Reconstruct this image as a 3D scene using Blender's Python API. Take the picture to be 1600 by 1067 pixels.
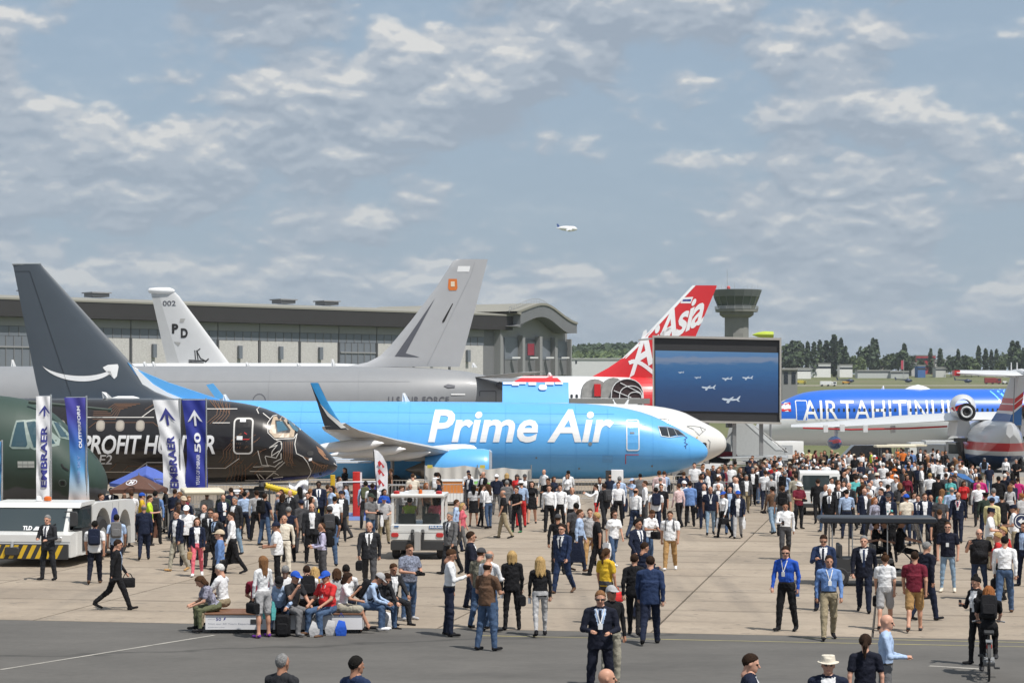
import bpy, bmesh, math, random
import numpy as np
from mathutils import Vector, Matrix
for o in list(bpy.data.objects): bpy.data.objects.remove(o)
SC = bpy.context.scene
COL = SC.collection
R = math.radians
random.seed(7)

# ---------------------------------------------------------------- camera, sky, sun, exposure
FPX, YH, CZ = 3300.0, 620.0, 5.2          # focal length in photo pixels, horizon row, eye height (m)
cam = bpy.data.cameras.new('camera')
cam.sensor_width = 36.0
cam.lens = 36.0 * FPX / 1600.0
cam.shift_y = (YH - 533.5) / 1600.0
cam.clip_start, cam.clip_end = 0.5, 20000.0
camo = bpy.data.objects.new('camera', cam)
COL.objects.link(camo)
camo.location = (0, 0, CZ)
camo.rotation_euler = (R(90), 0, 0)
SC.camera = camo

SUN_EL, SUN_AZ = 60.0, 138.0               # azimuth clockwise from +Y: to the right, a little behind the camera
sd = Vector((math.sin(R(SUN_AZ)) * math.cos(R(SUN_EL)), math.cos(R(SUN_AZ)) * math.cos(R(SUN_EL)), math.sin(R(SUN_EL))))
sun = bpy.data.lights.new('sun', 'SUN')
sun.energy, sun.angle, sun.color = 4.9, R(0.6), (1.0, 0.95, 0.88)
suno = bpy.data.objects.new('sun', sun)
COL.objects.link(suno)
suno.rotation_euler = sd.to_track_quat('Z', 'Y').to_euler()

w = bpy.data.worlds.new('World')
SC.world = w
w.use_nodes = True
nt = w.node_tree
nt.nodes.clear()
def wn(t, **k):
    n = nt.nodes.new(t)
    for a, b in k.items(): setattr(n, a, b)
    return n
def wl(a, b): nt.links.new(a, b)
def wmath(op, a, b=None, c=None, clamp=False):
    n = wn('ShaderNodeMath', operation=op, use_clamp=clamp)
    for i, v in enumerate((a, b, c)):
        if v is None: continue
        if isinstance(v, (int, float)): n.inputs[i].default_value = v
        else: wl(v, n.inputs[i])
    return n.outputs[0]
sky = wn('ShaderNodeTexSky', sky_type='NISHITA', sun_disc=False)
sky.sun_elevation, sky.sun_rotation = R(SUN_EL), R(SUN_AZ)
sky.altitude, sky.air_density, sky.dust_density, sky.ozone_density = 50, 1.0, 2.2, 1.4
bg = wn('ShaderNodeBackground')
bg.inputs['Strength'].default_value = 0.1
out = wn('ShaderNodeOutputWorld')
wl(bg.outputs[0], out.inputs[0])
tc = wn('ShaderNodeTexCoord')
sep = wn('ShaderNodeSeparateXYZ'); wl(tc.outputs['Generated'], sep.inputs[0])
zc_ = wmath('MAXIMUM', sep.outputs[2], 0.0)
az = wmath('ARCTAN2', sep.outputs[0], sep.outputs[1])
el = wmath('ARCSINE', zc_)
# cumulus seen edge-on: banks overlap towards the horizon, so elevation is compressed there
elw = wmath('POWER', wmath('ADD', el, 0.010), 0.80)
def cloudvec(dx, dz, sx, sz):
    c = wn('ShaderNodeCombineXYZ')
    wl(wmath('MULTIPLY_ADD', az, sx, dx), c.inputs[0])
    wl(wmath('MULTIPLY_ADD', elw, sz, dz), c.inputs[1])
    return c.outputs[0]
def wnoise(vec, scale, detail, rough, dist=0.0, out_='Fac'):
    n = wn('ShaderNodeTexNoise', noise_dimensions='2D')
    n.inputs['Scale'].default_value = scale; n.inputs['Detail'].default_value = detail
    n.inputs['Roughness'].default_value = rough; n.inputs['Distortion'].default_value = dist
    wl(vec, n.inputs['Vector'])
    return n.outputs[out_]
def wramp(fac, stops):
    n = wn('ShaderNodeValToRGB')
    cr = n.color_ramp
    cr.interpolation = 'EASE'
    while len(cr.elements) < len(stops): cr.elements.new(0.5)
    for e, (p, c) in zip(cr.elements, stops):
        e.position = p; e.color = (*c, 1) if len(c) == 3 else c
    wl(fac, n.inputs[0])
    return n.outputs[0]
def wmix(f, a, b):
    n = wn('ShaderNodeMix', data_type='RGBA')
    if isinstance(f, float): n.inputs[0].default_value = f
    else: wl(f, n.inputs[0])
    for i, v in ((6, a), (7, b)):
        if isinstance(v, tuple): n.inputs[i].default_value = (*v, 1)
        else: wl(v, n.inputs[i])
    return n.outputs[2]
def puffs(dz):
    """height field of a bank: broad mounds, cauliflower lumps (distance to wobbling cell centres) and fine fray"""
    v = cloudvec(CX, CY + dz, 7.4, 12.0)
    wob = wnoise(v, 3.2, 3, .55, 0, 'Color')
    ad = wn('ShaderNodeVectorMath', operation='MULTIPLY_ADD'); ad.inputs[1].default_value = (.34, .34, 0); wl(wob, ad.inputs[0]); wl(v, ad.inputs[2])
    def cells(sc):
        vo = wn('ShaderNodeTexVoronoi', feature='SMOOTH_F1', voronoi_dimensions='2D'); vo.inputs['Scale'].default_value = sc; vo.inputs['Smoothness'].default_value = .35
        wl(ad.outputs[0], vo.inputs['Vector']); return vo.outputs['Distance']
    h = wmath('MULTIPLY', wnoise(v, 1.0, 3, .5), 1.05)
    h = wmath('SUBTRACT', h, wmath('MULTIPLY', cells(2.4), .30))
    h = wmath('SUBTRACT', h, wmath('MULTIPLY', cells(6.5), .17))
    return wmath('ADD', h, wmath('MULTIPLY', wnoise(v, 12.0, 5, .6), .13))
CX, CY = 3.2, 11.6
h0, h1, h2 = puffs(0.0), puffs(0.04), puffs(0.17)
n_big = wnoise(cloudvec(7.7, 2.9, 3.0, 5.0), 1.0, 2, 0.5)
cover = wmath('ADD', h0, wmath('MULTIPLY', wmath("SUBTRACT", n_big, 0.5), 0.16))
mask = wramp(cover, [(0.24, (.12, .12, .12)), (0.40, (1, 1, 1))])
edge = wmath('MULTIPLY_ADD', wmath('SUBTRACT', h0, h1), 3.5, 0.0)
body_ = wmath('MULTIPLY_ADD', wmath('SUBTRACT', h0, h2), 1.7, 0.36)
lit = wmath('ADD', body_, edge, clamp=True)
cloudcol = wramp(lit, [(0.0, (.335, .395, .475)), (.45, (.435, .49, .56)), (.75, (.585, .61, .64)), (1.0, (.77, .76, .735))])
sc_ = wn('ShaderNodeVectorMath', operation='SCALE'); sc_.inputs['Scale'].default_value = 10.0; wl(cloudcol, sc_.inputs[0]); cloudcol = sc_.outputs[0]
haze_f = wmath('POWER', wmath('SUBTRACT', 1.0, wmath('MINIMUM', wmath('MULTIPLY', el, 5.2), 1.0)), 1.5)
skyc = wmix(0.72, sky.outputs[0], (3.6, 4.75, 6.0))
c1 = wmix(wmath('MULTIPLY', mask, 0.88), skyc, cloudcol)
c2 = wmix(wmath('MULTIPLY', haze_f, 0.66), c1, (3.85, 4.65, 5.4))
wl(c2, bg.inputs[0])

SC.view_settings.view_transform = 'Standard'
SC.view_settings.look = 'None'
SC.view_settings.gamma = 1.0
SC.view_settings.exposure = 0.0
SC.view_settings.use_curve_mapping = False
SC.render.engine = 'CYCLES'
SC.cycles.max_bounces = 6
SC.cycles.use_denoising = True

# ---------------------------------------------------------------- helpers
ZT = np.array([(-500, 0), (142, 0), (217, -1.7), (300, -1.2), (430, .2), (800, 3.3), (1430, 14.2), (1700, 23.5), (2600, 31), (6000, 45)], float)
def zt(y): return float(np.interp(y, ZT[:, 0], ZT[:, 1]))
def X(px, D): return (px - 800.0) / FPX * D
def Z(py, D): return CZ - (py - YH) / FPX * D
def dist_for(py, h=0.0):
    lo, hi = 8.0, 1400.0
    for _ in range(50):
        m = (lo + hi) / 2
        if YH + (CZ - h - zt(m)) * FPX / m > py: lo = m
        else: hi = m
    return lo

MATS = {}
def mat(name, col, rough=0.6, metal=0.0, var=0.06, vscale=6.0, bump=0.0, bscale=40.0, coat=0.0, emit=0.0, spec=0.5, rand=0.0):
    if name in MATS: return MATS[name]
    m = bpy.data.materials.new(name); m.use_nodes = True
    t = m.node_tree; b = t.nodes['Principled BSDF']
    b.inputs['Base Color'].default_value = (*col, 1)
    b.inputs['Roughness'].default_value = rough; b.inputs['Metallic'].default_value = metal
    b.inputs['Coat Weight'].default_value = coat; b.inputs['Coat Roughness'].default_value = 0.08
    b.inputs['Specular IOR Level'].default_value = spec
    tcn = t.nodes.new('ShaderNodeTexCoord')
    if var:
        n = t.nodes.new('ShaderNodeTexNoise'); n.inputs['Scale'].default_value = vscale; n.inputs['Detail'].default_value = 6
        t.links.new(tcn.outputs['Object'], n.inputs['Vector'])
        mr = t.nodes.new('ShaderNodeMapRange')
        mr.inputs[1].default_value = .25; mr.inputs[2].default_value = .75
        mr.inputs[3].default_value = 1 - var; mr.inputs[4].default_value = 1 + var
        t.links.new(n.outputs['Fac'], mr.inputs[0])
        v = t.nodes.new('ShaderNodeVectorMath'); v.operation = 'SCALE'; v.inputs[0].default_value = col
        t.links.new(mr.outputs[0], v.inputs['Scale'])
        o = v.outputs[0]
        if rand:
            oi = t.nodes.new('ShaderNodeObjectInfo')
            m2 = t.nodes.new('ShaderNodeMapRange'); m2.inputs[3].default_value = 1 - rand; m2.inputs[4].default_value = 1 + rand
            t.links.new(oi.outputs['Random'], m2.inputs[0])
            v2 = t.nodes.new('ShaderNodeVectorMath'); v2.operation = 'SCALE'
            t.links.new(o, v2.inputs[0]); t.links.new(m2.outputs[0], v2.inputs['Scale']); o = v2.outputs[0]
        t.links.new(o, b.inputs['Base Color'])
    if bump:
        n = t.nodes.new('ShaderNodeTexNoise'); n.inputs['Scale'].default_value = bscale; n.inputs['Detail'].default_value = 4
        t.links.new(tcn.outputs['Object'], n.inputs['Vector'])
        bp = t.nodes.new('ShaderNodeBump'); bp.inputs['Strength'].default_value = bump; bp.inputs['Distance'].default_value = .02
        t.links.new(n.outputs['Fac'], bp.inputs['Height']); t.links.new(bp.outputs[0], b.inputs['Normal'])
    if emit:
        b.inputs['Emission Color'].default_value = (*col, 1); b.inputs['Emission Strength'].default_value = emit
    MATS[name] = m
    return m
def paint(name, col, rough=0.28, coat=0.35, var=0.035): return mat(name, col, rough, 0, var, 1.3, coat=coat)
def glassm(name, col=(.03, .045, .05), rough=0.05): return mat(name, col, rough, 0, 0, spec=.9)

class MB:
    """collects geometry for one mesh object; vertices are world (or thing-local) metres"""
    def __init__(s): s.v = []; s.f = []; s.m = []
    def add(s, vs, fs, mi=0):
        b = len(s.v); s.v += [tuple(map(float, p)) for p in vs]; s.f += [tuple(i + b for i in f) for f in fs]; s.m += [mi] * len(fs); return s
    def box(s, a, b, mi=0, M=None):
        (x0, y0, z0), (x1, y1, z1) = a, b
        p = [(x0, y0, z0), (x1, y0, z0), (x1, y1, z0), (x0, y1, z0), (x0, y0, z1), (x1, y0, z1), (x1, y1, z1), (x0, y1, z1)]
        if M is not None: p = [M @ Vector(q) for q in p]
        return s.add(p, [(0, 3, 2, 1), (4, 5, 6, 7), (0, 1, 5, 4), (1, 2, 6, 5), (2, 3, 7, 6), (3, 0, 4, 7)], mi)
    def rbox(s, a, b, r=.05, mi=0, n=3, axis=1):
        """box with rounded edges running along AXIS, and a small chamfer on its two ends"""
        lo, hi = list(a), list(b)
        u, v = [i for i in range(3) if i != axis]
        r = min(r, (hi[u] - lo[u]) / 2 - 1e-4, (hi[v] - lo[v]) / 2 - 1e-4)
        def ring(t, ins):
            out = []
            rr = max(r - ins, 1e-3)
            for cx, cy, a0 in ((hi[u] - r, hi[v] - r, 0), (lo[u] + r, hi[v] - r, 90), (lo[u] + r, lo[v] + r, 180), (hi[u] - r, lo[v] + r, 270)):
                for k in range(n + 1):
                    an = R(a0 + 90 * k / n); q = [0, 0, 0]
                    q[u] = cx + rr * math.cos(an); q[v] = cy + rr * math.sin(an); q[axis] = t; out.append(tuple(q))
            return out
        c = min(r * .4, (hi[axis] - lo[axis]) * .3)
        return s.loft([ring(lo[axis], c), ring(lo[axis] + c, 0), ring(hi[axis] - c, 0), ring(hi[axis], c)], mi=mi)
    def loft(s, rings, mi=0, caps=True, closed=True):
        n = len(rings[0]); vs = [p for r in rings for p in r]; fs = []
        for i in range(len(rings) - 1):
            for j in range(n if closed else n - 1):
                k = (j + 1) % n
                fs.append((i * n + j, i * n + k, (i + 1) * n + k, (i + 1) * n + j))
        if caps:
            fs.append(tuple(range(n - 1, -1, -1))); fs.append(tuple((len(rings) - 1) * n + j for j in range(n)))
        return s.add(vs, fs, mi)
    def cyl(s, p0, p1, r0, r1=None, n=10, mi=0, caps=True):
        r1 = r0 if r1 is None else r1
        p0, p1 = Vector(p0), Vector(p1); d = (p1 - p0).normalized()
        u = d.orthogonal().normalized(); v = d.cross(u)
        ring = lambda p, r: [p + u * (r * math.cos(2 * math.pi * k / n)) + v * (r * math.sin(2 * math.pi * k / n)) for k in range(n)]
        return s.loft([ring(p0, r0), ring(p1, r1)], mi, caps)
    def tube(s, pts, r, n=6, mi=0):
        for a, b in zip(pts[:-1], pts[1:]): s.cyl(a, b, r, r, n, mi)
        return s
    def revolve(s, c, axis, prof, n=20, mi=0, caps=False, sc=(1, 1)):
        """profile [(t along axis, radius)] turned about AXIS through c"""
        c = Vector(c); d = Vector(axis).normalized()
        u = Vector((0, 0, 1)) if abs(d.z) < .9 else Vector((1, 0, 0)); v = d.cross(u).normalized(); u = v.cross(d)
        rings = [[c + d * t + u * (r * sc[0] * math.cos(2 * math.pi * k / n)) + v * (r * sc[1] * math.sin(2 * math.pi * k / n)) for k in range(n)] for t, r in prof]
        return s.loft(rings, mi, caps)
    def prism(s, poly, y0, y1, mi=0, M=None):
        """polygon in x-z pulled from y0 to y1"""
        n = len(poly); p = [(x, y0, z) for x, z in poly] + [(x, y1, z) for x, z in poly]
        if M is not None: p = [M @ Vector(q) for q in p]
        return s.add(p, [tuple(range(n)), tuple(range(2 * n - 1, n - 1, -1))] + [(j, j + n, (j + 1) % n + n, (j + 1) % n) for j in range(n)], mi)
    def mesh(s, name, mats, smooth=30):
        me = bpy.data.meshes.new(name)
        me.from_pydata(s.v, [], s.f)
        for m in (mats if isinstance(mats, (list, tuple)) else [mats]): me.materials.append(m)
        if any(s.m): me.polygons.foreach_set('material_index', s.m)
        bm = bmesh.new(); bm.from_mesh(me); bmesh.ops.recalc_face_normals(bm, faces=bm.faces); bm.to_mesh(me); bm.free()
        if smooth:
            me.shade_smooth(); me.set_sharp_from_angle(angle=R(smooth))
        return me
    def build(s, name, mats, parent=None, smooth=30, **k):
        org = Vector((0, 0, 0))
        if parent is not None and 'world' in parent: org = Vector(parent['world'])
        if org.length: s.v = [(p[0] - org.x, p[1] - org.y, p[2] - org.z) for p in s.v]
        return link(name, s.mesh(name, mats, smooth), parent, **k)
def tag(o, label=None, cat=None, group=None, kind=None):
    if label: o['label'] = label
    if cat: o['category'] = cat
    if group: o['group'] = group
    if kind: o['kind'] = kind
    return o
def link(name, data, parent=None, **k):
    o = bpy.data.objects.new(name, data); COL.objects.link(o)
    if parent is not None:
        o.parent = parent
        if 'world' in parent: o['world'] = tuple(parent['world'])
    return tag(o, **k)
def thing(name, loc, label, cat, group=None, worldverts=True, rz=0):
    """Empty at the thing's base; with WORLDVERTS its parts are given in world metres and moved to its frame"""
    o = link(name, None, label=label, cat=cat, group=group)
    o.location = loc; o.rotation_euler.z = rz; o.empty_display_size = .3
    if worldverts: o['world'] = tuple(map(float, loc))
    return o
def copy_tree(o, loc, rz=None, label=None, parent=None):
    c = o.copy(); COL.objects.link(c)
    if parent is None:
        c.location = loc
        if rz is not None: c.rotation_euler.z = rz
        if label: c['label'] = label
    else: c.parent = parent
    for ch in list(o.children): copy_tree(ch, None, parent=c)
    return c

# flat lettering: the built-in font as a filled 2-D mesh
_TX = {}
def text2d(body, bold=0.0, shear=0.0, spacing=1.0):
    k = (body, bold, shear, spacing)
    if k not in _TX:
        c = bpy.data.curves.new('lettering', 'FONT'); c.body = body; c.offset = bold; c.shear = shear; c.space_character = spacing
        c.resolution_u = 3
        o = bpy.data.objects.new('lettering', c); COL.objects.link(o)
        me = bpy.data.meshes.new_from_object(o.evaluated_get(bpy.context.evaluated_depsgraph_get()))
        bm = bmesh.new(); bm.from_mesh(me)
        bmesh.ops.remove_doubles(bm, verts=bm.verts, dist=1e-4)
        v = np.array([q.co[:2] for q in bm.verts]); lo, hi = v.min(0), v.max(0)
        for q in bm.verts: q.co = ((q.co.x - lo[0]) / (hi[0] - lo[0]), (q.co.y - lo[1]) / (hi[1] - lo[1]), 0)
        for i in range(1, 8):
            bmesh.ops.bisect_plane(bm, geom=bm.verts[:] + bm.edges[:] + bm.faces[:], plane_co=(0, i / 8, 0), plane_no=(0, 1, 0))
        bm.verts.index_update()
        _TX[k] = ([tuple(q.co[:2]) for q in bm.verts], [tuple(q.index for q in f.verts) for f in bm.faces])
        bm.free(); bpy.data.objects.remove(o)
    return _TX[k]
def lettering(body, fn, m, parent, bold=0.0, shear=0.0, spacing=1.0, name='lettering'):
    """fn maps (0..1, 0..1) of the lettering's box to a world point"""
    v, f = text2d(body, bold, shear, spacing)
    return MB().add([fn(a, b) for a, b in v], f).build(name, m, parent, smooth=0)
def poly2d(poly, holes=None, cut=0):
    """triangulated polygon (2-D), sliced CUT times vertically so that it can follow a curve"""
    bm = bmesh.new(); vs = [bm.verts.new((x, y, 0)) for x, y in poly]
    bm.faces.new(vs)
    bmesh.ops.triangulate(bm, faces=bm.faces[:])
    if cut:
        ys = [p[1] for p in poly]; xs = [p[0] for p in poly]
        for i in range(1, cut):
            bmesh.ops.bisect_plane(bm, geom=bm.verts[:] + bm.edges[:] + bm.faces[:], plane_co=(0, min(ys) + (max(ys) - min(ys)) * i / cut, 0), plane_no=(0, 1, 0))
            bmesh.ops.bisect_plane(bm, geom=bm.verts[:] + bm.edges[:] + bm.faces[:], plane_co=(min(xs) + (max(xs) - min(xs)) * i / cut, 0, 0), plane_no=(1, 0, 0))
    bm.verts.index_update()
    r = ([tuple(q.co[:2]) for q in bm.verts], [tuple(q.index for q in f.verts) for f in bm.faces])
    bm.free(); return r
def rrect(x0, y0, x1, y1, r, n=4):
    o = []
    for cx, cy, a in ((x1 - r, y1 - r, 0), (x0 + r, y1 - r, 90), (x0 + r, y0 + r, 180), (x1 - r, y0 + r, 270)):
        o += [(cx + r * math.cos(R(a + 90 * k / n)), cy + r * math.sin(R(a + 90 * k / n))) for k in range(n + 1)]
    return o
def ribbon(pts, wd, closed=False):
    """2-D polyline as quads of width WD"""
    P = [np.array(p, float) for p in pts]
    if closed: P.append(P[0])
    vs, fs = [], []
    for a, b in zip(P[:-1], P[1:]):
        d = b - a; L = np.hypot(*d)
        if L < 1e-9: continue
        d /= L; n = np.array((-d[1], d[0])) * wd / 2; a2, b2 = a - d * wd / 2 * .9, b + d * wd / 2 * .9
        k = max(1, int(L / 4)); base = len(vs)
        for i in range(k + 1):
            q = a2 + (b2 - a2) * i / k; vs += [tuple(q - n), tuple(q + n)]
        fs += [(base + 2 * i, base + 2 * i + 1, base + 2 * i + 3, base + 2 * i + 2) for i in range(k)]
    return vs, fs
# ---------------------------------------------------------------- ground
def ground_mat(name, c1, c2, scale, rough=.9, c3=None, bump=.15, stretch=(1, 1, 1), rand=0.0, cracks=0.0):
    m = bpy.data.materials.new(name); m.use_nodes = True
    t = m.node_tree; b = t.nodes['Principled BSDF']; b.inputs['Roughness'].default_value = rough
    b.inputs['Specular IOR Level'].default_value = .25
    g = t.nodes.new('ShaderNodeNewGeometry')
    mp = t.nodes.new('ShaderNodeMapping'); mp.inputs['Scale'].default_value = stretch
    mp.inputs['Rotation'].default_value = (0, 0, R(10.3))
    t.links.new(g.outputs['Position'], mp.inputs['Vector'])
    def noise(s, d, r=.6):
        n = t.nodes.new('ShaderNodeTexNoise'); n.inputs['Scale'].default_value = s; n.inputs['Detail'].default_value = d; n.inputs['Roughness'].default_value = r
        t.links.new(mp.outputs[0], n.inputs['Vector']); return n.outputs['Fac']
    def mix(f, a, bb, mode='MIX'):
        n = t.nodes.new('ShaderNodeMix'); n.data_type = 'RGBA'; n.blend_type = mode
        if isinstance(f, float): n.inputs[0].default_value = f
        else: t.links.new(f, n.inputs[0])
        for i, v in ((6, a), (7, bb)):
            if isinstance(v, tuple): n.inputs[i].default_value = (*v, 1)
            else: t.links.new(v, n.inputs[i])
        return n.outputs[2]
    def rng(f, a, bb, lo=0., hi=1.):
        n = t.nodes.new('ShaderNodeMapRange'); n.inputs[1].default_value = a; n.inputs[2].default_value = bb
        n.inputs[3].default_value = lo; n.inputs[4].default_value = hi; t.links.new(f, n.inputs[0]); return n.outputs[0]
    col = mix(rng(noise(scale, 8), .3, .7), c1, c2)
    if c3: col = mix(rng(noise(scale * .21, 5, .7), .52, .72, 0, .75), col, c3)
    if name == 'apron_concrete':
        mp2 = t.nodes.new('ShaderNodeMapping'); mp2.inputs['Scale'].default_value = (.9, .05, 1); mp2.inputs['Rotation'].default_value = (0, 0, R(-62)); t.links.new(g.outputs['Position'], mp2.inputs['Vector'])
        n2 = t.nodes.new('ShaderNodeTexNoise'); n2.inputs['Scale'].default_value = .55; n2.inputs['Detail'].default_value = 7; t.links.new(mp2.outputs[0], n2.inputs['Vector'])
        col = mix(rng(n2.outputs['Fac'], .56, .68, 0, .5), col, (.15, .132, .115))
        col = mix(rng(noise(.9, 5, .75), .56, .70, 0, .5), col, (.13, .118, .105))
        sp = t.nodes.new('ShaderNodeSeparateXYZ'); t.links.new(mp.outputs[0], sp.inputs[0])
        def mth(op, a_, b_):
            n = t.nodes.new('ShaderNodeMath'); n.operation = op
            for i_, v_ in ((0, a_), (1, b_)):
                if isinstance(v_, (int, float)): n.inputs[i_].default_value = v_
                else: t.links.new(v_, n.inputs[i_])
            return n.outputs[0]
        wv = mth('ADD', sp.outputs[1], mth('MULTIPLY', mth('SUBTRACT', noise(.7, 5, .6), .5), .35))
        jv = mth('PINGPONG', mth('SUBTRACT', wv, 46.4), 1.25)   # grime gathers along the sawn joints every 2.5 m
        col = mix(mth('MULTIPLY', rng(jv, .03, .34, 1., 0.), rng(noise(.35, 4, .6), .38, .66, .03, .42)), col, (.12, .10, .082))
        col = mix(rng(noise(2.3, 3, .5), .66, .70, 0, .6), col, (.10, .09, .08))
    fine = rng(noise(scale * 14, 6, .75), .2, .8, .82, 1.16)
    v = t.nodes.new('ShaderNodeVectorMath'); v.operation = 'SCALE'; t.links.new(col, v.inputs[0]); t.links.new(fine, v.inputs['Scale']); col = v.outputs[0]
    if rand:
        oi = t.nodes.new('ShaderNodeObjectInfo')
        v2 = t.nodes.new('ShaderNodeVectorMath'); v2.operation = 'SCALE'
        t.links.new(col, v2.inputs[0]); t.links.new(rng(oi.outputs['Random'], 0, 1, 1 - rand, 1 + rand), v2.inputs['Scale']); col = v2.outputs[0]
    if cracks:
        vo = t.nodes.new('ShaderNodeTexVoronoi'); vo.feature = 'DISTANCE_TO_EDGE'; vo.inputs['Scale'].default_value = cracks
        wob = t.nodes.new('ShaderNodeTexNoise'); wob.inputs['Scale'].default_value = .9; wob.inputs['Detail'].default_value = 4
        t.links.new(mp.outputs[0], wob.inputs['Vector'])
        va = t.nodes.new('ShaderNodeVectorMath'); va.operation = 'MULTIPLY_ADD'; va.inputs[1].default_value = (2.2, 2.2, 0)
        t.links.new(wob.outputs['Color'], va.inputs[0]); t.links.new(mp.outputs[0], va.inputs[2])
        t.links.new(va.outputs[0], vo.inputs['Vector'])
        col = mix(rng(vo.outputs['Distance'], .0, .012, .55, 0.), col, (.03, .03, .03))
    t.links.new(col, b.inputs['Base Color'])
    bp = t.nodes.new('ShaderNodeBump'); bp.inputs['Strength'].default_value = bump; bp.inputs['Distance'].default_value = .01
    t.links.new(noise(scale * 30, 4), bp.inputs['Height']); t.links.new(bp.outputs[0], b.inputs['Normal'])
    MATS[name] = m
    return m
M_CONC = ground_mat('apron_concrete', (.285, .236, .184), (.345, .29, .23), .33, c3=(.20, .168, .136), rand=.07, stretch=(1, 1, 1))
M_ASPH = ground_mat('old_asphalt', (.098, .094, .088), (.128, .122, .114), .5, c3=(.062, .06, .058), cracks=.05, stretch=(.6, 1.2, 1))
M_FAR = ground_mat('grey_apron', (.235, .225, .21), (.29, .275, .255), .12, c3=(.19, .185, .175))
M_GRASS = ground_mat('airfield_grass', (.105, .125, .05), (.15, .155, .075), .05, c3=(.18, .165, .10), bump=.3)
M_JOINT = mat('joint_filler', (.05, .046, .042), .95)
AZ = R(10.3)
ua, ub = Vector((math.sin(AZ), math.cos(AZ), 0)), Vector((math.cos(AZ), -math.sin(AZ), 0))
V0, SU, SV = 46.4, 4.82, 5.0
def uv(u, v, z=0.): return ub * u + ua * v + Vector((0, 0, z))

# base terrain, from behind the camera to beyond the far trees
b_ = MB(); ys = [-40, 0, 60, 120, 142, 150, 185, 200, 217, 240, 270, 300, 360, 430, 520, 640, 800, 950, 1100, 1250, 1430, 1560, 1700, 2000, 2600, 3600, 5000]
xs = [-1, -.5, -.2, 0, .2, .5, 1]
rows = [[(x * min(300 + y * .9, 2600), y, zt(y) - .06) for x in xs] for y in ys]
b_.loft(rows, caps=False, closed=False)
b_.build('ground', M_GRASS, kind='structure', smooth=60)
# joint bed under the slabs, then the slabs one by one
b_ = MB().add([uv(-75, V0 - .3, -.045), uv(70, V0 - .3, -.045), uv(70, 142, -.045), uv(-75, 142, -.045)], [(0, 1, 2, 3)])
apron = b_.build('apron', M_JOINT, kind='structure', smooth=0)
g = .026
sl = MB().box((g, g, -.04), (SU - g, SV - g, 0)).mesh('concrete_slab', M_CONC, 0)
nsl = 0
rest = MB()
for j in range(19):
    v = V0 + j * SV
    for i in range(-18, 19):
        u = -5.32 + i * SU
        c = uv(u + SU / 2, v + SV / 2)
        if abs(c.x) > c.y * .2425 + 32: continue
        if j < 15 and nsl < 296 and abs(c.x) < c.y * .2425 + 7:
            o = link('concrete_slab', sl, apron); p = uv(u, v); o.location = p; o.rotation_euler.z = -AZ; nsl += 1
        else:
            rest.add([uv(u + g, v + g), uv(u + SU - g, v + g), uv(u + SU - g, v + SV - g), uv(u + g, v + SV - g)], [(0, 1, 2, 3)])
o = rest.build('far_slabs', M_CONC, apron, smooth=0, kind='stuff')
# dark asphalt in front
b_ = MB().add([uv(-60, -30), uv(60, -30), uv(60, V0 - .02), uv(-60, V0 - .02)], [(0, 1, 2, 3)])
b_.build('asphalt_road', M_ASPH, kind='structure', smooth=0)
# grey apron behind the slabs, following the fall of the ground
b_ = MB(); rows = []
for v in (141.5, 150, 160, 170, 180, 190, 200): rows.append([(*uv(u, v).xy, zt(uv(u, v).y) - .01) for u in (-120, -60, -20, 20, 60, 120)])
b_.loft(rows, caps=False, closed=False)
b_.build('grey_apron', M_FAR, kind='structure', smooth=60)
b_ = MB(); b_.loft([[(x, y, zt(y) - .01) for x in (-30, 40, 110)] for y in (211, 217, 227)], caps=False, closed=False); b_.build('bounce_strip', M_FAR, kind='structure', smooth=60)  # grey strip added under the airliner to neutralise green bounce on its belly
# a grey asphalt patch breaks the slabs on the right
b_ = MB().add([uv(12.5, 84.5, .004), uv(42, 84.5, .004), uv(62, 140, .004), uv(20.5, 140, .004)], [(0, 1, 2, 3)])
b_.build('grey_taxiway', M_FAR, kind='structure', smooth=0)
M_YEL = ground_mat('worn_yellow_paint', (.40, .35, .15), (.26, .24, .15), 1.6, c3=(.13, .125, .115))
M_WHT = ground_mat('worn_white_paint', (.42, .40, .36), (.26, .25, .23), 1.4, c3=(.13, .125, .115))
for v_, w_, u0_, u1_ in ((V0 - .45, .10, -2, 40), (V0 - 1.25, .08, -9, 40)):
    MB().add([uv(u0_, v_, .004), uv(u1_, v_, .004), uv(u1_, v_ + w_, .004), uv(u0_, v_ + w_, .004)], [(0, 1, 2, 3)]).build('yellow_line', M_YEL, kind='structure', smooth=0)
def gp(px, py, z=0.): D = dist_for(py); return Vector((X(px, D), D, z))
for pts, m_, w_, n_ in (([(0, 1046), (180, 1017), (335, 992)], M_WHT, .10, 'white_line'), ([(1452, 1040), (1532, 1045)], M_WHT, .16, 'paint_remnant')):
    b_ = MB()
    for a, b in zip(pts[:-1], pts[1:]):
        A, B = gp(*a, .005), gp(*b, .005); d = (B - A).normalized(); n = Vector((-d.y, d.x, 0)) * w_ / 2
        b_.add([A - n, B - n, B + n, A + n], [(0, 1, 2, 3)])
    b_.build(n_, m_, kind='structure', smooth=0)
# taxiway strip far across the field
b_ = MB(); rows = [[(x, y, zt(y) + .12) for x in (-700, 0, 700)] for y in (1290, 1330)]
b_.loft(rows, caps=False, closed=False); b_.build('runway', mat('runway_concrete', (.36, .33, .27), .9), kind='structure', smooth=0)
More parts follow.
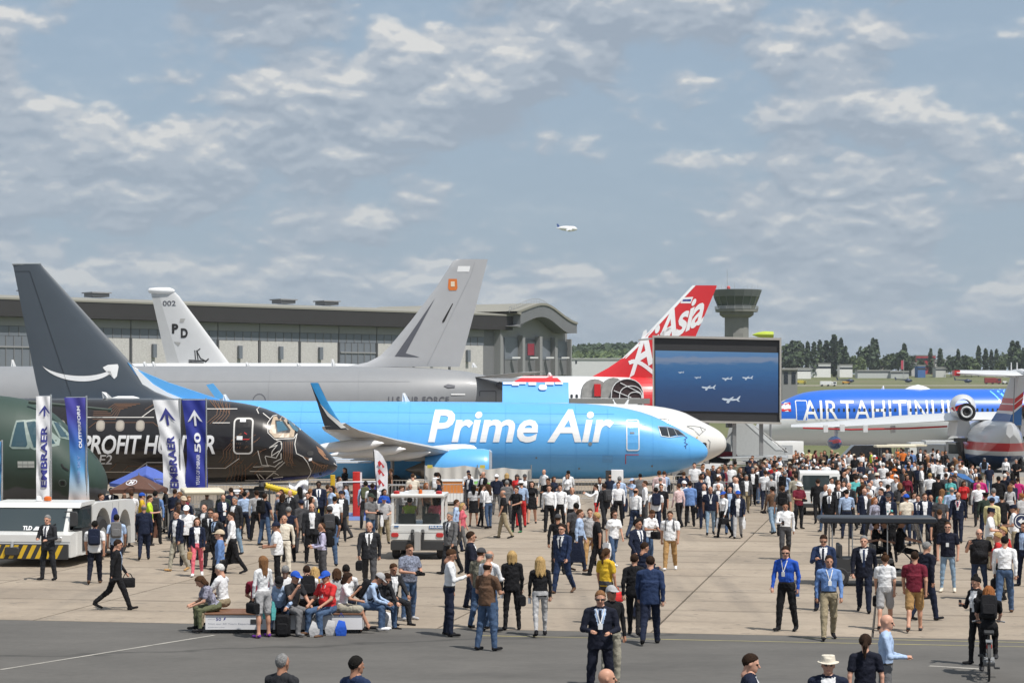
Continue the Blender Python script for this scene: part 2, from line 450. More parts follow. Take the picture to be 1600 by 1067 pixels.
# ---------------------------------------------------------------- aircraft
def pchip(x, xs, ys):
    xs, ys = np.array(xs, float), np.array(ys, float); h = np.diff(xs); d = np.diff(ys) / h
    m = np.zeros(len(xs)); m[0], m[-1] = d[0], d[-1]
    for i in range(1, len(xs) - 1):
        if d[i - 1] * d[i] > 0:
            w1, w2 = 2 * h[i] + h[i - 1], h[i] + 2 * h[i - 1]; m[i] = (w1 + w2) / (w1 / d[i - 1] + w2 / d[i])
    x = np.clip(x, xs[0], xs[-1]); i = np.clip(np.searchsorted(xs, x) - 1, 0, len(xs) - 2); t = (x - xs[i]) / h[i]
    return ((1 + 2 * t) * (1 - t) ** 2 * ys[i] + t * (1 - t) ** 2 * h[i] * m[i] + t * t * (3 - 2 * t) * ys[i + 1] + t * t * (t - 1) * h[i] * m[i + 1])

class Plane:
    """a side-on aeroplane. Stations run from the nose: (photo column, top row, bottom row, half width in metres) at distance D;
    nose = +1 when the nose points right in the picture"""
    def __init__(s, name, D, st, nose, label, cat='airplane', group=None, ground=None):
        s.D, s.nose = D, nose
        s.x0 = X(st[0][0], D)
        ss = [abs(X(p[0], D) - s.x0) for p in st]
        s.u = [math.sqrt(a) for a in ss]; s.L = ss[-1]
        s.top = [Z(p[1], D) for p in st]; s.bot = [Z(p[2], D) for p in st]; s.hw = [p[3] for p in st]
        s.gz = zt(D) if ground is None else ground
        s.o = thing(name, (s.x0, D, s.gz), label, cat, group)
    def sec(s, a):
        u = math.sqrt(max(a, 0)); t, b, w = (float(pchip(u, s.u, q)) for q in (s.top, s.bot, s.hw))
        return (t + b) / 2, max((t - b) / 2, .003), max(w, .003)
    def fuselage(s, mats, n=40, smooth=60):
        b = MB(); us = np.unique(np.concatenate([np.linspace(0, s.u[-1], 46), np.linspace(0, 2.6, 16)]))
        rings = []
        for u in us:
            zc, hh, hw = s.sec(u * u); x = s.x0 - s.nose * u * u
            rings.append([(x, s.D + hw * math.cos(2 * math.pi * k / n), zc + hh * math.sin(2 * math.pi * k / n)) for k in range(n)])
        b.loft(rings)
        s.body = b.build('fuselage', mats, s.o, smooth=smooth); return s.body
    def surf(s, x, z, eps=.015):
        """point on the near side at world x, z"""
        zc, hh, hw = s.sec(abs(x - s.x0)); q = max(-1., min(1., (z - zc) / hh))
        c = math.sqrt(max(0, 1 - q * q)); n = Vector((0, -c / hw, q / hh)); n = n.normalized() if n.length else Vector((0, -1, 0))
        return Vector((x, s.D - hw * c, zc + hh * q)) + n * eps
    def near(s, px, py, eps=.015):
        # the near side lies a half width in front of D
        hw = s.sec(abs(X(px, s.D) - s.x0))[2]; d = s.D - hw * .85
        return s.surf(X(px, d), Z(py, d), eps)
    def decal(s, name, polys, m, eps=.015, cut=9, parent=None, sm=0, **k):
        b = MB()
        for p in polys:
            v, f = poly2d(p, cut=cut); b.add([s.near(x, y, eps) for x, y in v], f)
        return b.build(name, m, parent or s.o, smooth=sm, **k)
    def lines(s, name, lines, wd, m, eps=.012, parent=None):
        b = MB()
        for p in lines:
            v, f = ribbon(p, wd); b.add([s.near(x, y, eps) for x, y in v], f)
        return b.build(name, m, parent or s.o, smooth=0)
    def text(s, body, x0, y0, x1, y1, m, bold=0., shear=0., spacing=1., eps=.02, rise=0.):
        return lettering(body, lambda a, b: s.near(x0 + (x1 - x0) * a, y1 + (y0 - y1) * b - rise * a, eps), m, s.o, bold, shear, spacing)
    def window(s, px, py, wpx, hpx, m, mframe=None, r=.45, name='cabin_window'):
        rr = min(wpx, hpx) * r
        if mframe:
            f = s.decal('window_frame', [rrect(px - wpx * .68, py - hpx * .66, px + wpx * .68, py + hpx * .66, rr * 1.3)], mframe, .012, 2)
        o = s.decal(name, [rrect(px - wpx / 2, py - hpx / 2, px + wpx / 2, py + hpx / 2, rr)], m, .02, 2)
        if mframe: f.parent = o
        return o
    def door(s, x0, y0, x1, y1, m, mline, wd=1.6, name='door', r=3):
        rr = rrect(x0, y0, x1, y1, r)
        d = s.decal(name, [rr], m, .012, 4)
        s.lines('door_outline', [rr + [rr[0]]], wd, mline, .02, parent=d)
        return d
def airfoil(n=9):
    c = [.5 - .5 * math.cos(math.pi * i / n) for i in range(n + 1)]
    y = [5 * (.2969 * math.sqrt(a) - .126 * a - .3516 * a * a + .2843 * a ** 3 - .1015 * a ** 4) for a in c]
    return c, y
AC, AY = airfoil()
def foil_ring(le, te, T, up):
    le, te, up = Vector(le), Vector(te), Vector(up); ch = (te - le).length
    return [le + (te - le) * c + up * (y * T * ch) for c, y in zip(AC, AY)] + [le + (te - le) * c - up * (y * T * ch) for c, y in zip(AC[-2:0:-1], AY[-2:0:-1])]
class Fin:
    """upright fin in photo columns: levels (row, leading column, trailing column), top first"""
    def __init__(s, D, lv, T=.085): s.D, s.lv, s.T = D, sorted(lv), T
    def at(s, py):
        a = np.array(s.lv, float); return float(np.interp(py, a[:, 0], a[:, 1])), float(np.interp(py, a[:, 0], a[:, 2]))
    def half(s, px, py):
        l, t = s.at(py); c = min(max((px - l) / (t - l), 0), 1); ch = abs(X(t, s.D) - X(l, s.D)); ch = min(ch, 6.5)
        return s.T * ch * float(np.interp(c, AC, AY))
    def build(s, name, m, parent, n=12):
        b = MB(); rings = []
        rows_ = sorted(set([p[0] for p in s.lv] + list(np.linspace(s.lv[0][0], s.lv[-1][0], n))))
        for py in rows_:
            l, t = s.at(py); z = Z(py, s.D)
            up = [(X(l + (t - l) * c, s.D), s.D - s.half(l + (t - l) * c, py), z) for c in AC]
            dn = [(X(l + (t - l) * c, s.D), s.D + s.half(l + (t - l) * c, py), z) for c in AC[-2:0:-1]]
            rings.append(up + dn)
        b.loft(rings); return b.build(name, m, parent, smooth=50)
    def near(s, px, py, eps=.02): return Vector((X(px, s.D), s.D - s.half(px, py) - eps, Z(py, s.D)))
    def decal(s, name, polys, m, parent, cut=5, eps=.02):
        b = MB()
        for p in polys:
            v, f = poly2d(p, cut=cut); b.add([s.near(x, y, eps) for x, y in v], f)
        return b.build(name, m, parent, smooth=0)
    def strokes(s, name, lines, wd, m, parent, eps=.02):
        b = MB()
        for p in lines:
            v, f = ribbon(p, wd); b.add([s.near(x, y, eps) for x, y in v], f)
        return b.build(name, m, parent, smooth=0)
    def text(s, body, x0, y0, x1, y1, m, parent, bold=0., shear=0., eps=.025, spacing=1.):
        return lettering(body, lambda a, b: s.near(x0 + (x1 - x0) * a, y1 + (y0 - y1) * b, eps), m, parent, bold, shear, spacing)
def wing(name, secs, m, parent, up=(0, 0, 1)):
    """sections ((x leading, y, z), (x trailing, y, z), thickness ratio[, up])"""
    b = MB(); b.loft([foil_ring(q[0], q[1], q[2], q[3] if len(q) > 3 else up) for q in secs])
    return b.build(name, m, parent, smooth=50)
def bez(pts, n=14):
    out = []
    for i in range(n + 1):
        t = i / n; q = [np.array(p, float) for p in pts]
        while len(q) > 1: q = [a * (1 - t) + b_ * t for a, b_ in zip(q[:-1], q[1:])]
        out.append(tuple(q[0]))
    return out
def gear(plane, x, y, z, wheels, r=.5, name='landing_gear'):
    """strut from z down to the wheels at (x, y): each wheel a sub-part"""
    g = MB().cyl((x, y, z), (x, y, plane.gz + r), .11, .09, 8).cyl((x, y - .55, plane.gz + r), (x, y + .55, plane.gz + r), .06, .06, 6).build(name, mat('gear_metal', (.45, .45, .45), .4, .5), plane.o)
    for dx, dy in wheels:
        MB().revolve((x + dx, y + dy - .17, plane.gz + r), (0, 1, 0), [(0, r * .5), (.0, r * .85), (.06, r), (.28, r), (.34, r * .85), (.34, r * .5)], 18, caps=True).build('wheel', mat('tyre_rubber', (.022, .022, .024), .85), g)
def jet_engine(name, c, d, r, L, mcowl, mlip, mdark, parent, n=24):
    """turbofan pod; c = lip centre, d = direction towards the exhaust"""
    e = MB().revolve(c, d, [(.12, r * .80), (.02, r * .86), (0, r * .92), (.06, r * .97), (.4, r * 1.03), (L * .45, r * 1.05), (L * .75, r * .92), (L, r * .70), (L, r * .64), (L * .7, r * .60)], n).build(name, mcowl, parent, smooth=40)
    C_, d_ = Vector(c), Vector(d).normalized()
    MB().revolve(C_, d, [(.13, r * .79), (.0, r * .90), (-.02, r * .92), (.1, r * 1.0), (.12, r * .985)], n).build('inlet_lip', mlip, e)
    MB().revolve(C_, d, [(.5, r * .80), (.55, r * .3), (.3, .0)], n).build('fan', mdark, e)
    MB().revolve(C_, d, [(L * .7, r * .62), (L * 1.06, r * .42), (L * 1.06, r * .36), (L * 1.3, .03)], n).build('exhaust_cone', mat('exhaust_metal', (.28, .26, .24), .35, .8), e)
    return e

W_ = paint('white_paint', (.78, .79, .80)); M_WIN = glassm('dark_window', (.02, .024, .03)); M_SEAM = mat('seam_grey', (.20, .21, .22), .6)
M_GREYMET = mat('bare_metal', (.5, .5, .49), .35, .6); M_CHROME = mat('inlet_metal', (.7, .7, .7), .2, .9); M_BLACK = mat('matt_black', (.016, .016, .017), .7)
# ---- blue cargo jet (nose right)
BLUE = paint('sky_blue_paint', (.115, .405, .80), .34, .2)
P = Plane('cargo_plane', 114, [(1106, 706, 706.5, .0), (1102, 696, 716, .36), (1090, 686, 724, .75), (1074, 677, 731, 1.1), (1056, 667, 737, 1.36), (1030, 654, 742.5, 1.58), (1000, 643, 746, 1.74), (960, 635, 747.5, 1.84), (900, 630, 748, 1.88), (760, 628, 748, 1.88), (440, 626, 748, 1.88), (330, 625, 745, 1.86), (220, 625, 728, 1.65), (120, 626, 695, 1.05), (40, 630, 664, .35), (15, 640, 656, .15)], 1, 'sky blue cargo jet with tall charcoal fin, curved arrow mark and big white lettering', 'airplane')
pb = P; P.fuselage(BLUE)
M_WLET = paint('white_marking', (.80, .81, .82), .4, 0)
P.text('Prime Air', 669, 640, 959, 691, M_WLET, bold=.023, shear=.2, spacing=1.0)
CHAR = paint('charcoal_paint', (.062, .078, .098), .42, .15)
F = Fin(112.5 + 1.5, [(413, 64, 20), (420, 70, 21.5), (575, 212, 52), (600, 236, 57), (612, 256, 60), (624, 292, 63)])
fn = F.build('fin', CHAR, P.o)
MB().prism([(X(q, 114), Z(r, 114)) for q, r in ((206, 571), (214, 576), (240, 600), (262, 613), (290, 624.5), (247, 624.5), (228, 608))], 113.83, 114.17).build('fin_stripe', M_WLET, fn, smooth=0)
MB().prism([(X(200, 114), Z(566, 114)), (X(214, 114), Z(577, 114)), (X(262, 114), Z(597, 114)), (X(342, 114), Z(623.5, 114)), (X(345, 114), Z(628, 114)), (X(240, 114), Z(628, 114))], 113.86, 114.14).build('dorsal_fin', BLUE, P.o)
MB().tube([Vector((X(20, 114) - .02, 114, Z(413, 114))), Vector((X(64, 114), 114, Z(412.6, 114)))], .06, 6).build('fin_tip', paint('grey_tip', (.25, .28, .3)), fn)
F.strokes('rudder_seam', [[(47, 424), (112, 618)], [(24, 424), (46, 424)]], .8, mat('seam_dark', (.03, .036, .045), .5), fn)
sm = bez([(67, 572), (85, 596), (150, 607), (178, 580)], 18); sm2 = bez([(67, 572), (88, 588), (146, 594), (174, 578)], 18)
F.decal('arrow_mark', [sm + sm2[::-1]], M_WLET, fn, cut=6)
F.decal('arrow_mark', [[(162, 574), (170, 570), (185, 569), (186.5, 573), (184, 588), (180, 592), (178, 590), (180, 577), (178, 575.5), (164, 577)]], M_WLET, fn, cut=2)
# cockpit glass, door, small marks
for q in ([(1030, 667.5), (1042, 668.5), (1045, 682), (1034, 680)], [(1043.5, 668.5), (1053, 670.5), (1057.5, 680), (1046.5, 682)], [(1054.5, 671), (1060, 673), (1069, 680), (1059, 680)]):
    wq = P.decal('cockpit_window', [q], M_WIN, .02, 3)
P.lines('windshield_frame', [[(1029, 666.5), (1042, 667.2), (1054, 669.8), (1061, 672.5), (1071, 681), (1046, 683.2), (1033, 681), (1029, 666.5)], [(1042.7, 667), (1045.7, 683)], [(1053.6, 670), (1058.3, 681)]], 1.0, mat('frame_grey', (.33, .35, .36), .4, .5), .028)
dd = P.door(979, 656.5, 998, 703, BLUE, M_WLET, 1.7)
P.decal('door_handle', [[(984, 675), (991, 675), (991, 677.5), (984, 677.5)]], M_SEAM, .025, 1, parent=dd)
P.lines('red_mark', [[(977.5, 724), (977.5, 710), (997, 710)]], 1.2, mat('red_marking', (.55, .03, .03), .5))
P.decal('panel', [[(941, 711), (957, 711), (957, 722), (941, 722)]], paint('panel_blue', (.11, .36, .70)), .012, 2)
P.lines('panel_seam', [[(622, 627), (622, 690)], [(400, 628), (400, 740)], [(470, 628), (470, 700)], [(545, 628), (545, 690)], [(720, 630), (720, 745)], [(790, 630), (790, 745)], [(950, 637), (950, 746)], [(1020, 650), (1020, 744)], [(640, 708), (1040, 712)], [(420, 643), (960, 647)], [(640, 629), (640, 672)], [(860, 632), (860, 744)], [(900, 632), (900, 746)], [(1076, 690), (1079, 724)], [(420, 660), (1010, 664)]], .35, paint('seam_blue', (.07, .31, .67)), .008)
for q in ((922, 693, 3), (1019, 728, 1.6), (905, 732, 1.4), (838, 715, 1.4)):
    P.decal('port_cover', [rrect(q[0] - q[2], q[1] - q[2], q[0] + q[2], q[1] + q[2], q[2] * .99)], M_SEAM, .014, 1)
for yy in (684, 694):
    P.lines('probe_mark', [[(1069, yy - 3), (1074, yy)], [(1069, yy + 3), (1074, yy)], [(1071, yy + 3), (1071, yy + 6)]], 1.2, mat('navy_mark', (.02, .06, .2), .5))
# open cargo door on the far side, lifted above the roof
dm = MB(); rr_ = [[], []]
pts = [(5.02 - .12, 0), (5.30, .32), (5.75, .62), (6.02, .74)]
dm.loft([[(X(785, 115.5), 115.6 + y, z) for z, y in pts] + [(X(785, 115.5), 115.75 + y, z) for z, y in pts[::-1]], [(X(889, 115.5), 115.6 + y, z - .02) for z, y in pts] + [(X(889, 115.5), 115.75 + y, z - .02) for z, y in pts[::-1]]])
cd = dm.build('cargo_door', BLUE, P.o, smooth=40)
b_ = MB()
for x0, x1, d in ((786, 800, 2.5), (800, 811, 4.6), (811, 822, 2.2), (826, 838, 4), (852, 866, 3.4), (868, 880, 2.6)):
    pz = [(5.97 - d * .035, .03), (6.0, .03)]
    b_.add([(X(x0, 115.5), 115.54 + .72 - d * .018, 5.99 - d * .035), (X(x1, 115.5), 115.54 + .72 - d * .018, 5.99 - d * .035), (X(x1, 115.5), 115.54 + .74, 6.01), (X(x0, 115.5), 115.54 + .74, 6.01)], [(0, 1, 2, 3)])
v, f = poly2d(rrect(842, 600.5, 855, 609, 4)); b_.add([(X(x, 115.5), 115.54 + .62 - (y - 600.5) * .017, Z(y, 115.5)) for x, y in v], f)
b_.build('lettering', M_WLET, cd, smooth=0)
# wing towards us, its swept tip and winglet
GW = paint('wing_grey', (.46, .47, .47), .45, .1)
def pt(px, py, D): return (X(px, D), D, Z(py, D))
wing('wing', [((-1.2, 113, 2.0), (-7.2, 113, 2.0), .13), ((-3.0, 109, 2.35), (-7.4, 109, 2.30), .12), ((-5.5, 103, 3.05), (-8.3, 103, 3.0), .11), ((-7.1, 98.6, 3.62), (-8.75, 98.6, 3.60), .10), ((-7.35, 97.2, 3.80), (-8.72, 97.2, 3.72), .10), ((-7.6, 96.5, 4.0), (-8.68, 96.5, 3.84), .09, (0, .6, .8))], GW, P.o)
wl_ = Fin(96.5, [(598, 497, 485), (600, 498.5, 485.5), (630, 513, 496), (650, 525, 502), (660, 532, 505), (668, 541, 508), (671, 546, 509)], .07)
wo = wl_.build('winglet', mat('winglet_dark', (.03, .032, .036), .4), P.o)
wl_.decal('winglet_paint', [[(485, 598), (497, 598), (513, 630), (525, 650), (529, 657), (514, 645), (501, 631), (492, 613)]], paint('winglet_blue', (.03, .25, .55)), wo, 6)
wl_.decal('winglet_band', [[(500, 630.5), (514, 645.5), (529, 657.5), (541, 668), (533, 669), (512, 650)]], paint('winglet_grey', (.55, .55, .53)), wo, 6)
for i, (y, x, z) in enumerate(((106.5, -6.0, 2.35), (103.4, -7.1, 2.6), (100.6, -8.0, 2.95))):
    MB().revolve((x + 1.9, y, z + .05), (-1, 0, -.08), [(0, .02), (.5, .2), (1.6, .3), (2.8, .22), (3.9, .03)], 12).build('flap_fairing', W_, P.o, smooth=60)
for i in range(3):
    MB().box((-10.6 + i * .45, 104.4 + i * 1.7, 2.15 - .16 * i), (-7.2, 106.0 + i * 1.7, 2.21 - .16 * i)).build('flap', W_, P.o, smooth=0)
wing('wing', [((-1.2, 115, 2.0), (-7.2, 115, 2.0), .13), ((-7.6, 130, 3.7), (-9.3, 130, 3.7), .1)], GW, P.o)
MB().prism([(X(322, 130), Z(601, 130)), (X(333, 130), Z(599, 130)), (X(352, 130), Z(622, 130)), (X(338, 130), Z(624, 130))], 130, 130.1).build('winglet', BLUE, P.o, smooth=0)
wing('wing_root_fairing', [(pt(745, 700, 111.9), pt(590, 712, 111.9), .12), (pt(730, 706, 111), pt(600, 712, 111), .1)], W_, P.o)
e = jet_engine('engine', (X(768, 108.7), 108.7, 1.45), (-1, 0, 0), 1.05, 3.4, BLUE, M_CHROME, M_BLACK, P.o)
MB().prism([(-1.5, 2.3), (-3.0, 2.45), (-6.4, 2.3), (-5.5, 1.9), (-2.2, 1.9)], 108.6, 108.8).build('pylon', GW, e)
jet_engine('engine', (X(768, 119.3), 119.3, 1.45), (-1, 0, 0), 1.05, 3.4, BLUE, M_CHROME, M_BLACK, P.o)
gear(P, X(1040, 114), 114, 1.4, [(0, -.25), (0, .25)], .36, 'nose_gear')
MB().box((X(1037, 113.6), 113.5, .6), (X(1041, 113.6), 113.54, 1.9)).build('red_tag', mat('tag_red', (.4, .06, .06), .8), P.o)
gear(P, -6.3, 111.2, 1.9, [(0, -.35), (0, .35)], .56); gear(P, -6.3, 116.8, 1.9, [(0, -.35), (0, .35)], .56)
wing('stabilizer', [(pt(120, 655, 113.4), pt(55, 655, 113.4), .1), (pt(62, 645, 107), pt(40, 645, 107), .09)], GW, P.o)
wing('stabilizer', [(pt(120, 655, 114.6), pt(55, 655, 114.6), .1), (pt(62, 645, 121), pt(40, 645, 121), .09)], GW, P.o)
for x, hgt in ((352, 12), (632, 14)):
    D = 114; MB().add([pt(x - 4, 628, D), pt(x + 9, 628, D), pt(x + 1, 628 - hgt, D), pt(x - 3, 628 - hgt, D), (X(x + 3, D), D + .12, Z(628, D)), (X(x + 3, D), D - .12, Z(628, D))], [(0, 1, 2, 3), (4, 2, 3), (5, 2, 3)]).build('antenna', W_, P.o, smooth=0)

# ---- black regional jet with circuit drawing (nose right)
BLK = mat('black_livery', (.014, .0115, .011), .24, 0, .1, .8, coat=.45)
P = Plane('regional_jet', 89, [(527, 727, 728, 0), (524, 719, 735, .35), (514, 707, 741, .72), (497, 692, 746, 1.02), (478, 677, 749, 1.22), (462, 664, 751, 1.33), (446, 653, 752, 1.41), (428, 643, 753, 1.46), (400, 634, 754, 1.5), (360, 627, 755, 1.52), (310, 623, 756, 1.52), (100, 622, 757, 1.52), (-200, 622, 757, 1.52), (-420, 624, 735, 1.3), (-620, 632, 670, .4)], 1, 'black regional jet covered in white and copper circuit lines, white nose outline', 'airplane')
P.fuselage(BLK)
COP = mat('copper_line', (.20, .098, .05), .5); WLN = mat('white_line_paint', (.62, .60, .57), .5)
P.text('PROFIT HUNTER', 128, 679.5, 337, 709, W_, bold=.022, shear=.22, spacing=.95)
P.text('195-E2', 118, 710, 176, 725, mat('grey_lettering', (.6, .6, .6), .4), bold=.012, shear=.22)
for px in (96, 127, 158, 188.5, 220): P.window(px, 665, 10, 13, mat('blind_window', (.44, .40, .34), .2, spec=.8), mat('window_rim', (.30, .27, .24), .4))
dd = P.door(366.5, 654, 395, 708, BLK, mat('door_band', (.58, .57, .55), .4), 2.4, r=6)
P.decal('door_handle', [[(371, 681), (380, 681), (380, 687), (371, 687)]], W_, .025, 1, parent=dd); P.decal('door_handle', [[(375, 655), (384, 655), (384, 659.5), (375, 659.5)]], W_, .025, 1, parent=dd)
[P.lines('door_mark', [q], 1.4, mat('red_marking', (.55, .03, .03), .5), .025, parent=dd) for q in ([(383, 676), (386, 678)], [(381, 686), (390, 686)])]
fr = P.decal('cockpit_surround', [[(425, 651), (438, 650), (452, 657), (459, 668), (459, 683), (430, 684), (421, 675)]], mat('beige_surround', (.42, .33, .24), .4), .012, 5)
P.decal('cockpit_window', [[(428.5, 657), (440, 656.5), (453, 672), (452, 676.5), (432, 677)]], mat('window_seal', (.03, .03, .03), .5), .018, 4)
P.decal('cockpit_window', [[(430.5, 659), (438.5, 658.5), (449.5, 672), (434, 675)]], glassm('cockpit_glass', (.05, .13, .19)), .026, 4)
P.decal('cockpit_window', [[(444, 655.5), (448, 657), (464, 672), (463, 675.5), (456, 671)]], glassm('cockpit_glass'), .024, 4)
WL = [[(409, 646), (421, 655)], [(452, 651), (459, 660), (466, 672), (463, 678), (459, 685), (430, 686), (419, 676), (417.5, 661), (424, 650), (437, 647)],
      [(437, 647), (452, 651)], [(463, 678), (461, 694), (464, 708), (474, 713), (481, 722), (486, 735), (484, 741), (478, 748)], [(333, 660.5), (359, 660.5)], [(305, 639), (368, 639)], [(305, 638.5), (333, 639)],
      [(143, 652), (240, 652)], [(221, 652), (236, 640), (250, 632)], [(120, 645), (136, 652), (160, 652)], [(305, 731), (352, 731), (374, 716)], [(145, 737), (208, 737)], [(208, 737), (230, 722), (260, 722)], [(404, 704), (409, 726), (420, 727)],
      [(396, 729), (420, 728)], [(390, 736), (430, 736)], [(380, 751), (420, 750)], [(435, 690), (422, 699), (434, 695), (426, 705), (425, 712), (437, 704)], [(441, 692), (441, 700), (432, 715), (416, 712)], [(415, 713), (418, 726), (430, 729), (437, 722)],
      [(440, 694), (440, 690), (432, 687)], [(428, 722), (440, 716), (440, 708)], [(430, 728), (442, 720)], [(432, 733), (445, 722)], [(400, 741), (404, 751)], [(404, 741), (412, 751)], [(414, 748), (427, 738), (434, 742)], [(425, 747), (440, 745), (436, 750)],
      [(402, 632), (398, 640), (402, 646)], [(524, 738), (527, 728), (522, 724)]]
P.lines('circuit_line', WL, 1.1, WLN)['kind'] = 'stuff'
cl = []
rnd = random.Random(3)
for k in range(9):                                               # copper traces: bundles of parallel tracks
    cl.append([(322 + k * 4.0, 625 + k * .2), (338 + k * 2.4, 640), (338 + k * 2.4, 648), (322 + k * 3.2, 662)] if k % 2 == 0 else [(324 + k * 3.5, 625 + k * .2), (336 + k * 2.9, 641 + k * .6)])
for k in range(6):
    cl.append([(145, 640 + k * 3), (165 + k * 3, 640 + k * 3), (176 + k * 2, 631 + k * 2), (215 - 6 * k, 631 + k * 2)])
    cl.append([(342 + k * 5, 722 + k), (350 + k * 5, 713 + k), (350 + k * 5, 704), (362 + k * 3, 692)])
    cl.append([(350 + k * 6, 752), (358 + k * 5, 738), (358 + k * 5, 730 - k)])
    cl.append([(444 + k * 2.6, 690), (444 + k * 2.6, 712 + rnd.random() * 14), (449 + k * 2.6, 722 + rnd.random() * 10)])
    cl.append([(470 + k * 6, 712 + k * 3), (484 + k * 4, 716 + k * 3), (492 + k * 4, 726), (487 + k * 4, 737)])
for k in range(16):
    x, y = 345 + rnd.random() * 60, 686 + rnd.random() * 55; cl.append([(x, y), (x + 8, y - 7), (x + 8 + rnd.random() * 9, y - 7 - rnd.random() * 6)])
cl += [[(190, 737), (200, 728), (260, 728)], [(225, 640), (243, 628), (262, 628)], [(140, 668), (150, 660), (240, 660), (250, 668)], [(170, 735), (182, 724)]]
P.lines('copper_trace', cl, .6, COP, .01)['kind'] = 'stuff'
P.decal('copper_panel', [[(493, 697), (503, 704), (514, 719), (508, 717), (498, 707)]], mat('copper_sheen', (.25, .13, .07), .4), .013, 2)
for q in ((485, 708, 5, 3.5), (500, 741, 2, 1.5)): P.decal('sensor', [rrect(q[0] - q[2], q[1] - q[3], q[0] + q[2], q[1] + q[3], q[3] * .9)], M_BLACK, .014, 1)
P.decal('white_tag', [[(483, 716), (488, 715), (488, 719), (483, 720)]], W_, .018, 1)
P.decal('belly_blue', [[(395, 750), (470, 744), (520, 737), (500, 745), (440, 752), (395, 754)]], mat('dark_blue_livery', (.012, .014, .10), .25, coat=.5), .011, 4)
gear(P, X(408, 89), 89, 1.9, [(0, -.22), (0, .22)], .32, 'nose_gear')
MB().rbox((X(366, 88.6), 88.2, .75), (X(402, 88.6), 88.9, 1.35), .06).build('gear_door', M_BLACK, P.o)
MB().rbox((X(398, 88.6), 88.3, .35), (X(413, 88.6), 88.7, 1.45), .06).build('gear_door', M_BLACK, P.o)
D = 89
MB().add([pt(161, 622, D), pt(176, 622, D), pt(166, 613, D), pt(159, 612, D), (X(170, D), D + .12, Z(622, D)), (X(170, D), D - .12, Z(622, D))], [(0, 1, 2, 3), (4, 2, 3), (5, 2, 3)]).build('antenna', W_, P.o, smooth=0)
MB().revolve(Vector(pt(175, 622, D)), (1, 0, 0), [(0, .02), (.25, .09), (.9, .09), (1.15, .02)], 8, sc=(1, 1)).build('antenna', W_, P.o)
wing('wing', [((X(-60, 87.5), 87.5, 1.7), (X(-250, 87.5), 87.5, 1.7), .12), ((X(-330, 76), 76, 2.6), (X(-360, 76), 76, 2.6), .1)], GW, P.o)
wing('wing', [((X(-60, 90.5), 90.5, 1.7), (X(-250, 90.5), 90.5, 1.7), .12), ((X(-330, 102), 102, 2.6), (X(-360, 102), 102, 2.6), .1)], GW, P.o)
gear(P, X(-200, 89), 86.4, 1.6, [(0, -.3), (0, .3)], .5); gear(P, X(-200, 89), 91.6, 1.6, [(0, -.3), (0, .3)], .5)
F = Fin(89, [(380, -610, -660), (620, -460, -600)]); F.build('fin', BLK, P.o, 5)

# ---- dark green military transport, only its nose in view (nose right)
GRN = mat('camo_green', (.031, .058, .046), .55, 0, .12, .7)
t = GRN.node_tree; bs = t.nodes['Principled BSDF']
gm = t.nodes.new('ShaderNodeNewGeometry'); sx = t.nodes.new('ShaderNodeSeparateXYZ'); t.links.new(gm.outputs['Position'], sx.inputs[0])
ns = t.nodes.new('ShaderNodeTexNoise'); ns.inputs['Scale'].default_value = .55; t.links.new(gm.outputs['Position'], ns.inputs['Vector'])
m1 = t.nodes.new('ShaderNodeMath'); m1.operation = 'MULTIPLY_ADD'; m1.inputs[1].default_value = 1.7; t.links.new(ns.outputs['Fac'], m1.inputs[0]); t.links.new(sx.outputs[2], m1.inputs[2])
m2 = t.nodes.new('ShaderNodeMapRange'); m2.inputs[1].default_value = 2.62; m2.inputs[2].default_value = 2.72; t.links.new(m1.outputs[0], m2.inputs[0])
mx = t.nodes.new('ShaderNodeMix'); mx.data_type = 'RGBA'; mx.inputs[6].default_value = (.085, .092, .105, 1); lk = bs.inputs['Base Color'].links[0].from_socket
t.links.new(m2.outputs[0], mx.inputs[0]); t.links.new(lk, mx.inputs[7]); t.links.new(mx.outputs[2], bs.inputs['Base Color'])
P = Plane('transport_plane', 78, [(167, 756, 757, 0), (165, 742, 771, .42), (158, 726, 781, .82), (146, 710, 786, 1.15), (130, 693, 789, 1.4), (110, 671, 791, 1.58), (88, 650, 792, 1.7), (64, 633, 793, 1.77), (30, 622, 794, 1.8), (-20, 617, 795, 1.8), (-700, 615, 795, 1.8), (-1000, 622, 740, 1.4), (-1200, 650, 680, .3)], 1, 'dark green and grey military transport with only its rounded nose in view', 'airplane')
P.fuselage(GRN)
LG = mat('window_sealant', (.20, .26, .24), .5)
for q in ([(17, 697), (24, 657), (38, 656), (50, 695), (48, 701), (22, 701)], [(36, 657), (52, 655), (92, 686), (92, 696), (56, 703), (50, 700)], [(72, 657), (84, 661), (106, 685), (104, 688), (90, 684)]): P.decal('window_frame', [q], LG, .012, 4)
for q in ([(20, 697), (26, 660), (36, 659), (45, 694), (43, 698)], [(40, 660), (52, 658.5), (82, 687), (86, 693), (55, 699)], [(77, 660), (83, 662.5), (101, 684), (92, 683)]): P.decal('cockpit_window', [q], glassm('cockpit_glass_blue', (.03, .07, .09)), .022, 4)
P.decal('vent_panel', [[(30, 720), (56, 720), (56, 730), (30, 730)]], mat('vent_grey', (.40, .42, .40), .5), .012, 2)
P.lines('vent_slat', [[(38, 720), (38, 730)], [(46, 720), (46, 730)], [(30, 725), (56, 725)]], .7, mat('vent_dark', (.2, .22, .21), .5), .018)
P.lines('intake_scoop', [[(98, 725), (101, 730), (108, 734)]], 2.2, M_BLACK, .02)
P.lines('hatch_outline', [rrect(93, 749, 104, 759, 4) + [(104, 755)]], .9, mat('hatch_grey', (.16, .19, .18), .5), .014)
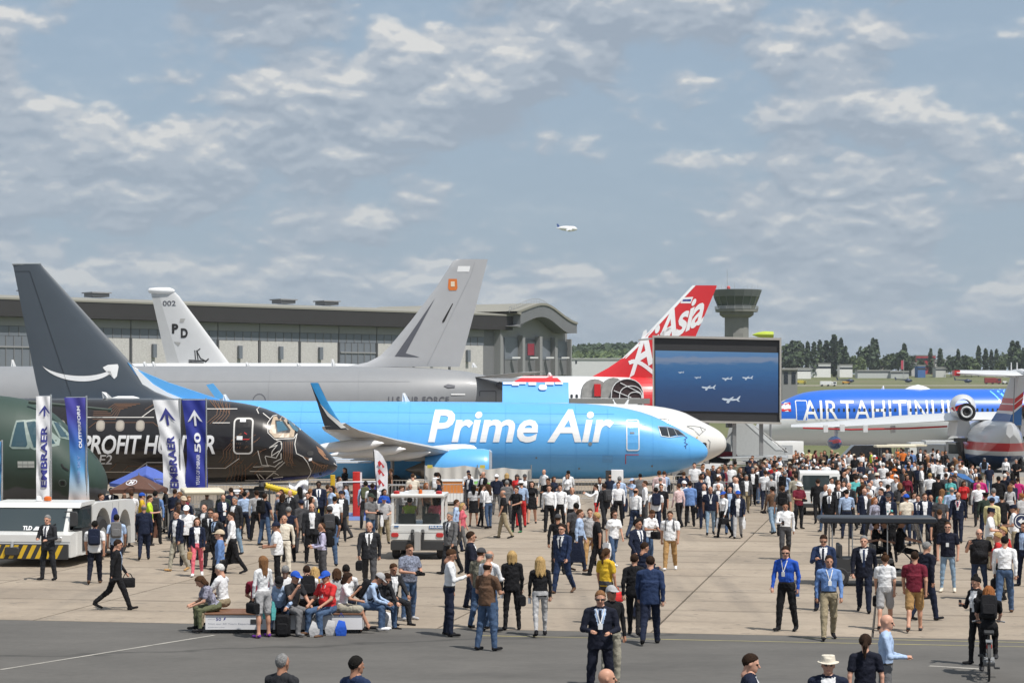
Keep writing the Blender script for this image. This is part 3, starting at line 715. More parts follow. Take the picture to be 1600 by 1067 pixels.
P.decal('hatch', [[(96, 751), (100, 751), (102, 754), (100, 757), (96, 757)]], M_BLACK, .016, 1)
MB().cyl(pt(45, 628, 77.2), pt(168, 640, 77.2), .07, .05, 6).cyl(pt(165, 640, 77.2), pt(174, 641, 77.2), .04, .09, 6).build('refuelling_probe', mat('probe_green', (.045, .065, .055), .5), P.o)
gear(P, X(60, 78), 78, 1.6, [(0, -.25), (0, .25)], .4, 'nose_gear'); gear(P, X(-500, 78), 75.8, 1.6, [(0, -.3), (.9, -.3)], .5); gear(P, X(-500, 78), 80.2, 1.6, [(0, .3), (.9, .3)], .5)
wing('wing', [((X(-330, 77), 77, 5.4), (X(-560, 77), 77, 5.3), .14), ((X(-600, 61), 61, 4.8), (X(-660, 61), 61, 4.8), .1)], GRN, P.o)
wing('wing', [((X(-330, 79), 79, 5.4), (X(-560, 79), 79, 5.3), .14), ((X(-480, 95), 95, 4.8), (X(-540, 95), 95, 4.8), .1)], GRN, P.o)

# ---- grey tanker (nose left, out of the frame)
TG = paint('tanker_grey', (.235, .245, .26), .45, .1)
P = Plane('tanker_plane', 150, [(-290, 650, 651, 0), (-280, 632, 672, .9), (-255, 608, 690, 1.7), (-215, 586, 698, 2.25), (-160, 575, 700, 2.5), (-60, 572.5, 700, 2.5), (520, 572, 700, 2.5), (620, 573, 694, 2.45), (700, 577, 672, 2.0), (760, 586, 650, 1.3), (800, 600, 640, .8), (822, 615, 633, .35), (828, 622, 630, .2)], -1, 'long grey military tanker with a plain grey fin carrying an orange crest', 'airplane')
P.fuselage(TG)
F = Fin(150, [(405, 714, 762), (408, 708, 761.5), (450, 681, 751), (500, 643, 738), (540, 610, 727.5), (556, 594, 723), (566, 574, 720), (573, 540, 718)])
fn = F.build('fin', paint('fin_grey', (.40, .41, .43), .45, .1), P.o)
DG = mat('dark_grey_mark', (.09, .095, .115), .6)
F.decal('fin_mark', [[(680, 466), (617, 557), (656, 558), (634, 552)]], DG, fn)
F.decal('fin_mark', [[(707, 474), (708, 475), (695, 502), (692, 505), (691, 502)]], M_BLACK, fn, 2)
F.decal('flag_patch', [[(716, 416), (735, 416), (733, 425), (714, 425)]], W_, fn, 2)
F.decal('crest', [[(701, 436), (714, 436), (715, 450), (713, 454), (702, 454), (700, 450)]], mat('crest_orange', (.62, .17, .03), .5), fn, 2)
F.decal('crest', [[(704.5, 440), (710.5, 440), (710.5, 448), (704.5, 448)]], mat('crest_cream', (.7, .6, .45), .5), fn, 1, .035)
F.strokes('rudder_seam', [[(742, 410), (735, 432), (668, 570)]], .7, paint('seam_pale', (.30, .31, .33)), fn)
P.text('U.S. AIR FORCE', 607, 619.5, 702, 630, DG, bold=.015, spacing=1.1)
rr_ = rrect(749.5, 611, 775, 634, 2); P.lines('door_outline', [rr_ + [rr_[0]]], 1.3, DG)
P.lines('cheat_line', [[(706, 616), (726, 616)]], 2, W_); P.decal('vent', [[(693, 603), (700, 600), (711, 602), (711, 605), (700, 606)]], DG, .02, 2)
P.lines('roundel', [bez([(396, 626), (398, 612), (414, 612), (416, 626)], 8)], 1.3, DG)
P.lines('panel_seam', [[(100, 596), (640, 596)], [(240, 580), (240, 625)], [(420, 580), (420, 625)], [(560, 580), (560, 625)]], .4, paint('seam_tanker', (.20, .21, .225)), .01)
MB().revolve(pt(775, 601, 149), (1, 0, -.15), [(0, .1), (.2, .25), (.5, .25), (.6, .1)], 10).build('tail_sensor', DG, P.o)
wing('stabilizer', [(pt(742, 589, 149.2), pt(800, 591, 149.2), .03), (pt(812, 582, 143), pt(852, 580, 143), .03)], paint('stab_grey', (.42, .43, .44), .45, .1), P.o)
wing('stabilizer', [(pt(700, 598, 151), pt(790, 602, 151), .1), (pt(782, 592, 161), pt(815, 590, 161), .08)], TG, P.o)
wing('wing', [((X(150, 148), 148, 3.2), (X(330, 148), 148, 3.0), .12), ((X(360, 126), 127, 4.6), (X(390, 126), 127, 4.6), .1)], TG, P.o)
wing('wing', [((X(150, 152), 152, 3.2), (X(330, 152), 152, 3.0), .12), ((X(330, 175), 175, 4.6), (X(370, 175), 175, 4.6), .1)], TG, P.o)
for x in (-190, 200): gear(P, X(x, 150), 150 - (1.8 if x > 0 else 0), 2.2, [(0, -.35), (0, .35), (1.2, -.35), (1.2, .35)] if x > 0 else [(0, -.3), (0, .3)], .5)
gear(P, X(200, 150), 151.8, 2.2, [(0, -.35), (0, .35), (1.2, -.35), (1.2, .35)], .5)
for x, h_ in ((20, 11), (226, 8), (240, 8), (386, 7), (466, 6), (520, 12), (740, 6)):
    D = 150; MB().add([pt(x - 3, 574, D), pt(x + 6, 574, D), pt(x + 1, 573 - h_, D), pt(x - 2, 573 - h_, D), (X(x + 2, D), D + .1, Z(574, D)), (X(x + 2, D), D - .1, Z(574, D))], [(0, 1, 2, 3), (4, 2, 3), (5, 2, 3)]).build('antenna', W_, P.o, smooth=0)
pt_ = P

# ---- patrol aircraft behind the tanker: pale fin and a line of its roof
LGY = paint('patrol_grey', (.58, .59, .60), .45, .1)
P = Plane('patrol_plane', 165, [(690, 640, 641, 0), (682, 622, 660, .8), (660, 597, 680, 1.6), (610, 575, 688, 2.0), (520, 567.5, 690, 2.1), (300, 567, 690, 2.1), (200, 568, 680, 1.9), (80, 574, 640, 1.0), (-10, 590, 615, .3)], 1, 'pale grey patrol aircraft with black code letters on its fin, mostly hidden behind the tanker', 'airplane')
P.fuselage(LGY)
F = Fin(165, [(457, 274, 236), (463, 280, 237), (500, 308, 246), (540, 338, 255), (575, 364, 263)])
fn = F.build('fin', LGY, P.o)
F.decal('rudder', [[(237, 463), (249, 463), (282, 574), (262, 574)]], paint('rudder_grey', (.47, .48, .485), .5, 0), fn, 4, .012)
MB().revolve(pt(231, 454, 165), (1, 0, -.02), [(0, .03), (.12, .2), (.9, .27), (1.7, .27), (2.05, .12), (2.12, .02)], 10).build('fin_tip_fairing', W_, fn, smooth=60)
F.text('002', 254.5, 470, 275, 478, DG, fn, .01); F.text('P', 269, 506, 279, 521, M_BLACK, fn, .05); F.text('D', 283, 513, 294, 528, M_BLACK, fn, .05)
F.strokes('ship_emblem', [[(296, 563), (322, 564)], [(296, 566), (318, 567)], [(306, 570), (320, 570)], [(322, 565), (326, 561)]], 1.9, M_BLACK, fn)
F.strokes('ship_emblem', [[(306, 561), (305, 548)], [(310, 561), (308, 549), (313, 545)], [(308, 548), (314, 560), (320, 563)]], 1.5, M_BLACK, fn)
[F.decal('panel', [q], mat('panel_grey', (.36, .36, .35), .5), fn, 1) for q in ([(282, 498), (290, 498), (287, 504), (281, 504)], [(272, 534), (283, 535), (279, 541)])]
gear(P, X(640, 165), 165, 2.0, [(0, -.25), (0, .25)], .4, 'nose_gear'); gear(P, X(480, 165), 162.5, 2.0, [(0, -.3), (0, .3)], .5); gear(P, X(480, 165), 167.5, 2.0, [(0, -.3), (0, .3)], .5)
wing('wing', [((X(600, 163), 163, 2.6), (X(460, 163), 163, 2.5), .12), ((X(470, 145), 147, 3.2), (X(440, 145), 147, 3.2), .1)], LGY, P.o)
wing('wing', [((X(600, 167), 167, 2.6), (X(460, 167), 167, 2.5), .12), ((X(440, 186), 186, 3.2), (X(410, 186), 186, 3.2), .1)], LGY, P.o)

# ---- red finned airliner behind the big screen (nose left)
RED = paint('airline_red', (.60, .022, .028), .35)
P = Plane('red_tail_airliner', 205, [(330, 650, 651, 0), (345, 625, 672, 1.2), (380, 600, 685, 2.2), (430, 589, 690, 2.7), (520, 587.5, 690, 2.82), (860, 587.5, 690, 2.82), (930, 588, 688, 2.8), (1000, 590, 672, 2.3), (1060, 596, 650, 1.5), (1120, 606, 632, .7), (1150, 614, 625, .3)], -1, 'white airliner with a red fin and white script, its nose hidden by the grey tanker', 'airplane')
P.fuselage(W_)
F = Fin(205, [(446, 1082, 1120), (450, 1079, 1119), (535, 998, 1083), (560, 972, 1074), (575, 950, 1069), (590, 922, 1063)])
fn = F.build('fin', RED, P.o)
F.decal('leading_edge_band', [[(1082, 446), (1087, 446), (1004, 535), (978, 560), (972, 560), (998, 535)]], W_, fn, 6, .03)
F.decal('flag_patch', [[(1067, 465), (1083, 464), (1079, 474), (1063, 474)]], W_, fn, 2); F.decal('flag_patch', [[(1067, 468), (1080, 467.5), (1079, 471), (1066, 471)]], mat('flag_blue', (.02, .04, .22), .5), fn, 1, .035)
for body_, p0, dr, up in (('Air', (983, 590), (66, -40), (2, -60)), ('Asia', (1022, 545), (76, -40), (8, -52))):
    lettering(body_, lambda a, b: F.near(p0[0] + dr[0] * a + up[0] * b, p0[1] + dr[1] * a + up[1] * b, .03), W_, fn, .022, .12, .9)
F.strokes('script_flourish', [bez([(1030, 590), (1012, 575), (996, 560), (985, 566)], 10)], 6, W_, fn, .03)
P.decal('roof_swoosh', [[(790, 586.5), (868, 586.8), (884, 603), (850, 604), (812, 601)]], RED, .03, 4)
P.decal('tail_paint', [[(985, 588), (1040, 594), (1040, 645), (1010, 640)]], RED, .06, 14)
for px in (893, 901, 909): P.window(px, 619, 4, 6, M_WIN)
D = 205; MB().add([pt(855, 588, D), pt(864, 588, D), pt(860, 582, D), pt(857, 582, D), (X(860, D), D + .2, Z(588, D)), (X(860, D), D - .2, Z(588, D))], [(0, 1, 2, 3), (4, 2, 3), (5, 2, 3)]).build('antenna', W_, P.o, smooth=0)
gear(P, X(400, 205), 205, 2, [(0, -.3), (0, .3)], .5, 'nose_gear'); gear(P, X(760, 205), 201, 2, [(0, -.4), (0, .4), (1.4, -.4), (1.4, .4)], .6); gear(P, X(760, 205), 209, 2, [(0, -.4), (0, .4), (1.4, -.4), (1.4, .4)], .6)
wing('stabilizer', [(pt(1040, 612, 204), pt(1110, 612, 204), .1), (pt(1100, 600, 194), pt(1130, 600, 194), .08)], W_, P.o); wing('stabilizer', [(pt(1040, 612, 206), pt(1110, 612, 206), .1), (pt(1100, 604, 216), pt(1130, 604, 216), .08)], W_, P.o)
wing('wing', [((X(640, 202), 202, 3.0), (X(800, 202), 202, 2.8), .12), ((X(830, 178), 178, 4.2), (X(860, 178), 178, 4.2), .1)], GW, P.o)

# ---- white airliner whose nose shows beyond the blue one
P = Plane('white_airliner', 125, [(1135, 693, 694, 0), (1132, 682, 703, .36), (1122, 672, 711, .75), (1108, 664, 718, 1.1), (1090, 655, 725, 1.42), (1065, 643, 731, 1.7), (1035, 636, 735, 1.86), (995, 632, 737, 1.95), (940, 630.5, 738, 1.97), (600, 630, 738, 1.97), (440, 632, 730, 1.8), (330, 640, 690, 1.0), (260, 655, 672, .3)], 1, 'white airliner whose nose shows just behind the blue cargo jet', 'airplane')
OFFW = paint('ivory_paint', (.70, .69, .66)); P.fuselage(OFFW)
P.lines('windshield_outline', [[(1073, 666), (1078, 665), (1094, 667), (1103, 671), (1098, 675), (1092, 680), (1084, 671), (1073, 666)], [(1094, 667), (1098, 675)]], 1.1, M_SEAM); P.decal('cockpit_window', [[(1080, 667), (1092, 668.5), (1096, 675), (1089, 678)]], mat('sun_blind', (.62, .64, .64), .3), .013, 2)
P.text('3', 1097, 691, 1104, 700, M_BLACK, bold=.05); P.lines('probe_mark', [[(1106, 687), (1109, 690), (1108, 700)]], 1.2, M_SEAM)
P.decal('gold_mark', [[(1084, 686), (1090, 681), (1089, 686), (1086, 689)]], mat('gold_paint', (.55, .36, .10), .5), .015, 1)
P.lines('handrail_outline', [[(1029, 655), (1036, 654), (1045, 656), (1046, 663)]], 1., M_SEAM)
gear(P, X(1065, 125), 125, 1.6, [(0, -.22), (0, .22)], .36, 'nose_gear'); gear(P, X(760, 125), 122, 1.6, [(0, -.3), (0, .3)], .5); gear(P, X(760, 125), 128, 1.6, [(0, -.3), (0, .3)], .5)
D = 124.9
for x in (962, 978): MB().add([pt(x - 3, 632, D), pt(x + 3, 632, D), pt(x + (5 if x > 970 else -5), 624, D), pt(x + (3 if x > 970 else -3), 624, D), (X(x, D), D + .1, Z(632, D)), (X(x, D), D - .1, Z(632, D))], [(0, 1, 2, 3), (4, 2, 3), (5, 2, 3)]).build('antenna', W_, P.o, smooth=0)
wing('wing', [((X(840, 123.5), 123.5, 2.0), (X(700, 123.5), 123.5, 1.9), .12), ((X(720, 112), 117, 2.2), (X(690, 112), 117, 2.2), .1)], GW, P.o)

# ---- blue and white long-haul airliner (nose left)
TB = paint('royal_blue_paint', (.018, .135, .60), .32)
P = Plane('blue_white_airliner', 217, [(1178, 674, 675, 0), (1183, 662, 684, .8), (1196, 648, 689, 1.5), (1212, 634, 692, 2.0), (1232, 622, 694, 2.45), (1260, 612.5, 695.5, 2.75), (1300, 608.5, 696, 2.88), (1360, 607.5, 697, 2.88), (1800, 607.5, 697, 2.88), (1920, 608, 685, 2.6), (2040, 613, 655, 1.4), (2130, 622, 634, .3)], -1, 'royal blue and white long haul airliner with white lettering above its windows', 'airplane')
P.fuselage([W_])
t2 = bpy.data.materials.new('two_tone_livery'); t2.use_nodes = True; tt = t2.node_tree; bs = tt.nodes['Principled BSDF']
bs.inputs['Roughness'].default_value = .3; bs.inputs['Coat Weight'].default_value = .3
gm = tt.nodes.new('ShaderNodeNewGeometry'); sx = tt.nodes.new('ShaderNodeSeparateXYZ'); tt.links.new(gm.outputs['Position'], sx.inputs[0])
mr = tt.nodes.new('ShaderNodeMapRange'); mr.inputs[1].default_value = Z(654.5, 215); mr.inputs[2].default_value = Z(653.5, 215); tt.links.new(sx.outputs[2], mr.inputs[0])
mx = tt.nodes.new('ShaderNodeMix'); mx.data_type = 'RGBA'; mx.inputs[6].default_value = (.74, .75, .76, 1); mx.inputs[7].default_value = (.018, .135, .60, 1)
tt.links.new(mr.outputs[0], mx.inputs[0]); tt.links.new(mx.outputs[2], bs.inputs['Base Color']); P.body.data.materials[0] = t2
P.text('AIR', 1254, 625.5, 1309, 656, M_WLET, bold=.004, spacing=1.02); P.text('TAHITI', 1313, 625.5, 1423, 656, M_WLET, bold=.004, spacing=1.02); P.text('NUI', 1429, 625.5, 1483, 656, M_WLET, bold=.004, spacing=1.1)
for px in range(1270, 1640, 8):
    if not (1400 < px < 1420 or 1496 < px < 1520): P.window(px, 640.5, 3.4, 5.4, M_WIN)
for a, b_ in ((1244, 1261), (1404, 1418)): P.door(a, 626, b_, 657, TB, M_WLET, 1.3, r=2)
P.decal('flag_patch', [[(1222, 629), (1236, 629), (1236, 643), (1222, 643)]], W_, .03, 2); P.decal('flag_patch', [[(1222, 629), (1236, 629), (1236, 633), (1222, 633)], [(1222, 639), (1236, 639), (1236, 643), (1222, 643)]], RED, .045, 1)
P.decal('star_mark', [[(1221, 625), (1228, 621), (1233, 624), (1228, 627)]], W_, .03, 1)
CY = paint('cyan_paint', (.20, .62, .85))
for x, wd, m in ((1548, 2.2, CY), (1560, 3.5, CY), (1571, 5, paint('pale_cyan', (.35, .75, .9)))): P.lines('tail_stripe', [bez([(x, 608), (x + 14, 620), (x + 24, 640), (x + 24, 657)], 10)], wd, m, .03)
P.decal('cockpit_window', [[(1196, 649), (1203, 643), (1214, 641), (1216, 647), (1206, 651)]], M_WIN, .03, 3)
D = 217; MB().revolve(pt(1413, 609, D), (1, 0, 0), [(0, .1), (.5, .6), (1.4, 1.0), (2.2, .6), (2.8, .05)], 14, sc=(.55, .8)).build('radome_blister', W_, P.o, smooth=60)
MB().add([pt(1377, 608, D), pt(1382, 608, D), pt(1381, 602.5, D), pt(1379.5, 603, D), (X(1380, D), D + .2, Z(608, D)), (X(1380, D), D - .2, Z(608, D))], [(0, 1, 2, 3), (4, 2, 3), (5, 2, 3)]).build('antenna', W_, P.o, smooth=0)
wing('wing', [((X(1480, 214.5), 214.5, .9), (X(1640, 214.5), 214.5, .7), .12), ((X(1700, 190), 190, 3.0), (X(1730, 190), 190, 3.0), .1)], GW, P.o); wing('wing', [((X(1480, 219.5), 219.5, .9), (X(1640, 219.5), 219.5, .7), .12), ((X(1700, 246), 246, 3.0), (X(1730, 246), 246, 3.0), .1)], GW, P.o)
gear(P, X(1240, 217), 217, 1.2, [(0, -.3), (0, .3)], .5, 'nose_gear'); gear(P, X(1560, 217), 213, 1.2, [(0, -.4), (0, .4), (1.4, -.4), (1.4, .4)], .65); gear(P, X(1560, 217), 221, 1.2, [(0, -.4), (0, .4), (1.4, -.4), (1.4, .4)], .65)
MB().revolve(pt(1520, 697, 217), (1, 0, 0), [(-3.5, .2), (-2.5, 1.2), (2.5, 1.5), (8, 1.2), (9, .2)], 18, sc=(.45, 1.4)).build('belly_fairing', paint('belly_grey', (.33, .34, .35)), P.o, smooth=60)
F = Fin(217, [(430, 2110, 2150), (608, 1960, 2100)]); F.build('fin', TB, P.o, 5)
# ---- flying boat seen from behind: hull, high wing, pods over the wing roots, T-tail
class NS: pass
P = NS(); P.gz = zt(158); P.o = thing('amphibian_plane', (X(1550, 158), 158, P.gz), 'white red and dark blue flying boat seen from behind with a T-shaped tail', 'airplane')
HULL = paint('hull_white', (.66, .67, .68)); NAVY = paint('hull_navy', (.012, .055, .17), .35); HRED = paint('hull_red', (.50, .03, .035), .4)
def hull_ring(cx, D, w, zt_, zk, zb):
    """half width w, top z, chine z (where the navy bottom starts), keel z"""
    o = []
    for k in range(13):
        a = math.pi * k / 12; o.append((cx + w * math.cos(a) * (1 if 0 < k < 12 else 1), D, zk + (zt_ - zk) * math.sin(a) ** .75))
    o += [(cx - w * .96, D, zk - (zk - zb) * .12), (cx - w * .5, D, zk - (zk - zb) * .6), (cx, D, zb), (cx + w * .5, D, zk - (zk - zb) * .6), (cx + w * .96, D, zk - (zk - zb) * .12)]
    return o
C0 = X(1549, 156)
secs = [(X(1580, 148), 148.4, .25, 3.3, 2.6, 2.3), (X(1578, 149), 149, .6, 3.45, 2.2, 1.7), (X(1572, 151), 151, 1.25, 3.5, 1.35, .75), (X(1564, 153.5), 153.5, 1.75, 3.5, .95, .25), (X(1552, 157), 157, 2.05, 3.5, .72, -.28), (X(1540, 164), 164, 2.1, 3.5, .6, -.4), (X(1530, 172), 172, 1.9, 3.4, .6, -.35), (X(1522, 182), 182, 1.2, 3.0, .8, 0), (X(1520, 186), 186, .3, 2.2, 1.2, .8)]
b_ = MB(); b_.loft([hull_ring(*q) for q in secs])
hm = bpy.data.materials.new('hull_livery'); hm.use_nodes = True; tt = hm.node_tree; bs = tt.nodes['Principled BSDF']; bs.inputs['Roughness'].default_value = .32; bs.inputs['Coat Weight'].default_value = .3
gm = tt.nodes.new('ShaderNodeNewGeometry'); sx = tt.nodes.new('ShaderNodeSeparateXYZ'); tt.links.new(gm.outputs['Position'], sx.inputs[0])
cr = tt.nodes.new('ShaderNodeValToRGB'); mr = tt.nodes.new('ShaderNodeMapRange'); mr.inputs[1].default_value = -1; mr.inputs[2].default_value = 4; tt.links.new(sx.outputs[2], mr.inputs[0]); tt.links.new(mr.outputs[0], cr.inputs[0])
cr.color_ramp.interpolation = 'CONSTANT'
z01 = lambda z: (z + 1) / 5
for i, (z, c) in enumerate(((-1, (.012, .055, .17)), (.98, (.66, .67, .68)), (1.32, (.50, .03, .035)), (1.92, (.50, .51, .52)))):
    e = cr.color_ramp.elements[i] if i < 2 else cr.color_ramp.elements.new(z01(z)); e.position = max(z01(z), 0); e.color = (*c, 1)
tt.links.new(cr.outputs[0], bs.inputs['Base Color'])
b_.build('hull', hm, P.o, smooth=40)
def ang(px, py, D): return Vector((X(px, D), D, Z(py, D)))
wing('wing', [(ang(1500, 648, 163.5), ang(1500, 656, 158.5), .12), (ang(1400, 652, 166), ang(1395, 662, 162), .11), (ang(1300, 660, 169), ang(1300, 667, 166), .1), (ang(1236, 664, 171), ang(1236, 667, 169), .09)], HULL, P.o)
MB().tube([ang(1255, 668.5, 166.2), ang(1330, 671, 164), ang(1420, 669, 161.6), ang(1480, 666, 159.8)], .07, 5).build('trim_line', HRED, P.o)
for px, py in ((1290, 668), (1316, 667), (1352, 668), (1395, 669)): MB().box(ang(px - 3, py + 7, 163), ang(px + 3, py - 4, 163.3)).build('flap_bracket', HULL, P.o)
wing('wing', [(ang(1500, 648, 163.5), ang(1500, 656, 158.5), .12), (ang(1640, 646, 163.5), ang(1640, 655, 158.5), .12), (ang(1900, 660, 171), ang(1900, 664, 169), .09)], HULL, P.o)
fl = MB().revolve(ang(1306, 692, 164.5), (0, 1, 0), [(-1.2, .04), (-.6, .5), (.5, .72), (1.6, .6), (3.2, .1)], 14, sc=(.75, .75)).build('wing_float', hm, P.o, smooth=60)
for o in (fl,): o.data.materials[0] = NAVY
MB().revolve(ang(1306, 690.5, 164.4), (0, 1, 0), [(-1.1, .04), (-.6, .42), (.5, .62), (1.6, .52), (3.0, .08)], 14, sc=(.6, .8)).build('float_top', HRED, fl, smooth=60)
MB().cyl(ang(1306, 684, 166), ang(1307, 668, 167), .12, .2, 8).build('float_strut', HULL, fl)
for px in (1505, 1605):
    c = ang(px, 636, 159); ax = Vector((-c.x * .9, -c.y, 0)).normalized(); rt_ = Vector((-ax.y, ax.x, 0)) * -1
    if rt_.x < 0: rt_ = -rt_
    e = MB().revolve(c, ax, [(-5.4, .6), (-5.2, .85), (-4, .98), (-1, .98), (.4, .82), (1.2, .62)], 24).build('engine_pod', HULL, P.o, smooth=50)
    k = c + ax * 1.2 + rt_ * .22 + Vector((0, 0, -.36)); MB().revolve(k, ax, [(-.6, .62), (0, .68), (.08, .64), (.05, .5), (-.5, .46)], 22).build('nozzle_ring', M_BLACK, e)
    MB().revolve(k, ax, [(-.4, .5), (.2, .44), (.26, .38), (.1, .28)], 20).build('nozzle_liner', paint('pale_liner', (.6, .62, .63)), e)
    MB().revolve(k, ax, [(-.1, .28), (.16, .28), (.18, .2), (.05, .0)], 16).build('exhaust_plug', M_BLACK, e)
    MB().add([c + ax * .5 - rt_ * .92 - Vector((0, 0, .05)), c + ax * 1.0 - rt_ * .72 - Vector((0, 0, .3)), c + ax * 1.32 - rt_ * .22 - Vector((0, 0, .2)), c + ax * 1.26 - rt_ * .1 + Vector((0, 0, .25))], [(0, 1, 2, 3)]).build('red_wedge', HRED, e, smooth=0)
    MB().prism([(c.x - .5, c.z - 2.2), (c.x + .7, c.z - 2.2), (c.x + .42, c.z - .6), (c.x - .3, c.z - .6)], 159.2, 162.5).build('pylon', HULL, e)
# main leg hanging below the left pod, and its door
l_ = MB().cyl(ang(1499, 690, 157.5), ang(1507, 733, 157.5), .3, .16, 8).cyl(ang(1515, 691, 157.5), ang(1509, 730, 157.5), .12, .1, 6).box(ang(1494, 690, 157.3), ang(1519, 684, 158.2)).build('landing_gear', M_BLACK, P.o)
MB().revolve(ang(1508, 742, 157.2), (1, 0, 0), [(-.25, .3), (-.25, .5), (-.15, .58), (.15, .58), (.25, .5), (.25, .3)], 18, caps=True).build('wheel', mat('tyre_rubber', (.022,) * 3), l_)
l_ = MB().cyl(ang(1600, 690, 156), ang(1595, 735, 156), .22, .16, 8).build('landing_gear', M_BLACK, P.o)
for px in (1586, 1600): MB().revolve(ang(px, 740, 155.4), (1, 0, 0), [(-.22, .3), (-.22, .52), (-.12, .6), (.12, .6), (.22, .52), (.22, .3)], 18, caps=True).build('wheel', MATS['tyre_rubber'], l_)
MB().rbox(ang(1574, 738, 155), ang(1586, 714, 155.3), .3).build('gear_door', HULL, l_); MB().rbox(ang(1597, 722, 154), ang(1610, 705, 154.3), .3).build('gear_door', HULL, l_)
fm = bpy.data.materials.new('tail_livery'); fm.use_nodes = True; tt = fm.node_tree; bs = tt.nodes['Principled BSDF']; bs.inputs['Roughness'].default_value = .35
gm = tt.nodes.new('ShaderNodeNewGeometry'); sx = tt.nodes.new('ShaderNodeSeparateXYZ'); tt.links.new(gm.outputs['Position'], sx.inputs[0])
ad = tt.nodes.new('ShaderNodeMath'); ad.operation = 'MULTIPLY_ADD'; ad.inputs[1].default_value = -.9; ad.inputs[2].default_value = .9 * X(1582, 150); tt.links.new(sx.outputs[0], ad.inputs[0])
a2 = tt.nodes.new('ShaderNodeMath'); a2.operation = 'ADD'; tt.links.new(ad.outputs[0], a2.inputs[0]); tt.links.new(sx.outputs[2], a2.inputs[1])
mr = tt.nodes.new('ShaderNodeMapRange'); mr.inputs[1].default_value = 3; mr.inputs[2].default_value = 7.2; tt.links.new(a2.outputs[0], mr.inputs[0])
cr = tt.nodes.new('ShaderNodeValToRGB'); cr.color_ramp.interpolation = 'CONSTANT'; tt.links.new(mr.outputs[0], cr.inputs[0])
for i, (p, c) in enumerate(((0, (.03, .14, .38)), (.30, (.7, .7, .72)), (.34, (.5, .03, .035)), (.44, (.7, .7, .72)), (.46, (.5, .03, .035)), (.54, (.52, .53, .54)))):
    e = cr.color_ramp.elements[i] if i < 2 else cr.color_ramp.elements.new(p); e.position = p; e.color = (*c, 1)
tt.links.new(cr.outputs[0], bs.inputs['Base Color'])
b_ = MB(); b_.loft([[(X(1571, 150), 149.2, Z(664, 150)), (X(1592, 150), 149.2, Z(664, 150)), (X(1588, 150), 156, Z(664, 150)), (X(1575, 150), 156, Z(664, 150))], [(X(1576, 150), 148.6, Z(640, 150)), (X(1589, 150), 148.6, Z(640, 150)), (X(1587, 150), 153.4, Z(640, 150)), (X(1577, 150), 153.4, Z(640, 150))], [(X(1580, 150), 147.6, Z(588, 150)), (X(1590, 150), 147.6, Z(588, 150)), (X(1588, 150), 150.5, Z(588, 150)), (X(1582, 150), 150.5, Z(588, 150))]])
fn = b_.build('fin', fm, P.o, smooth=0)
MB().tube([ang(1583, 664, 149.0), ang(1584, 628, 148.2), ang(1586, 590, 147.4)], .04, 5).build('rudder_hinge', M_SEAM, fn)
wing('tailplane', [(ang(1493, 581.5, 150), ang(1495, 582.5, 148.8), .16), (ang(1500, 581, 150.2), ang(1500, 583, 148.7), .2), (ang(1585, 583, 150.6), ang(1585, 587, 147.6), .16), (ang(1678, 581, 150), ang(1678, 583, 148.8), .16)], HULL, P.o)
MB().box(ang(1491.5, 587, 149), ang(1496.5, 578.8, 149.8)).build('tailplane_tip', HRED, P.o)
MB().revolve(ang(1585, 583, 151), (0, -1, 0), [(-.8, .05), (-.2, .26), (2.2, .3), (3.2, .12)], 12).build('fin_top_fairing', HULL, P.o, smooth=50)
for px in (1580, 1589): MB().cyl(ang(px, 578, 149), ang(px, 566, 149), .05, .03, 5).build('antenna', HULL, P.o)
MB().tube([ang(1543, 700, 152.6), ang(1546, 677, 152.3), ang(1549, 674, 152.2)], .09, 5).build('hull_door_seam', M_SEAM, P.o)
lettering('262', lambda a, b: Vector((X(1558 + 14 * a, 151.2), 151.2 - .9 - .2 * b, Z(681 - 7 * b, 151))), M_SEAM, P.o, .02)

# ---- the airliner in the air, far away
D = 1300
P = NS(); P.o = thing('flying_airliner', (X(886, D), D, Z(357, D)), 'small white airliner with a blue tail flying high in the sky', 'airplane')
def fp(px, py, dy=0): return (X(px, D + dy), D + dy, Z(py, D + dy))
b_ = MB(); st = [(869.5, 356.4, .15), (873, 356.3, .6), (878, 356.7, 1.25), (884, 357, 1.55), (896, 357.4, 1.55), (900, 357.8, 1.0), (902, 358.2, .25)]
b_.loft([[(X(a, D), D + r * math.cos(2 * math.pi * k / 12), Z(b, D) + r * math.sin(2 * math.pi * k / 12)) for k in range(12)] for a, b, r in st]); b_.build('fuselage', W_, P.o)
wing('fin', [(fp(876, 356), fp(871.5, 356.5), .1, (0, 1, 0)), (fp(872, 350), fp(869.5, 350), .08, (0, 1, 0))], paint('tail_blue', (.03, .08, .28)), P.o)
wing('wing', [(fp(892, 358, -1.5), fp(885, 358.3, -1.5), .1), (fp(887, 360.8, -17), fp(885, 361, -17), .1)], GW, P.o); wing('wing', [(fp(892, 358, 1.5), fp(885, 358.3, 1.5), .1), (fp(886, 357, 17), fp(884, 357, 17), .1)], GW, P.o)
for dy in (-5.5, 5.5): MB().revolve(fp(893.5, 359.6, dy), (-1, 0, 0), [(0, .7), (.2, .95), (2.2, .95), (3.4, .5)], 12, caps=True).build('engine', W_, P.o)
wing('stabilizer', [(fp(875, 357, -1), fp(871, 357, -1), .1), (fp(872, 357.4, -6), fp(870.5, 357.4, -6), .1)], GW, P.o)

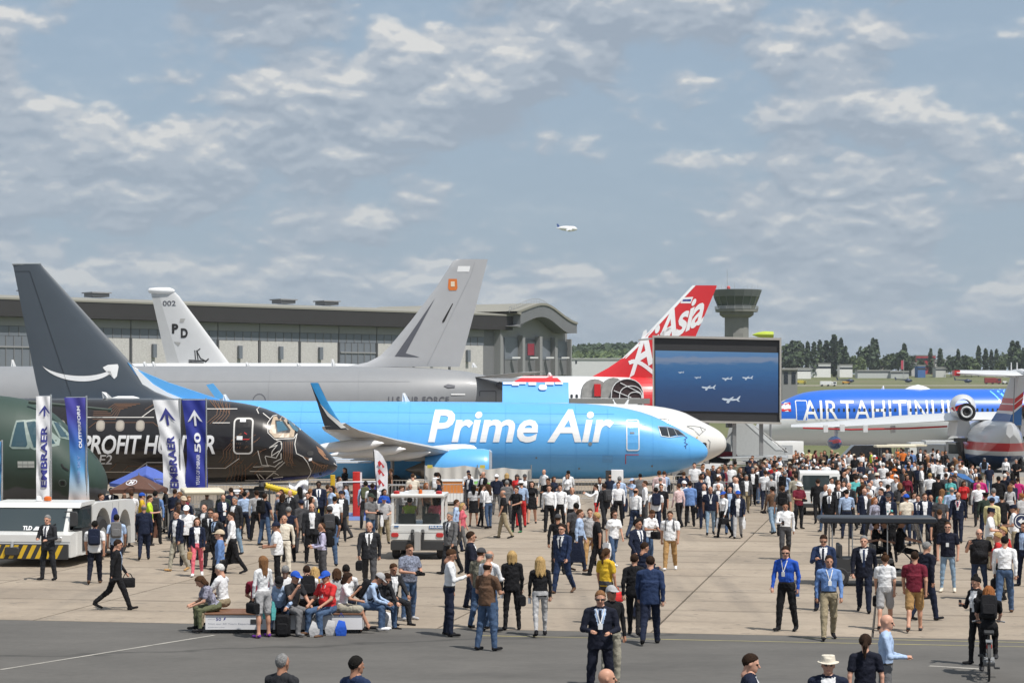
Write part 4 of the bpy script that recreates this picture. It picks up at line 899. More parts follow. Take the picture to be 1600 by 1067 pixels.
# ---------------------------------------------------------------- hangar
HD = lambda px: 345 + (412 - 345) * (px / 790)          # the long front recedes to the right
A0, A1 = Vector((X(-260, HD(-260)), HD(-260), 0)), Vector((X(795, HD(795)), HD(795), 0))
hdir = (A1 - A0).normalized(); hback = Vector((-hdir.y, hdir.x, 0)); HL = (A1 - A0).length
hg = zt(400); HG = thing('hangar', (A0.x, A0.y, hg), 'long grey exhibition hangar with dark fascia and curved gable end', 'building')
def hp(t, d, z): p = A0 + hdir * t + hback * d; return (p.x, p.y, z)
zroof, zfas_t, zfas_b = 5.2 + 16.9, 5.2 + 15.7, 5.2 + 13.0
zup, zst = 5.2 + 11.5, 5.2 + 9.9
HW = mat('hangar_metal', (.19, .195, .205), .5, .2, .06, .3); HF = mat('fascia_dark', (.035, .033, .034), .5, 0, .05, .3); HR = mat('roof_grey', (.24, .235, .205), .8, 0, .06, .2)
HS = mat('rubble_panel', (.47, .465, .455), .95, 0, .22, 5.5, bump=1.0, bscale=4); HGL = mat('hangar_glazing', (.17, .19, .22), .35, .1, .1, .25); HLT = mat('hangar_light', (.27, .275, .28), .6, .1)
def hbox(name, t0, t1, d0, d1, z0, z1, m, parent=HG):
    b_ = MB(); p = [hp(t, d, z) for z in (z0, z1) for t, d in ((t0, d0), (t1, d0), (t1, d1), (t0, d1))]
    b_.add(p, [(3, 2, 1, 0), (4, 5, 6, 7), (0, 1, 5, 4), (1, 2, 6, 5), (2, 3, 7, 6), (3, 0, 4, 7)]); return b_.build(name, m, parent, smooth=0)
hbox('wall', 0, HL, .6, 60, hg, zfas_b + 1, HW)
hbox('fascia', -2, HL, -1.2, .2, zfas_b, zfas_t, HF)
b_ = MB(); prof = [(-1.3, zfas_t), (-1.3, zfas_t + .3), (8, zroof), (30, zroof + .2), (30, zfas_b)]
b_.add([hp(-2, d, z) for d, z in prof] + [hp(HL, d, z) for d, z in prof], [(0, 1, 6, 5), (1, 2, 7, 6), (2, 3, 8, 7), (3, 4, 9, 8), (0, 4, 3, 2, 1), (5, 6, 7, 8, 9)]); rf = b_.build('roof', HR, HG, smooth=0)
for px in (12, 140, 222, 480, 545): t = (X(px, 375) - A0.x) / hdir.x; hbox('roof_vent', t - 1.6, t + 1.6, 7, 10, zroof + .2, zroof + .8, HW, rf); hbox('vent_cap', t - 1.9, t + 1.9, 6.7, 10.3, zroof + .8, zroof + 1.0, HLT, rf)
npan = 15; tw = (HL - 6) / npan
for i in range(npan):
    t0 = i * tw
    hbox('upper_panel', t0 + .12, t0 + tw - .12, .25, .6, zup + .05, zfas_b - .05, HLT)
    wn_ = hbox('window_band', t0 + .15, t0 + tw - .15, .3, .6, zst + .05, zup, HGL)
    for k in range(1, 5): hbox('mullion', t0 + tw * k / 5 - .06, t0 + tw * k / 5 + .06, .2, .29, zst + .05, zup, HW, wn_)
    if i % 4 != 3:
        hbox('rubble_infill', t0 + .3, t0 + tw - .3, .32, .6, hg, zst, HS)
        hbox('floodlight_post', t0 + tw * .5 - .35, t0 + tw * .5 + .35, -.4, .2, zst - 3.2, zst - .9, HGL)
    else:
        dr = hbox('sliding_door', t0 + .3, t0 + tw - .3, .32, .6, hg, zst, HGL)
        for k in range(1, 6): hbox('mullion', t0 + tw * k / 6 - .07, t0 + tw * k / 6 + .07, .2, .31, hg, zst, HW, dr)
        hbox('door_rail', t0 + .3, t0 + tw - .3, .15, .3, zst - 1.9, zst - 1.65, HLT, dr)
    hbox('pier', t0 - .06, t0 + .06, .22, .6, hg, zfas_b - .06, HW)
# gable end, seen at a slant: wave-shaped roof edge over four bays
G0 = Vector((X(782, 410), 410, 0)); G1 = Vector((X(888, 436), 436, 0)); gd = (G1 - G0).normalized(); GLn = (G1 - G0).length; gb = Vector((-gd.y, gd.x, 0))
def gpt(px, py, off=0.):
    """point on the gable plane seen at photo column px, row py"""
    k = (px - 800) / FPX; t = (k * G0.y - G0.x) / (gd.x - k * gd.y); p = G0 + gd * t
    z = CZ - (py - YH) / FPX * p.y; p = p - gb * off * -1; return Vector((p.x, p.y, z))
gb = Vector((abs(gd.y), -abs(gd.x), 0))                   # outward: to the right and towards the camera
def gquad(name, poly, d0, d1, m, parent=HG):
    n = len(poly); p = [gpt(x, y) + gb * d1 for x, y in poly] + [gpt(x, y) + gb * d0 for x, y in poly]
    bm = bmesh.new(); vs = [bm.verts.new((x, -y, 0)) for x, y in poly]; bm.verts.index_update(); bm.faces.new(vs); bmesh.ops.triangulate(bm, faces=bm.faces[:]); tri = [tuple(v.index for v in f.verts) for f in bm.faces]; bm.free()
    return MB().add(p, tri + [tuple(i + n for i in q) for q in tri] + [(j, (j + 1) % n, (j + 1) % n + n, j + n) for j in range(n)]).build(name, m, parent, smooth=0)
top = bez([(796, 491), (828, 484), (840, 470), (858, 479)], 10)[:-1] + bez([(858, 479), (872, 486), (884, 502), (901, 506)], 8)
bot = bez([(796, 512), (825, 506), (838, 488), (858, 499)], 10)[:-1] + bez([(858, 499), (870, 506), (880, 520), (890, 521)], 8)
top = [(x - (20 if x > 800 else 4), y) for x, y in top]; bot = [(x - (20 if x > 800 else 4), y) for x, y in bot]
gquad('gable_wall', [(782, 512)] + [(x + 14, y) for x, y in bot[2:-3]] + [(886, 521), (886, 588), (782, 588)], -2, 0, HLT)
gquad('wave_fascia', top + [(881, 521)] + bot[::-1], .2, 3.0, HW)
b_ = MB(); tp = [gpt(x, y - 1) for x, y in top]; b_.loft([[p + gb * 3.2 + Vector((0, 0, .15)), p - gb * 34 + Vector((0, 0, .15)), p - gb * 34 - Vector((0, 0, .5)), p + gb * 3.2 - Vector((0, 0, .3))] for p in tp]); b_.build('curved_roof', HR, HG, smooth=40)
b_ = MB(); tp2 = [gpt(x, y - 9) + gb * 1.5 for x, y in top]
b_.tube(tp2, .05, 4).tube([p - Vector((0, 0, .55)) for p in tp2], .035, 4)
for i, p in enumerate(tp2): b_.cyl(p, p - Vector((0, 0, 1.2)), .05, .05, 4)
for a, c in zip(tp2[:-1], tp2[1:]):
    q = (a + c) / 2; b_.cyl(q, q - Vector((0, 0, 1.2)), .04, .04, 4)
b_.build('roof_railing', mat('railing_grey', (.4, .41, .42), .5, .4), HG)
for i, (x0, x1) in enumerate(((787, 807), (816, 834), (842, 858), (864, 884))):
    y0 = 527 + i * 2; bay = gquad('bay_window', [(x0, y0), (x1, y0 + 1), (x1, 562), (x0, 562)], .02, .3, HGL if i != 1 else mat('dark_glazing', (.07, .08, .09), .3))
    gquad('lower_bay', [(x0, 562.5), (x1, 562.5), (x1, 586), (x0, 586)], .02, .25, HW, bay)
    gquad('pier', [(x1 + 2, y0 - 3), (x1 + 6, y0 - 3), (x1 + 6, 588), (x1 + 2, 588)] if i < 3 else [(x1 + .5, y0 - 3), (x1 + 2, y0 - 3), (x1 + 2, 588), (x1 + .5, 588)], .02, 1.1, HLT)
    b_ = MB(); q = gpt((x0 + x1) / 2, 559) + gb * 1.4; b_.box(q - Vector((.8, .5, .15)), q + Vector((.8, .5, .15)), M=None); b_.build('canopy', W_, bay, smooth=0)
    if i == 1: gquad('poster', [(x0 + 6, 537), (x1 - 2, 537), (x1 - 2, 555), (x0 + 6, 555)], .32, .4, mat('poster_red', (.25, .03, .05), .6), bay)

# ---------------------------------------------------------------- control tower
D = 520; tz = zt(D); TW = thing('control_tower', (X(1151, D), D, tz), 'grey concrete airport control tower with a flared glass cab', 'tower')
TC = mat('tower_concrete', (.22, .22, .21), .9, 0, .06, .3); TD = mat('tower_cladding', (.15, .165, .175), .5, .1); c = Vector((X(1151, D), D, 0))
def octo(r, z, n=16, ph=.2): return [(c.x + r * math.cos(2 * math.pi * k / n + ph), c.y + r * math.sin(2 * math.pi * k / n + ph), z) for k in range(n)]
def tz_(py): return Z(py, D)
MB().loft([octo(2.95, tz), octo(2.95, tz_(496))]).build('shaft', TC, TW, smooth=25)
MB().loft([octo(3.4, tz_(496)), octo(4.2, tz_(492)), octo(4.2, tz_(488)), octo(5.2, tz_(487.5)), octo(5.3, tz_(483.5))]).build('gallery', TC, TW, smooth=0)
b_ = MB()
for zz in (482.5, 481, 479): b_.tube([Vector(p) for p in octo(5.35, tz_(zz))] + [Vector(octo(5.35, tz_(zz))[0])], .07, 4)
for p in octo(5.35, tz_(483.5)): b_.cyl(p, Vector(p) + Vector((0, 0, .75)), .06, .06, 4)
b_.build('gallery_railing', M_GREYMET, TW)
MB().loft([octo(4.25, tz_(484)), octo(5.55, tz_(464))]).build('cab_glass', glassm('cab_glazing', (.045, .065, .065), .12), TW, smooth=0)
b_ = MB()
for p, q in zip(octo(4.3, tz_(484)), octo(5.62, tz_(463.5))): b_.cyl(p, q, .09, .09, 4)
b_.build('mullion', TD, TW)
MB().loft([octo(5.6, tz_(464)), octo(6.1, tz_(455.5)), octo(6.2, tz_(453.5)), octo(5.9, tz_(453.2))]).build('cab_roof', TD, TW, smooth=0)
b_ = MB()
for i, p in enumerate(octo(5.8, tz_(453.2))): b_.cyl(p, Vector(p) + Vector((0, 0, .5 + .5 * (i % 3))), .05, .03, 4)
b_.cyl((c.x - 2.3, c.y, tz_(453)), (c.x - 2.3, c.y, tz_(420)), .07, .03, 5); b_.build('antenna', M_GREYMET, TW)
MB().revolve((c.x - 2.0, c.y, tz_(450.5)), (0, 0, 1), [(-.5, .3), (-.2, .45), (.3, .45), (.6, .1)], 10).build('beacon', mat('beacon_red', (.6, .1, .09), .4), TW)
MB().box((c.x - 1.2, c.y - 3.3, tz_(530)), (c.x + 1.2, c.y - 2.8, tz_(521))).build('panel', TC, TW, smooth=0)

# ---------------------------------------------------------------- big screen
D = 140; SG = thing('led_screen', (X(1120, D), D, zt(D)), 'giant outdoor video screen showing five airliners over the sea', 'screen')
FR = mat('screen_frame', (.42, .40, .37), .5, .1); def_ = lambda px, py, d=0.: Vector((X(px, D + d), D + d, Z(py, D + d)))
def scp(px, py, d=0.):
    """the screen turned a little: its right end lies a shade nearer"""
    dd = D - (px - 1120) * .004 + d; return Vector((X(px, dd), dd, Z(py, dd)))
def squad(name, x0, y0, x1, y1, d0, d1, m, parent=SG):
    b_ = MB(); p = [scp(x, y, d) for d in (d0, d1) for x, y in ((x0, y0), (x1, y0 + (x1 - x0) * .02), (x1, y1 + (x1 - x0) * .02), (x0, y1))]
    return b_.add(p, [(0, 1, 2, 3), (7, 6, 5, 4), (0, 4, 5, 1), (1, 5, 6, 2), (2, 6, 7, 3), (3, 7, 4, 0)]).build(name, m, parent, smooth=0)
squad('cabinet', 1021, 527, 1219, 656, .06, .9, mat('cabinet_dark', (.03, .03, .032), .6))
squad('frame', 1019.5, 524, 1221, 527.5, -.1, .9, FR); squad('frame', 1019.5, 655.5, 1221, 658.8, -.1, .9, FR); squad('frame', 1019.5, 527.6, 1022.2, 655.4, -.1, .9, FR); squad('frame', 1218.2, 527.6, 1221, 655.4, -.1, .9, FR)
sm_ = bpy.data.materials.new('screen_picture'); sm_.use_nodes = True; tt = sm_.node_tree; bs = tt.nodes['Principled BSDF']; bs.inputs['Base Color'].default_value = (.01, .01, .012, 1); bs.inputs['Roughness'].default_value = .7
gm = tt.nodes.new('ShaderNodeNewGeometry'); sx = tt.nodes.new('ShaderNodeSeparateXYZ'); tt.links.new(gm.outputs['Position'], sx.inputs[0])
ns = tt.nodes.new('ShaderNodeTexNoise'); ns.inputs['Scale'].default_value = 1.1; ns.inputs['Detail'].default_value = 6
mp = tt.nodes.new('ShaderNodeMapping'); mp.inputs['Scale'].default_value = (1, 1, 5); tt.links.new(gm.outputs['Position'], mp.inputs[0]); tt.links.new(mp.outputs[0], ns.inputs['Vector'])
a1 = tt.nodes.new('ShaderNodeMath'); a1.operation = 'MULTIPLY_ADD'; a1.inputs[1].default_value = .55; tt.links.new(ns.outputs['Fac'], a1.inputs[0]); tt.links.new(sx.outputs[2], a1.inputs[2])
mr = tt.nodes.new('ShaderNodeMapRange'); mr.inputs[1].default_value = Z(643, D) + .27; mr.inputs[2].default_value = Z(548, D) + .27; tt.links.new(a1.outputs[0], mr.inputs[0])
cr = tt.nodes.new('ShaderNodeValToRGB'); tt.links.new(mr.outputs[0], cr.inputs[0])
for i, (p, c_) in enumerate(((0, (.012, .035, .10)), (.35, (.012, .055, .16)), (.62, (.018, .10, .26)), (.78, (.035, .13, .29)), (.83, (.15, .21, .32)), (.875, (.16, .22, .33)), (.92, (.07, .18, .37)), (1, (.09, .21, .38)))):
    e = cr.color_ramp.elements[i] if i < 2 else cr.color_ramp.elements.new(p); e.position = p; e.color = (*c_, 1)
tt.links.new(cr.outputs[0], bs.inputs['Emission Color']); bs.inputs['Emission Strength'].default_value = .98
squad('screen_image', 1024, 547.5, 1216, 641, 0, .05, sm_)
pm = mat('screen_white', (.33, .38, .44), .7, 0, 0, emit=.55); b_ = MB()
for cx, cy, s, fl in ((1142, 622, 17, 1), (1107, 604, 13, 1), (1064, 581, 5.5, 1), (1090, 588.5, 6, 1), (1136, 589.5, 9.5, 1), (1168, 587.5, 10, 1)):
    for pl in ([(-1, -.08), (-.85, -.22), (-.2, -.12), (.6, -.14), (.95, -.55), (1.05, -.55), (.85, -.02), (.3, .12), (-.7, .12)], [(-.35, -.02), (.0, .05), (-.25, .5), (-.5, .42)], [(-.2, -.12), (.1, -.12), (.35, -.4), (.2, -.42)], [(.55, .0), (.75, -.02), (1.0, .22), (.8, .24)]):
        v, f = poly2d([(cx + x * s * .85, cy + y * s * .66) for x, y in pl]); b_.add([scp(x, y + (x - 1020) * .02, -.012) for x, y in v], f)
b_.build('screen_picture_planes', pm, SG, smooth=0)
b_ = MB()
for px in (1060, 1105, 1148, 1190): b_.box((X(px, D) - .12, D + .1, zt(D)), (X(px, D) + .12, D + .35, Z(657, D)))
b_.cyl((X(1060, D), D + .2, 1), (X(1105, D), D + .2, 3), .05).cyl((X(1105, D), D + .2, 1), (X(1148, D), D + .2, 3), .05)
b_.box((X(1050, D), D - .2, zt(D)), (X(1200, D), D + 1.6, .55)); b_.build('stand', mat('stand_grey', (.25, .25, .25), .5, .3), SG)
MB().cyl(pt(998, 531, 141), pt(1021, 529, 140.5), .06, .06, 5).build('bracket', M_GREYMET, SG)

# ---------------------------------------------------------------- far field: helicopters, trucks, low buildings, trees, hill
NAVM = mat('helicopter_navy', (.02, .035, .09), .35)
def helicopter(px, py, D, label, m=NAVM, sgn=1):
    z0 = zt(D); s = 1.0; h = thing('helicopter', (X(px, D), D, z0), label, 'helicopter', 'helicopters parked on the grass', worldverts=False)
    MB().revolve((-1.4, 0, 2.0), (1, 0, 0), [(0, .3), (.8, 1.1), (2.4, 1.35), (3.6, 1.0), (4.4, .2)], 12, sc=(.95, 1)).build('cabin', m, h, smooth=60)
    MB().revolve((2.2, 0, 2.0), (1, 0, 0), [(0, .9), (.5, 1.05), (1.1, .75), (1.4, .2)], 12, sc=(.8, .9)).build('canopy_glass', M_WIN, h, smooth=60)
    MB().cyl((-1, 0, 2.5), (-7, 0, 2.9), .4, .18, 8).build('tail_boom', m, h); MB().prism([(-7.3, 2.2), (-6.4, 2.6), (-7.2, 4.2), (-8.0, 4.2)], -.08, .08).build('tail_fin', m, h, smooth=0)
    r_ = MB().cyl((.4, 0, 3.2), (.4, 0, 4.0), .16, .16, 6).build('rotor_mast', M_SEAM, h)
    for a in (20, 140, 260): MB().box((.4, -.12, 3.95), (5.2, .12, 4.02), M=Matrix.Translation((.4, 0, 0)) @ Matrix.Rotation(R(a), 4, 'Z') @ Matrix.Translation((-.4, 0, 0))).build('rotor_blade', M_SEAM, h, smooth=0)
    for y in (-.9, .9): MB().tube([Vector((-1.6, y, .15)), Vector((2.4, y, .15)), Vector((2.9, y, .4))], .08, 5).cyl((-.6, y, .15), (-.5, y * .6, 1.1), .06).cyl((1.5, y, .15), (1.4, y * .6, 1.1), .06).build('skid', M_SEAM, h)
    h.scale = (1.05, 1.05, 1.05)
helicopter(1326, 598, 1405, 'dark helicopter on the far grass beside a yellow cart'); helicopter(1417, 598, 1420, 'navy helicopter on the grass directly above the white roof dome'); helicopter(1510, 600, 1400, 'navy helicopter on the grass left of the red fire truck'); helicopter(1600, 600, 1410, 'dark helicopter cut off at the right edge of the field')
def truck(px, D, L, h, m, label, cat='truck', name='fire_truck', n=3):
    t = thing(name, (X(px, D), D, zt(D)), label, cat, worldverts=False)
    MB().rbox((-L / 2, -1.2, .7), (L * .2, 1.2, h), .25).build('body', m, t); MB().rbox((L * .22, -1.2, .6), (L / 2, 1.2, h * .92), .3).build('cab', m, t); MB().box((L * .3, -1.23, h * .5), (L * .46, -1.2, h * .85)).build('window', M_WIN, t, smooth=0)
    for k in range(n): MB().cyl((-L * .38 + L * .76 * k / (n - 1), -1.25, .55), (-L * .38 + L * .76 * k / (n - 1), 1.25, .55), .55, .55, 10).build('wheel', MATS['tyre_rubber'], t)
truck(1551, 1400, 11, 4.2, mat('fire_red', (.25, .03, .03), .4), 'dark red fire truck standing on the far grass'); truck(1252, 1390, 6, 2.6, mat('cart_yellow', (.55, .45, .06), .5), 'small yellow service truck by the grey block', name='service_truck', n=2)
truck(1322, 1390, 5, 1.8, mat('cart_orange', (.6, .30, .03), .5), 'orange service cart in front of the leftmost helicopter', cat='cart', name='service_cart', n=2)
truck(1570, 1395, 3, 2.0, W_, 'white van left of the amphibian tail in the field', cat='van', name='white_van', n=2); truck(1294, 1290, 10, 3.0, W_, 'white truck low on the field edge above the blue roof', name='white_truck')
GB = [(1222, 1246, 578, 612, 330, (.24, .245, .25), 'small grey flat-roofed block right of the big screen'), (1268, 1298, 569, 583, 1600, (.8, .8, .79), 'white shed right of the first poplars'), (1312, 1332, 571, 583, 1600, (.8, .8, .79), 'white shed behind the round trees'), (1245, 1267, 576, 585, 1560, (.8, .8, .79), 'low pale hut at the left of the tree row'),
      (1340, 1390, 579.5, 586, 1575, (.5, .52, .52), 'long low grey shed on the field edge'), (1392, 1420, 581, 587, 1570, (.45, .47, .47), 'low grey annex right of the long shed'), (1432, 1462, 556, 571, 1760, (.42, .045, .06), 'red office building among the far trees'), (1461, 1482, 563, 574, 1750, (.5, .5, .49), 'pale building right of the red office'),
      (1377, 1384, 562, 580, 1690, (.5, .45, .4), 'narrow beige house between dark trees'), (1424, 1432, 568, 582, 1640, (.5, .5, .52), 'slim grey house by the red banner'), (1434, 1446, 572, 584, 1590, (.05, .14, .36), 'blue container block near the red banner'), (1462, 1478, 575, 583, 1600, (.55, .55, .53), 'white hut under the pale building'), (1240, 1252, 563, 578, 1700, (.4, .38, .36), 'brown house behind the first trees')]
for x0, x1, y0, y1, D, c_, lb in GB:
    o = thing('far_building' if D > 1000 else 'utility_block', (X((x0 + x1) / 2, D), D, zt(D)), lb, 'building'); a, b2 = X(x0, D), X(x1, D)
    m = mat('far_wall_%d' % x0, c_, .8, 0, .05, .1); MB().box((a, D, min(zt(D), Z(y1, D)) - 1), (b2, D + 12, Z(y0, D))).build('wall', m, o, smooth=0)
    e_ = (b2 - a) * .02; MB().box((a - e_, D - .3, Z(y0, D) + .003), (b2 + e_, D + 12.3, Z(y0, D) + (.3 if D < 1000 else .8))).build('roof', mat('far_roof', (.3, .3, .29), .8), o, smooth=0)
    nw = 2 if D < 1000 else 4
    for k in range(nw):
        x = a + (b2 - a) * (k + .5) / nw; wv = (b2 - a) * .13
        for yy in ((.22, .5) if D < 1000 else (.35,)):
            zz = Z(y0 + (y1 - y0) * yy, D); hh_ = (Z(y0, D) - Z(y1, D)) * .13; MB().box((x - wv, D - .06, zz - hh_), (x + wv, D - .002, zz + hh_)).build('window', M_WIN, o, smooth=0)
o = thing('banner_pole', (X(1410, 1550), 1550, zt(1550)), 'tall red advertising banner on the far field edge', 'banner'); MB().box((X(1408, 1550), 1550, Z(577, 1550)), (X(1412, 1550), 1550.4, Z(563, 1550))).build('banner', mat('banner_red', (.5, .06, .10), .6), o, smooth=0); MB().cyl((X(1412, 1550), 1550, zt(1550)), (X(1412, 1550), 1550, Z(562, 1550)), .25).build('pole', M_GREYMET, o)
# trees: crowns of many small leaf clumps
LEAF = [mat('leaf_dark', (.042, .068, .034), .8, 0, .25, .3), mat('leaf_mid', (.066, .10, .042), .8, 0, .25, .3), mat('leaf_light', (.11, .15, .055), .8, 0, .25, .3)]
BARK = mat('bark', (.07, .055, .04), .9)
def crown_mesh(kind, seed, mi):
    r = random.Random(seed); b_ = MB(); n = 520
    for i in range(n):
        if kind == 'poplar':
            t = r.random(); z = .06 + .94 * t; rad = .092 * (math.sin(math.pi * min(1, .12 + .88 * t)) ** .6) * (.75 + .5 * r.random()); a = r.random() * 6.283; q = r.random() ** .45
            p = Vector((math.cos(a) * rad * q, math.sin(a) * rad * q, z)); s = .035
        else:
            lob = [(0, 0, .62, .36), (.26, .05, .5, .26), (-.27, -.06, .48, .27), (.05, .25, .52, .26), (.02, -.24, .5, .27), (-.1, .08, .82, .2), (.16, -.05, .78, .2)]
            L_ = lob[r.randrange(len(lob))]; d = Vector((r.gauss(0, 1), r.gauss(0, 1), r.gauss(0, 1))).normalized() * L_[3] * r.random() ** .4; p = Vector((L_[0], L_[1], L_[2])) + d; s = .06
        s *= .6 + .9 * r.random(); nrm = Vector((r.gauss(0, 1), r.gauss(0, 1), r.gauss(0, 1) + .4)).normalized(); u = nrm.orthogonal().normalized(); v = nrm.cross(u)
        k = 5; ph = r.random() * 6
        b_.add([p + u * (s * (.6 + .6 * r.random()) * math.cos(ph + 6.283 * j / k)) + v * (s * (.6 + .6 * r.random()) * math.sin(ph + 6.283 * j / k)) for j in range(k)], [tuple(range(k))], 0 if r.random() < .6 else 1)
    me = bpy.data.meshes.new('crown'); me.from_pydata(b_.v, [], b_.f); me.materials.append(LEAF[mi]); me.materials.append(LEAF[min(2, mi + 1)]); me.polygons.foreach_set('material_index', b_.m); return me
TM = {('p', i): crown_mesh('poplar', i + 3, 0) for i in range(3)}; TM.update({('r', i): crown_mesh('round', i + 30, i % 2) for i in range(3)}); TM[('l', 0)] = crown_mesh('round', 77, 2)
TK = MB().cyl((0, 0, -.05), (0, 0, .5), .022, .012, 7).cyl((0, 0, .3), (.12, .05, .6), .012, .005, 5).cyl((0, 0, .34), (-.1, -.06, .62), .012, .005, 5).cyl((0, 0, .4), (.02, .1, .7), .01, .004, 5).mesh('trunk', BARK)
TREES = [(1230, 537, 'r'), (1238, 533, 'p'), (1244, 534, 'r'), (1251, 536, 'p'), (1262, 534, 'p'), (1272, 535, 'p'), (1281, 532, 'p'), (1291, 533, 'p'), (1303, 524, 'p'), (1305, 552, 'r'), (1314, 529, 'p'), (1321, 541, 'p'), (1331, 556, 'l'), (1341, 557, 'l'), (1355, 540, 'r'), (1364, 529, 'p'), (1369, 531, 'p'), (1388, 553, 'r'), (1400, 552, 'r'), (1413, 537, 'p'), (1410, 548, 'r'), (1422, 556, 'r'), (1440, 562, 'r'), (1454, 545, 'p'), (1469, 545, 'p'), (1462, 573, 'r'), (1486, 556, 'r'), (1497, 546, 'p'), (1508, 555, 'r'), (1518, 557, 'r'), (1529, 541, 'p'), (1540, 545, 'p'), (1549, 547, 'p'), (1557, 546, 'p'), (1563, 565, 'l'), (1570, 550, 'r'), (1582, 533, 'p'), (1590, 534, 'p'), (1598, 545, 'r'), (1608, 548, 'r')]
KN = {'p': ('poplar_tree', 'tall dark poplar'), 'r': ('broadleaf_tree', 'dark round tree'), 'l': ('broadleaf_tree', 'light green bushy tree')}
ORD = 'first second third fourth fifth sixth seventh eighth ninth tenth eleventh twelfth thirteenth fourteenth fifteenth sixteenth seventeenth eighteenth nineteenth twentieth twenty-first twenty-second twenty-third twenty-fourth'.split()
cnt = {}
rt = random.Random(5)
for i, (px, py, k) in enumerate(sorted(TREES)):
    D = 1600 + rt.random() * 110; z0 = zt(D) - .3; h = Z(py, D) - z0; cnt[k] = cnt.get(k, 0) + 1
    t = thing(KN[k][0], (X(px, D), D, z0), f'{KN[k][1]} behind the airfield, {ORD[cnt[k] - 1]} of its kind from the big screen', 'tree', 'trees beyond the airfield', worldverts=False, rz=rt.random() * 6)
    wd = 1.0 if k != 'p' else (1.0 + .35 * rt.random()); sc = h if k == 'p' else h / .99
    wx = h * wd * (1.0 if k == 'p' else .85)
    if k != 'p' and h < 26: wx = min(wx * 1.1, 24)
    t.scale = (wx, wx, h); ci = rt.randrange(3) if k != 'l' else 0
    link('crown', TM[(k, ci)], t); link('trunk', TK, t)
# wooded bank and white wall behind, left of the red fin
b_ = MB(); rh = random.Random(9)
for i in range(5200):
    px = 884 + 190 * rh.random(); D = 1500 + 500 * rh.random(); yt_ = 541 - 4 * math.sin((px - 884) / 190 * 3.14) + 24 * (1 - (D - 1500) / 500) + 6 * rh.random(); p = Vector((X(px, D), D, Z(yt_, D))); s = 1.6 + 2.4 * rh.random(); nrm = Vector((rh.gauss(0, 1), rh.gauss(0, 1) - .8, rh.gauss(0, 1) + .8)).normalized(); u = nrm.orthogonal().normalized(); v = nrm.cross(u)
    b_.add([p + u * s * math.cos(6.283 * j / 5) + v * s * .7 * math.sin(6.283 * j / 5) for j in range(5)], [tuple(range(5))], 0 if D > 1750 else (1 if rh.random() < .6 else 2))
me = bpy.data.meshes.new('woodland'); me.from_pydata(b_.v, [], b_.f); [me.materials.append(m) for m in LEAF]; me.polygons.foreach_set('material_index', b_.m); link('woodland', me, kind='stuff')
b_ = MB(); b_.loft([[(X(q, d), d, z) for q in (870, 900, 960, 1020, 1090)] for d, z in ((1460, zt(1460) - 3), (1500, Z(566, 1500)), (1750, Z(553, 1750)), (2010, Z(541, 2010)), (2300, Z(541, 2010) - 20))], caps=False, closed=False); b_.build('hill', M_GRASS, kind='structure', smooth=60)
D = 640; o = thing('white_shed', (X(945, D), D, zt(D)), 'long white shed roof between the hangar and the red fin', 'building'); a, b2 = X(889, D), X(1010, D)
MB().box((a, D, zt(D) - 1), (b2, D + 20, Z(561, D))).build('wall', paint('shed_white', (.62, .63, .64), .6, 0), o, smooth=0); MB().box((a - .3, D - .3, Z(561, D) + .003), (b2 + .3, D + 20.3, Z(559.6, D))).build('roof', mat('shed_roof', (.5, .51, .52), .7), o, smooth=0); MB().box((X(899, D), D - .08, Z(568, D)), (X(901.5, D), D - .003, Z(563.5, D))).build('window', M_WIN, o, smooth=0)
MB().cyl((X(893, D), D - 3, zt(D)), (X(893, D), D - 3, Z(575, D)), .12).build('lamp_post', M_SEAM, o)
# ---------------------------------------------------------------- people: bodies grown from smooth-blended shapes into one surface each
def surface_net(G, org, h):
    ins = G < 0
    c = [ins[i:G.shape[0] - 1 + i, j:G.shape[1] - 1 + j, k:G.shape[2] - 1 + k] for i in (0, 1) for j in (0, 1) for k in (0, 1)]
    s = sum(x.astype(np.int8) for x in c); act = (s > 0) & (s < 8)
    idx = -np.ones(act.shape, int); cells = np.argwhere(act); idx[act] = np.arange(len(cells))
    P = np.zeros((len(cells), 3)); W = np.zeros(len(cells))
    cs = [(i, j, k) for i in (0, 1) for j in (0, 1) for k in (0, 1)]
    val = {q: G[cells[:, 0] + q[0], cells[:, 1] + q[1], cells[:, 2] + q[2]] for q in cs}
    for a in cs:
        for ax in range(3):
            if a[ax]: continue
            b = list(a); b[ax] = 1; b = tuple(b); va, vb = val[a], val[b]; m = (va < 0) != (vb < 0)
            t = np.where(m, va / np.where(m, va - vb, 1), 0)
            for d in range(3): P[:, d] += np.where(m, a[d] + (t if d == ax else 0), 0)
            W += m
    V = (cells + P / W[:, None]) * h + org
    F = []
    for ax in range(3):
        sl0 = [slice(None)] * 3; sl1 = [slice(None)] * 3; sl0[ax] = slice(0, -1); sl1[ax] = slice(1, None)
        cr = ins[tuple(sl0)] != ins[tuple(sl1)]; e = np.argwhere(cr); o1, o2 = [d for d in range(3) if d != ax]
        e = e[(e[:, o1] > 0) & (e[:, o2] > 0) & (e[:, o1] < act.shape[o1]) & (e[:, o2] < act.shape[o2])]
        q = []
        for d1, d2 in ((0, 0), (1, 0), (1, 1), (0, 1)):
            t = e.copy(); t[:, o1] -= d1; t[:, o2] -= d2; q.append(idx[t[:, 0], t[:, 1], t[:, 2]])
        q = np.stack(q, 1); fl = ins[tuple(sl0)][tuple(e.T)]
        if ax == 1: fl = ~fl
        q[~fl] = q[~fl][:, ::-1]; F.append(q[(q >= 0).all(1)])
    return V, np.concatenate(F)
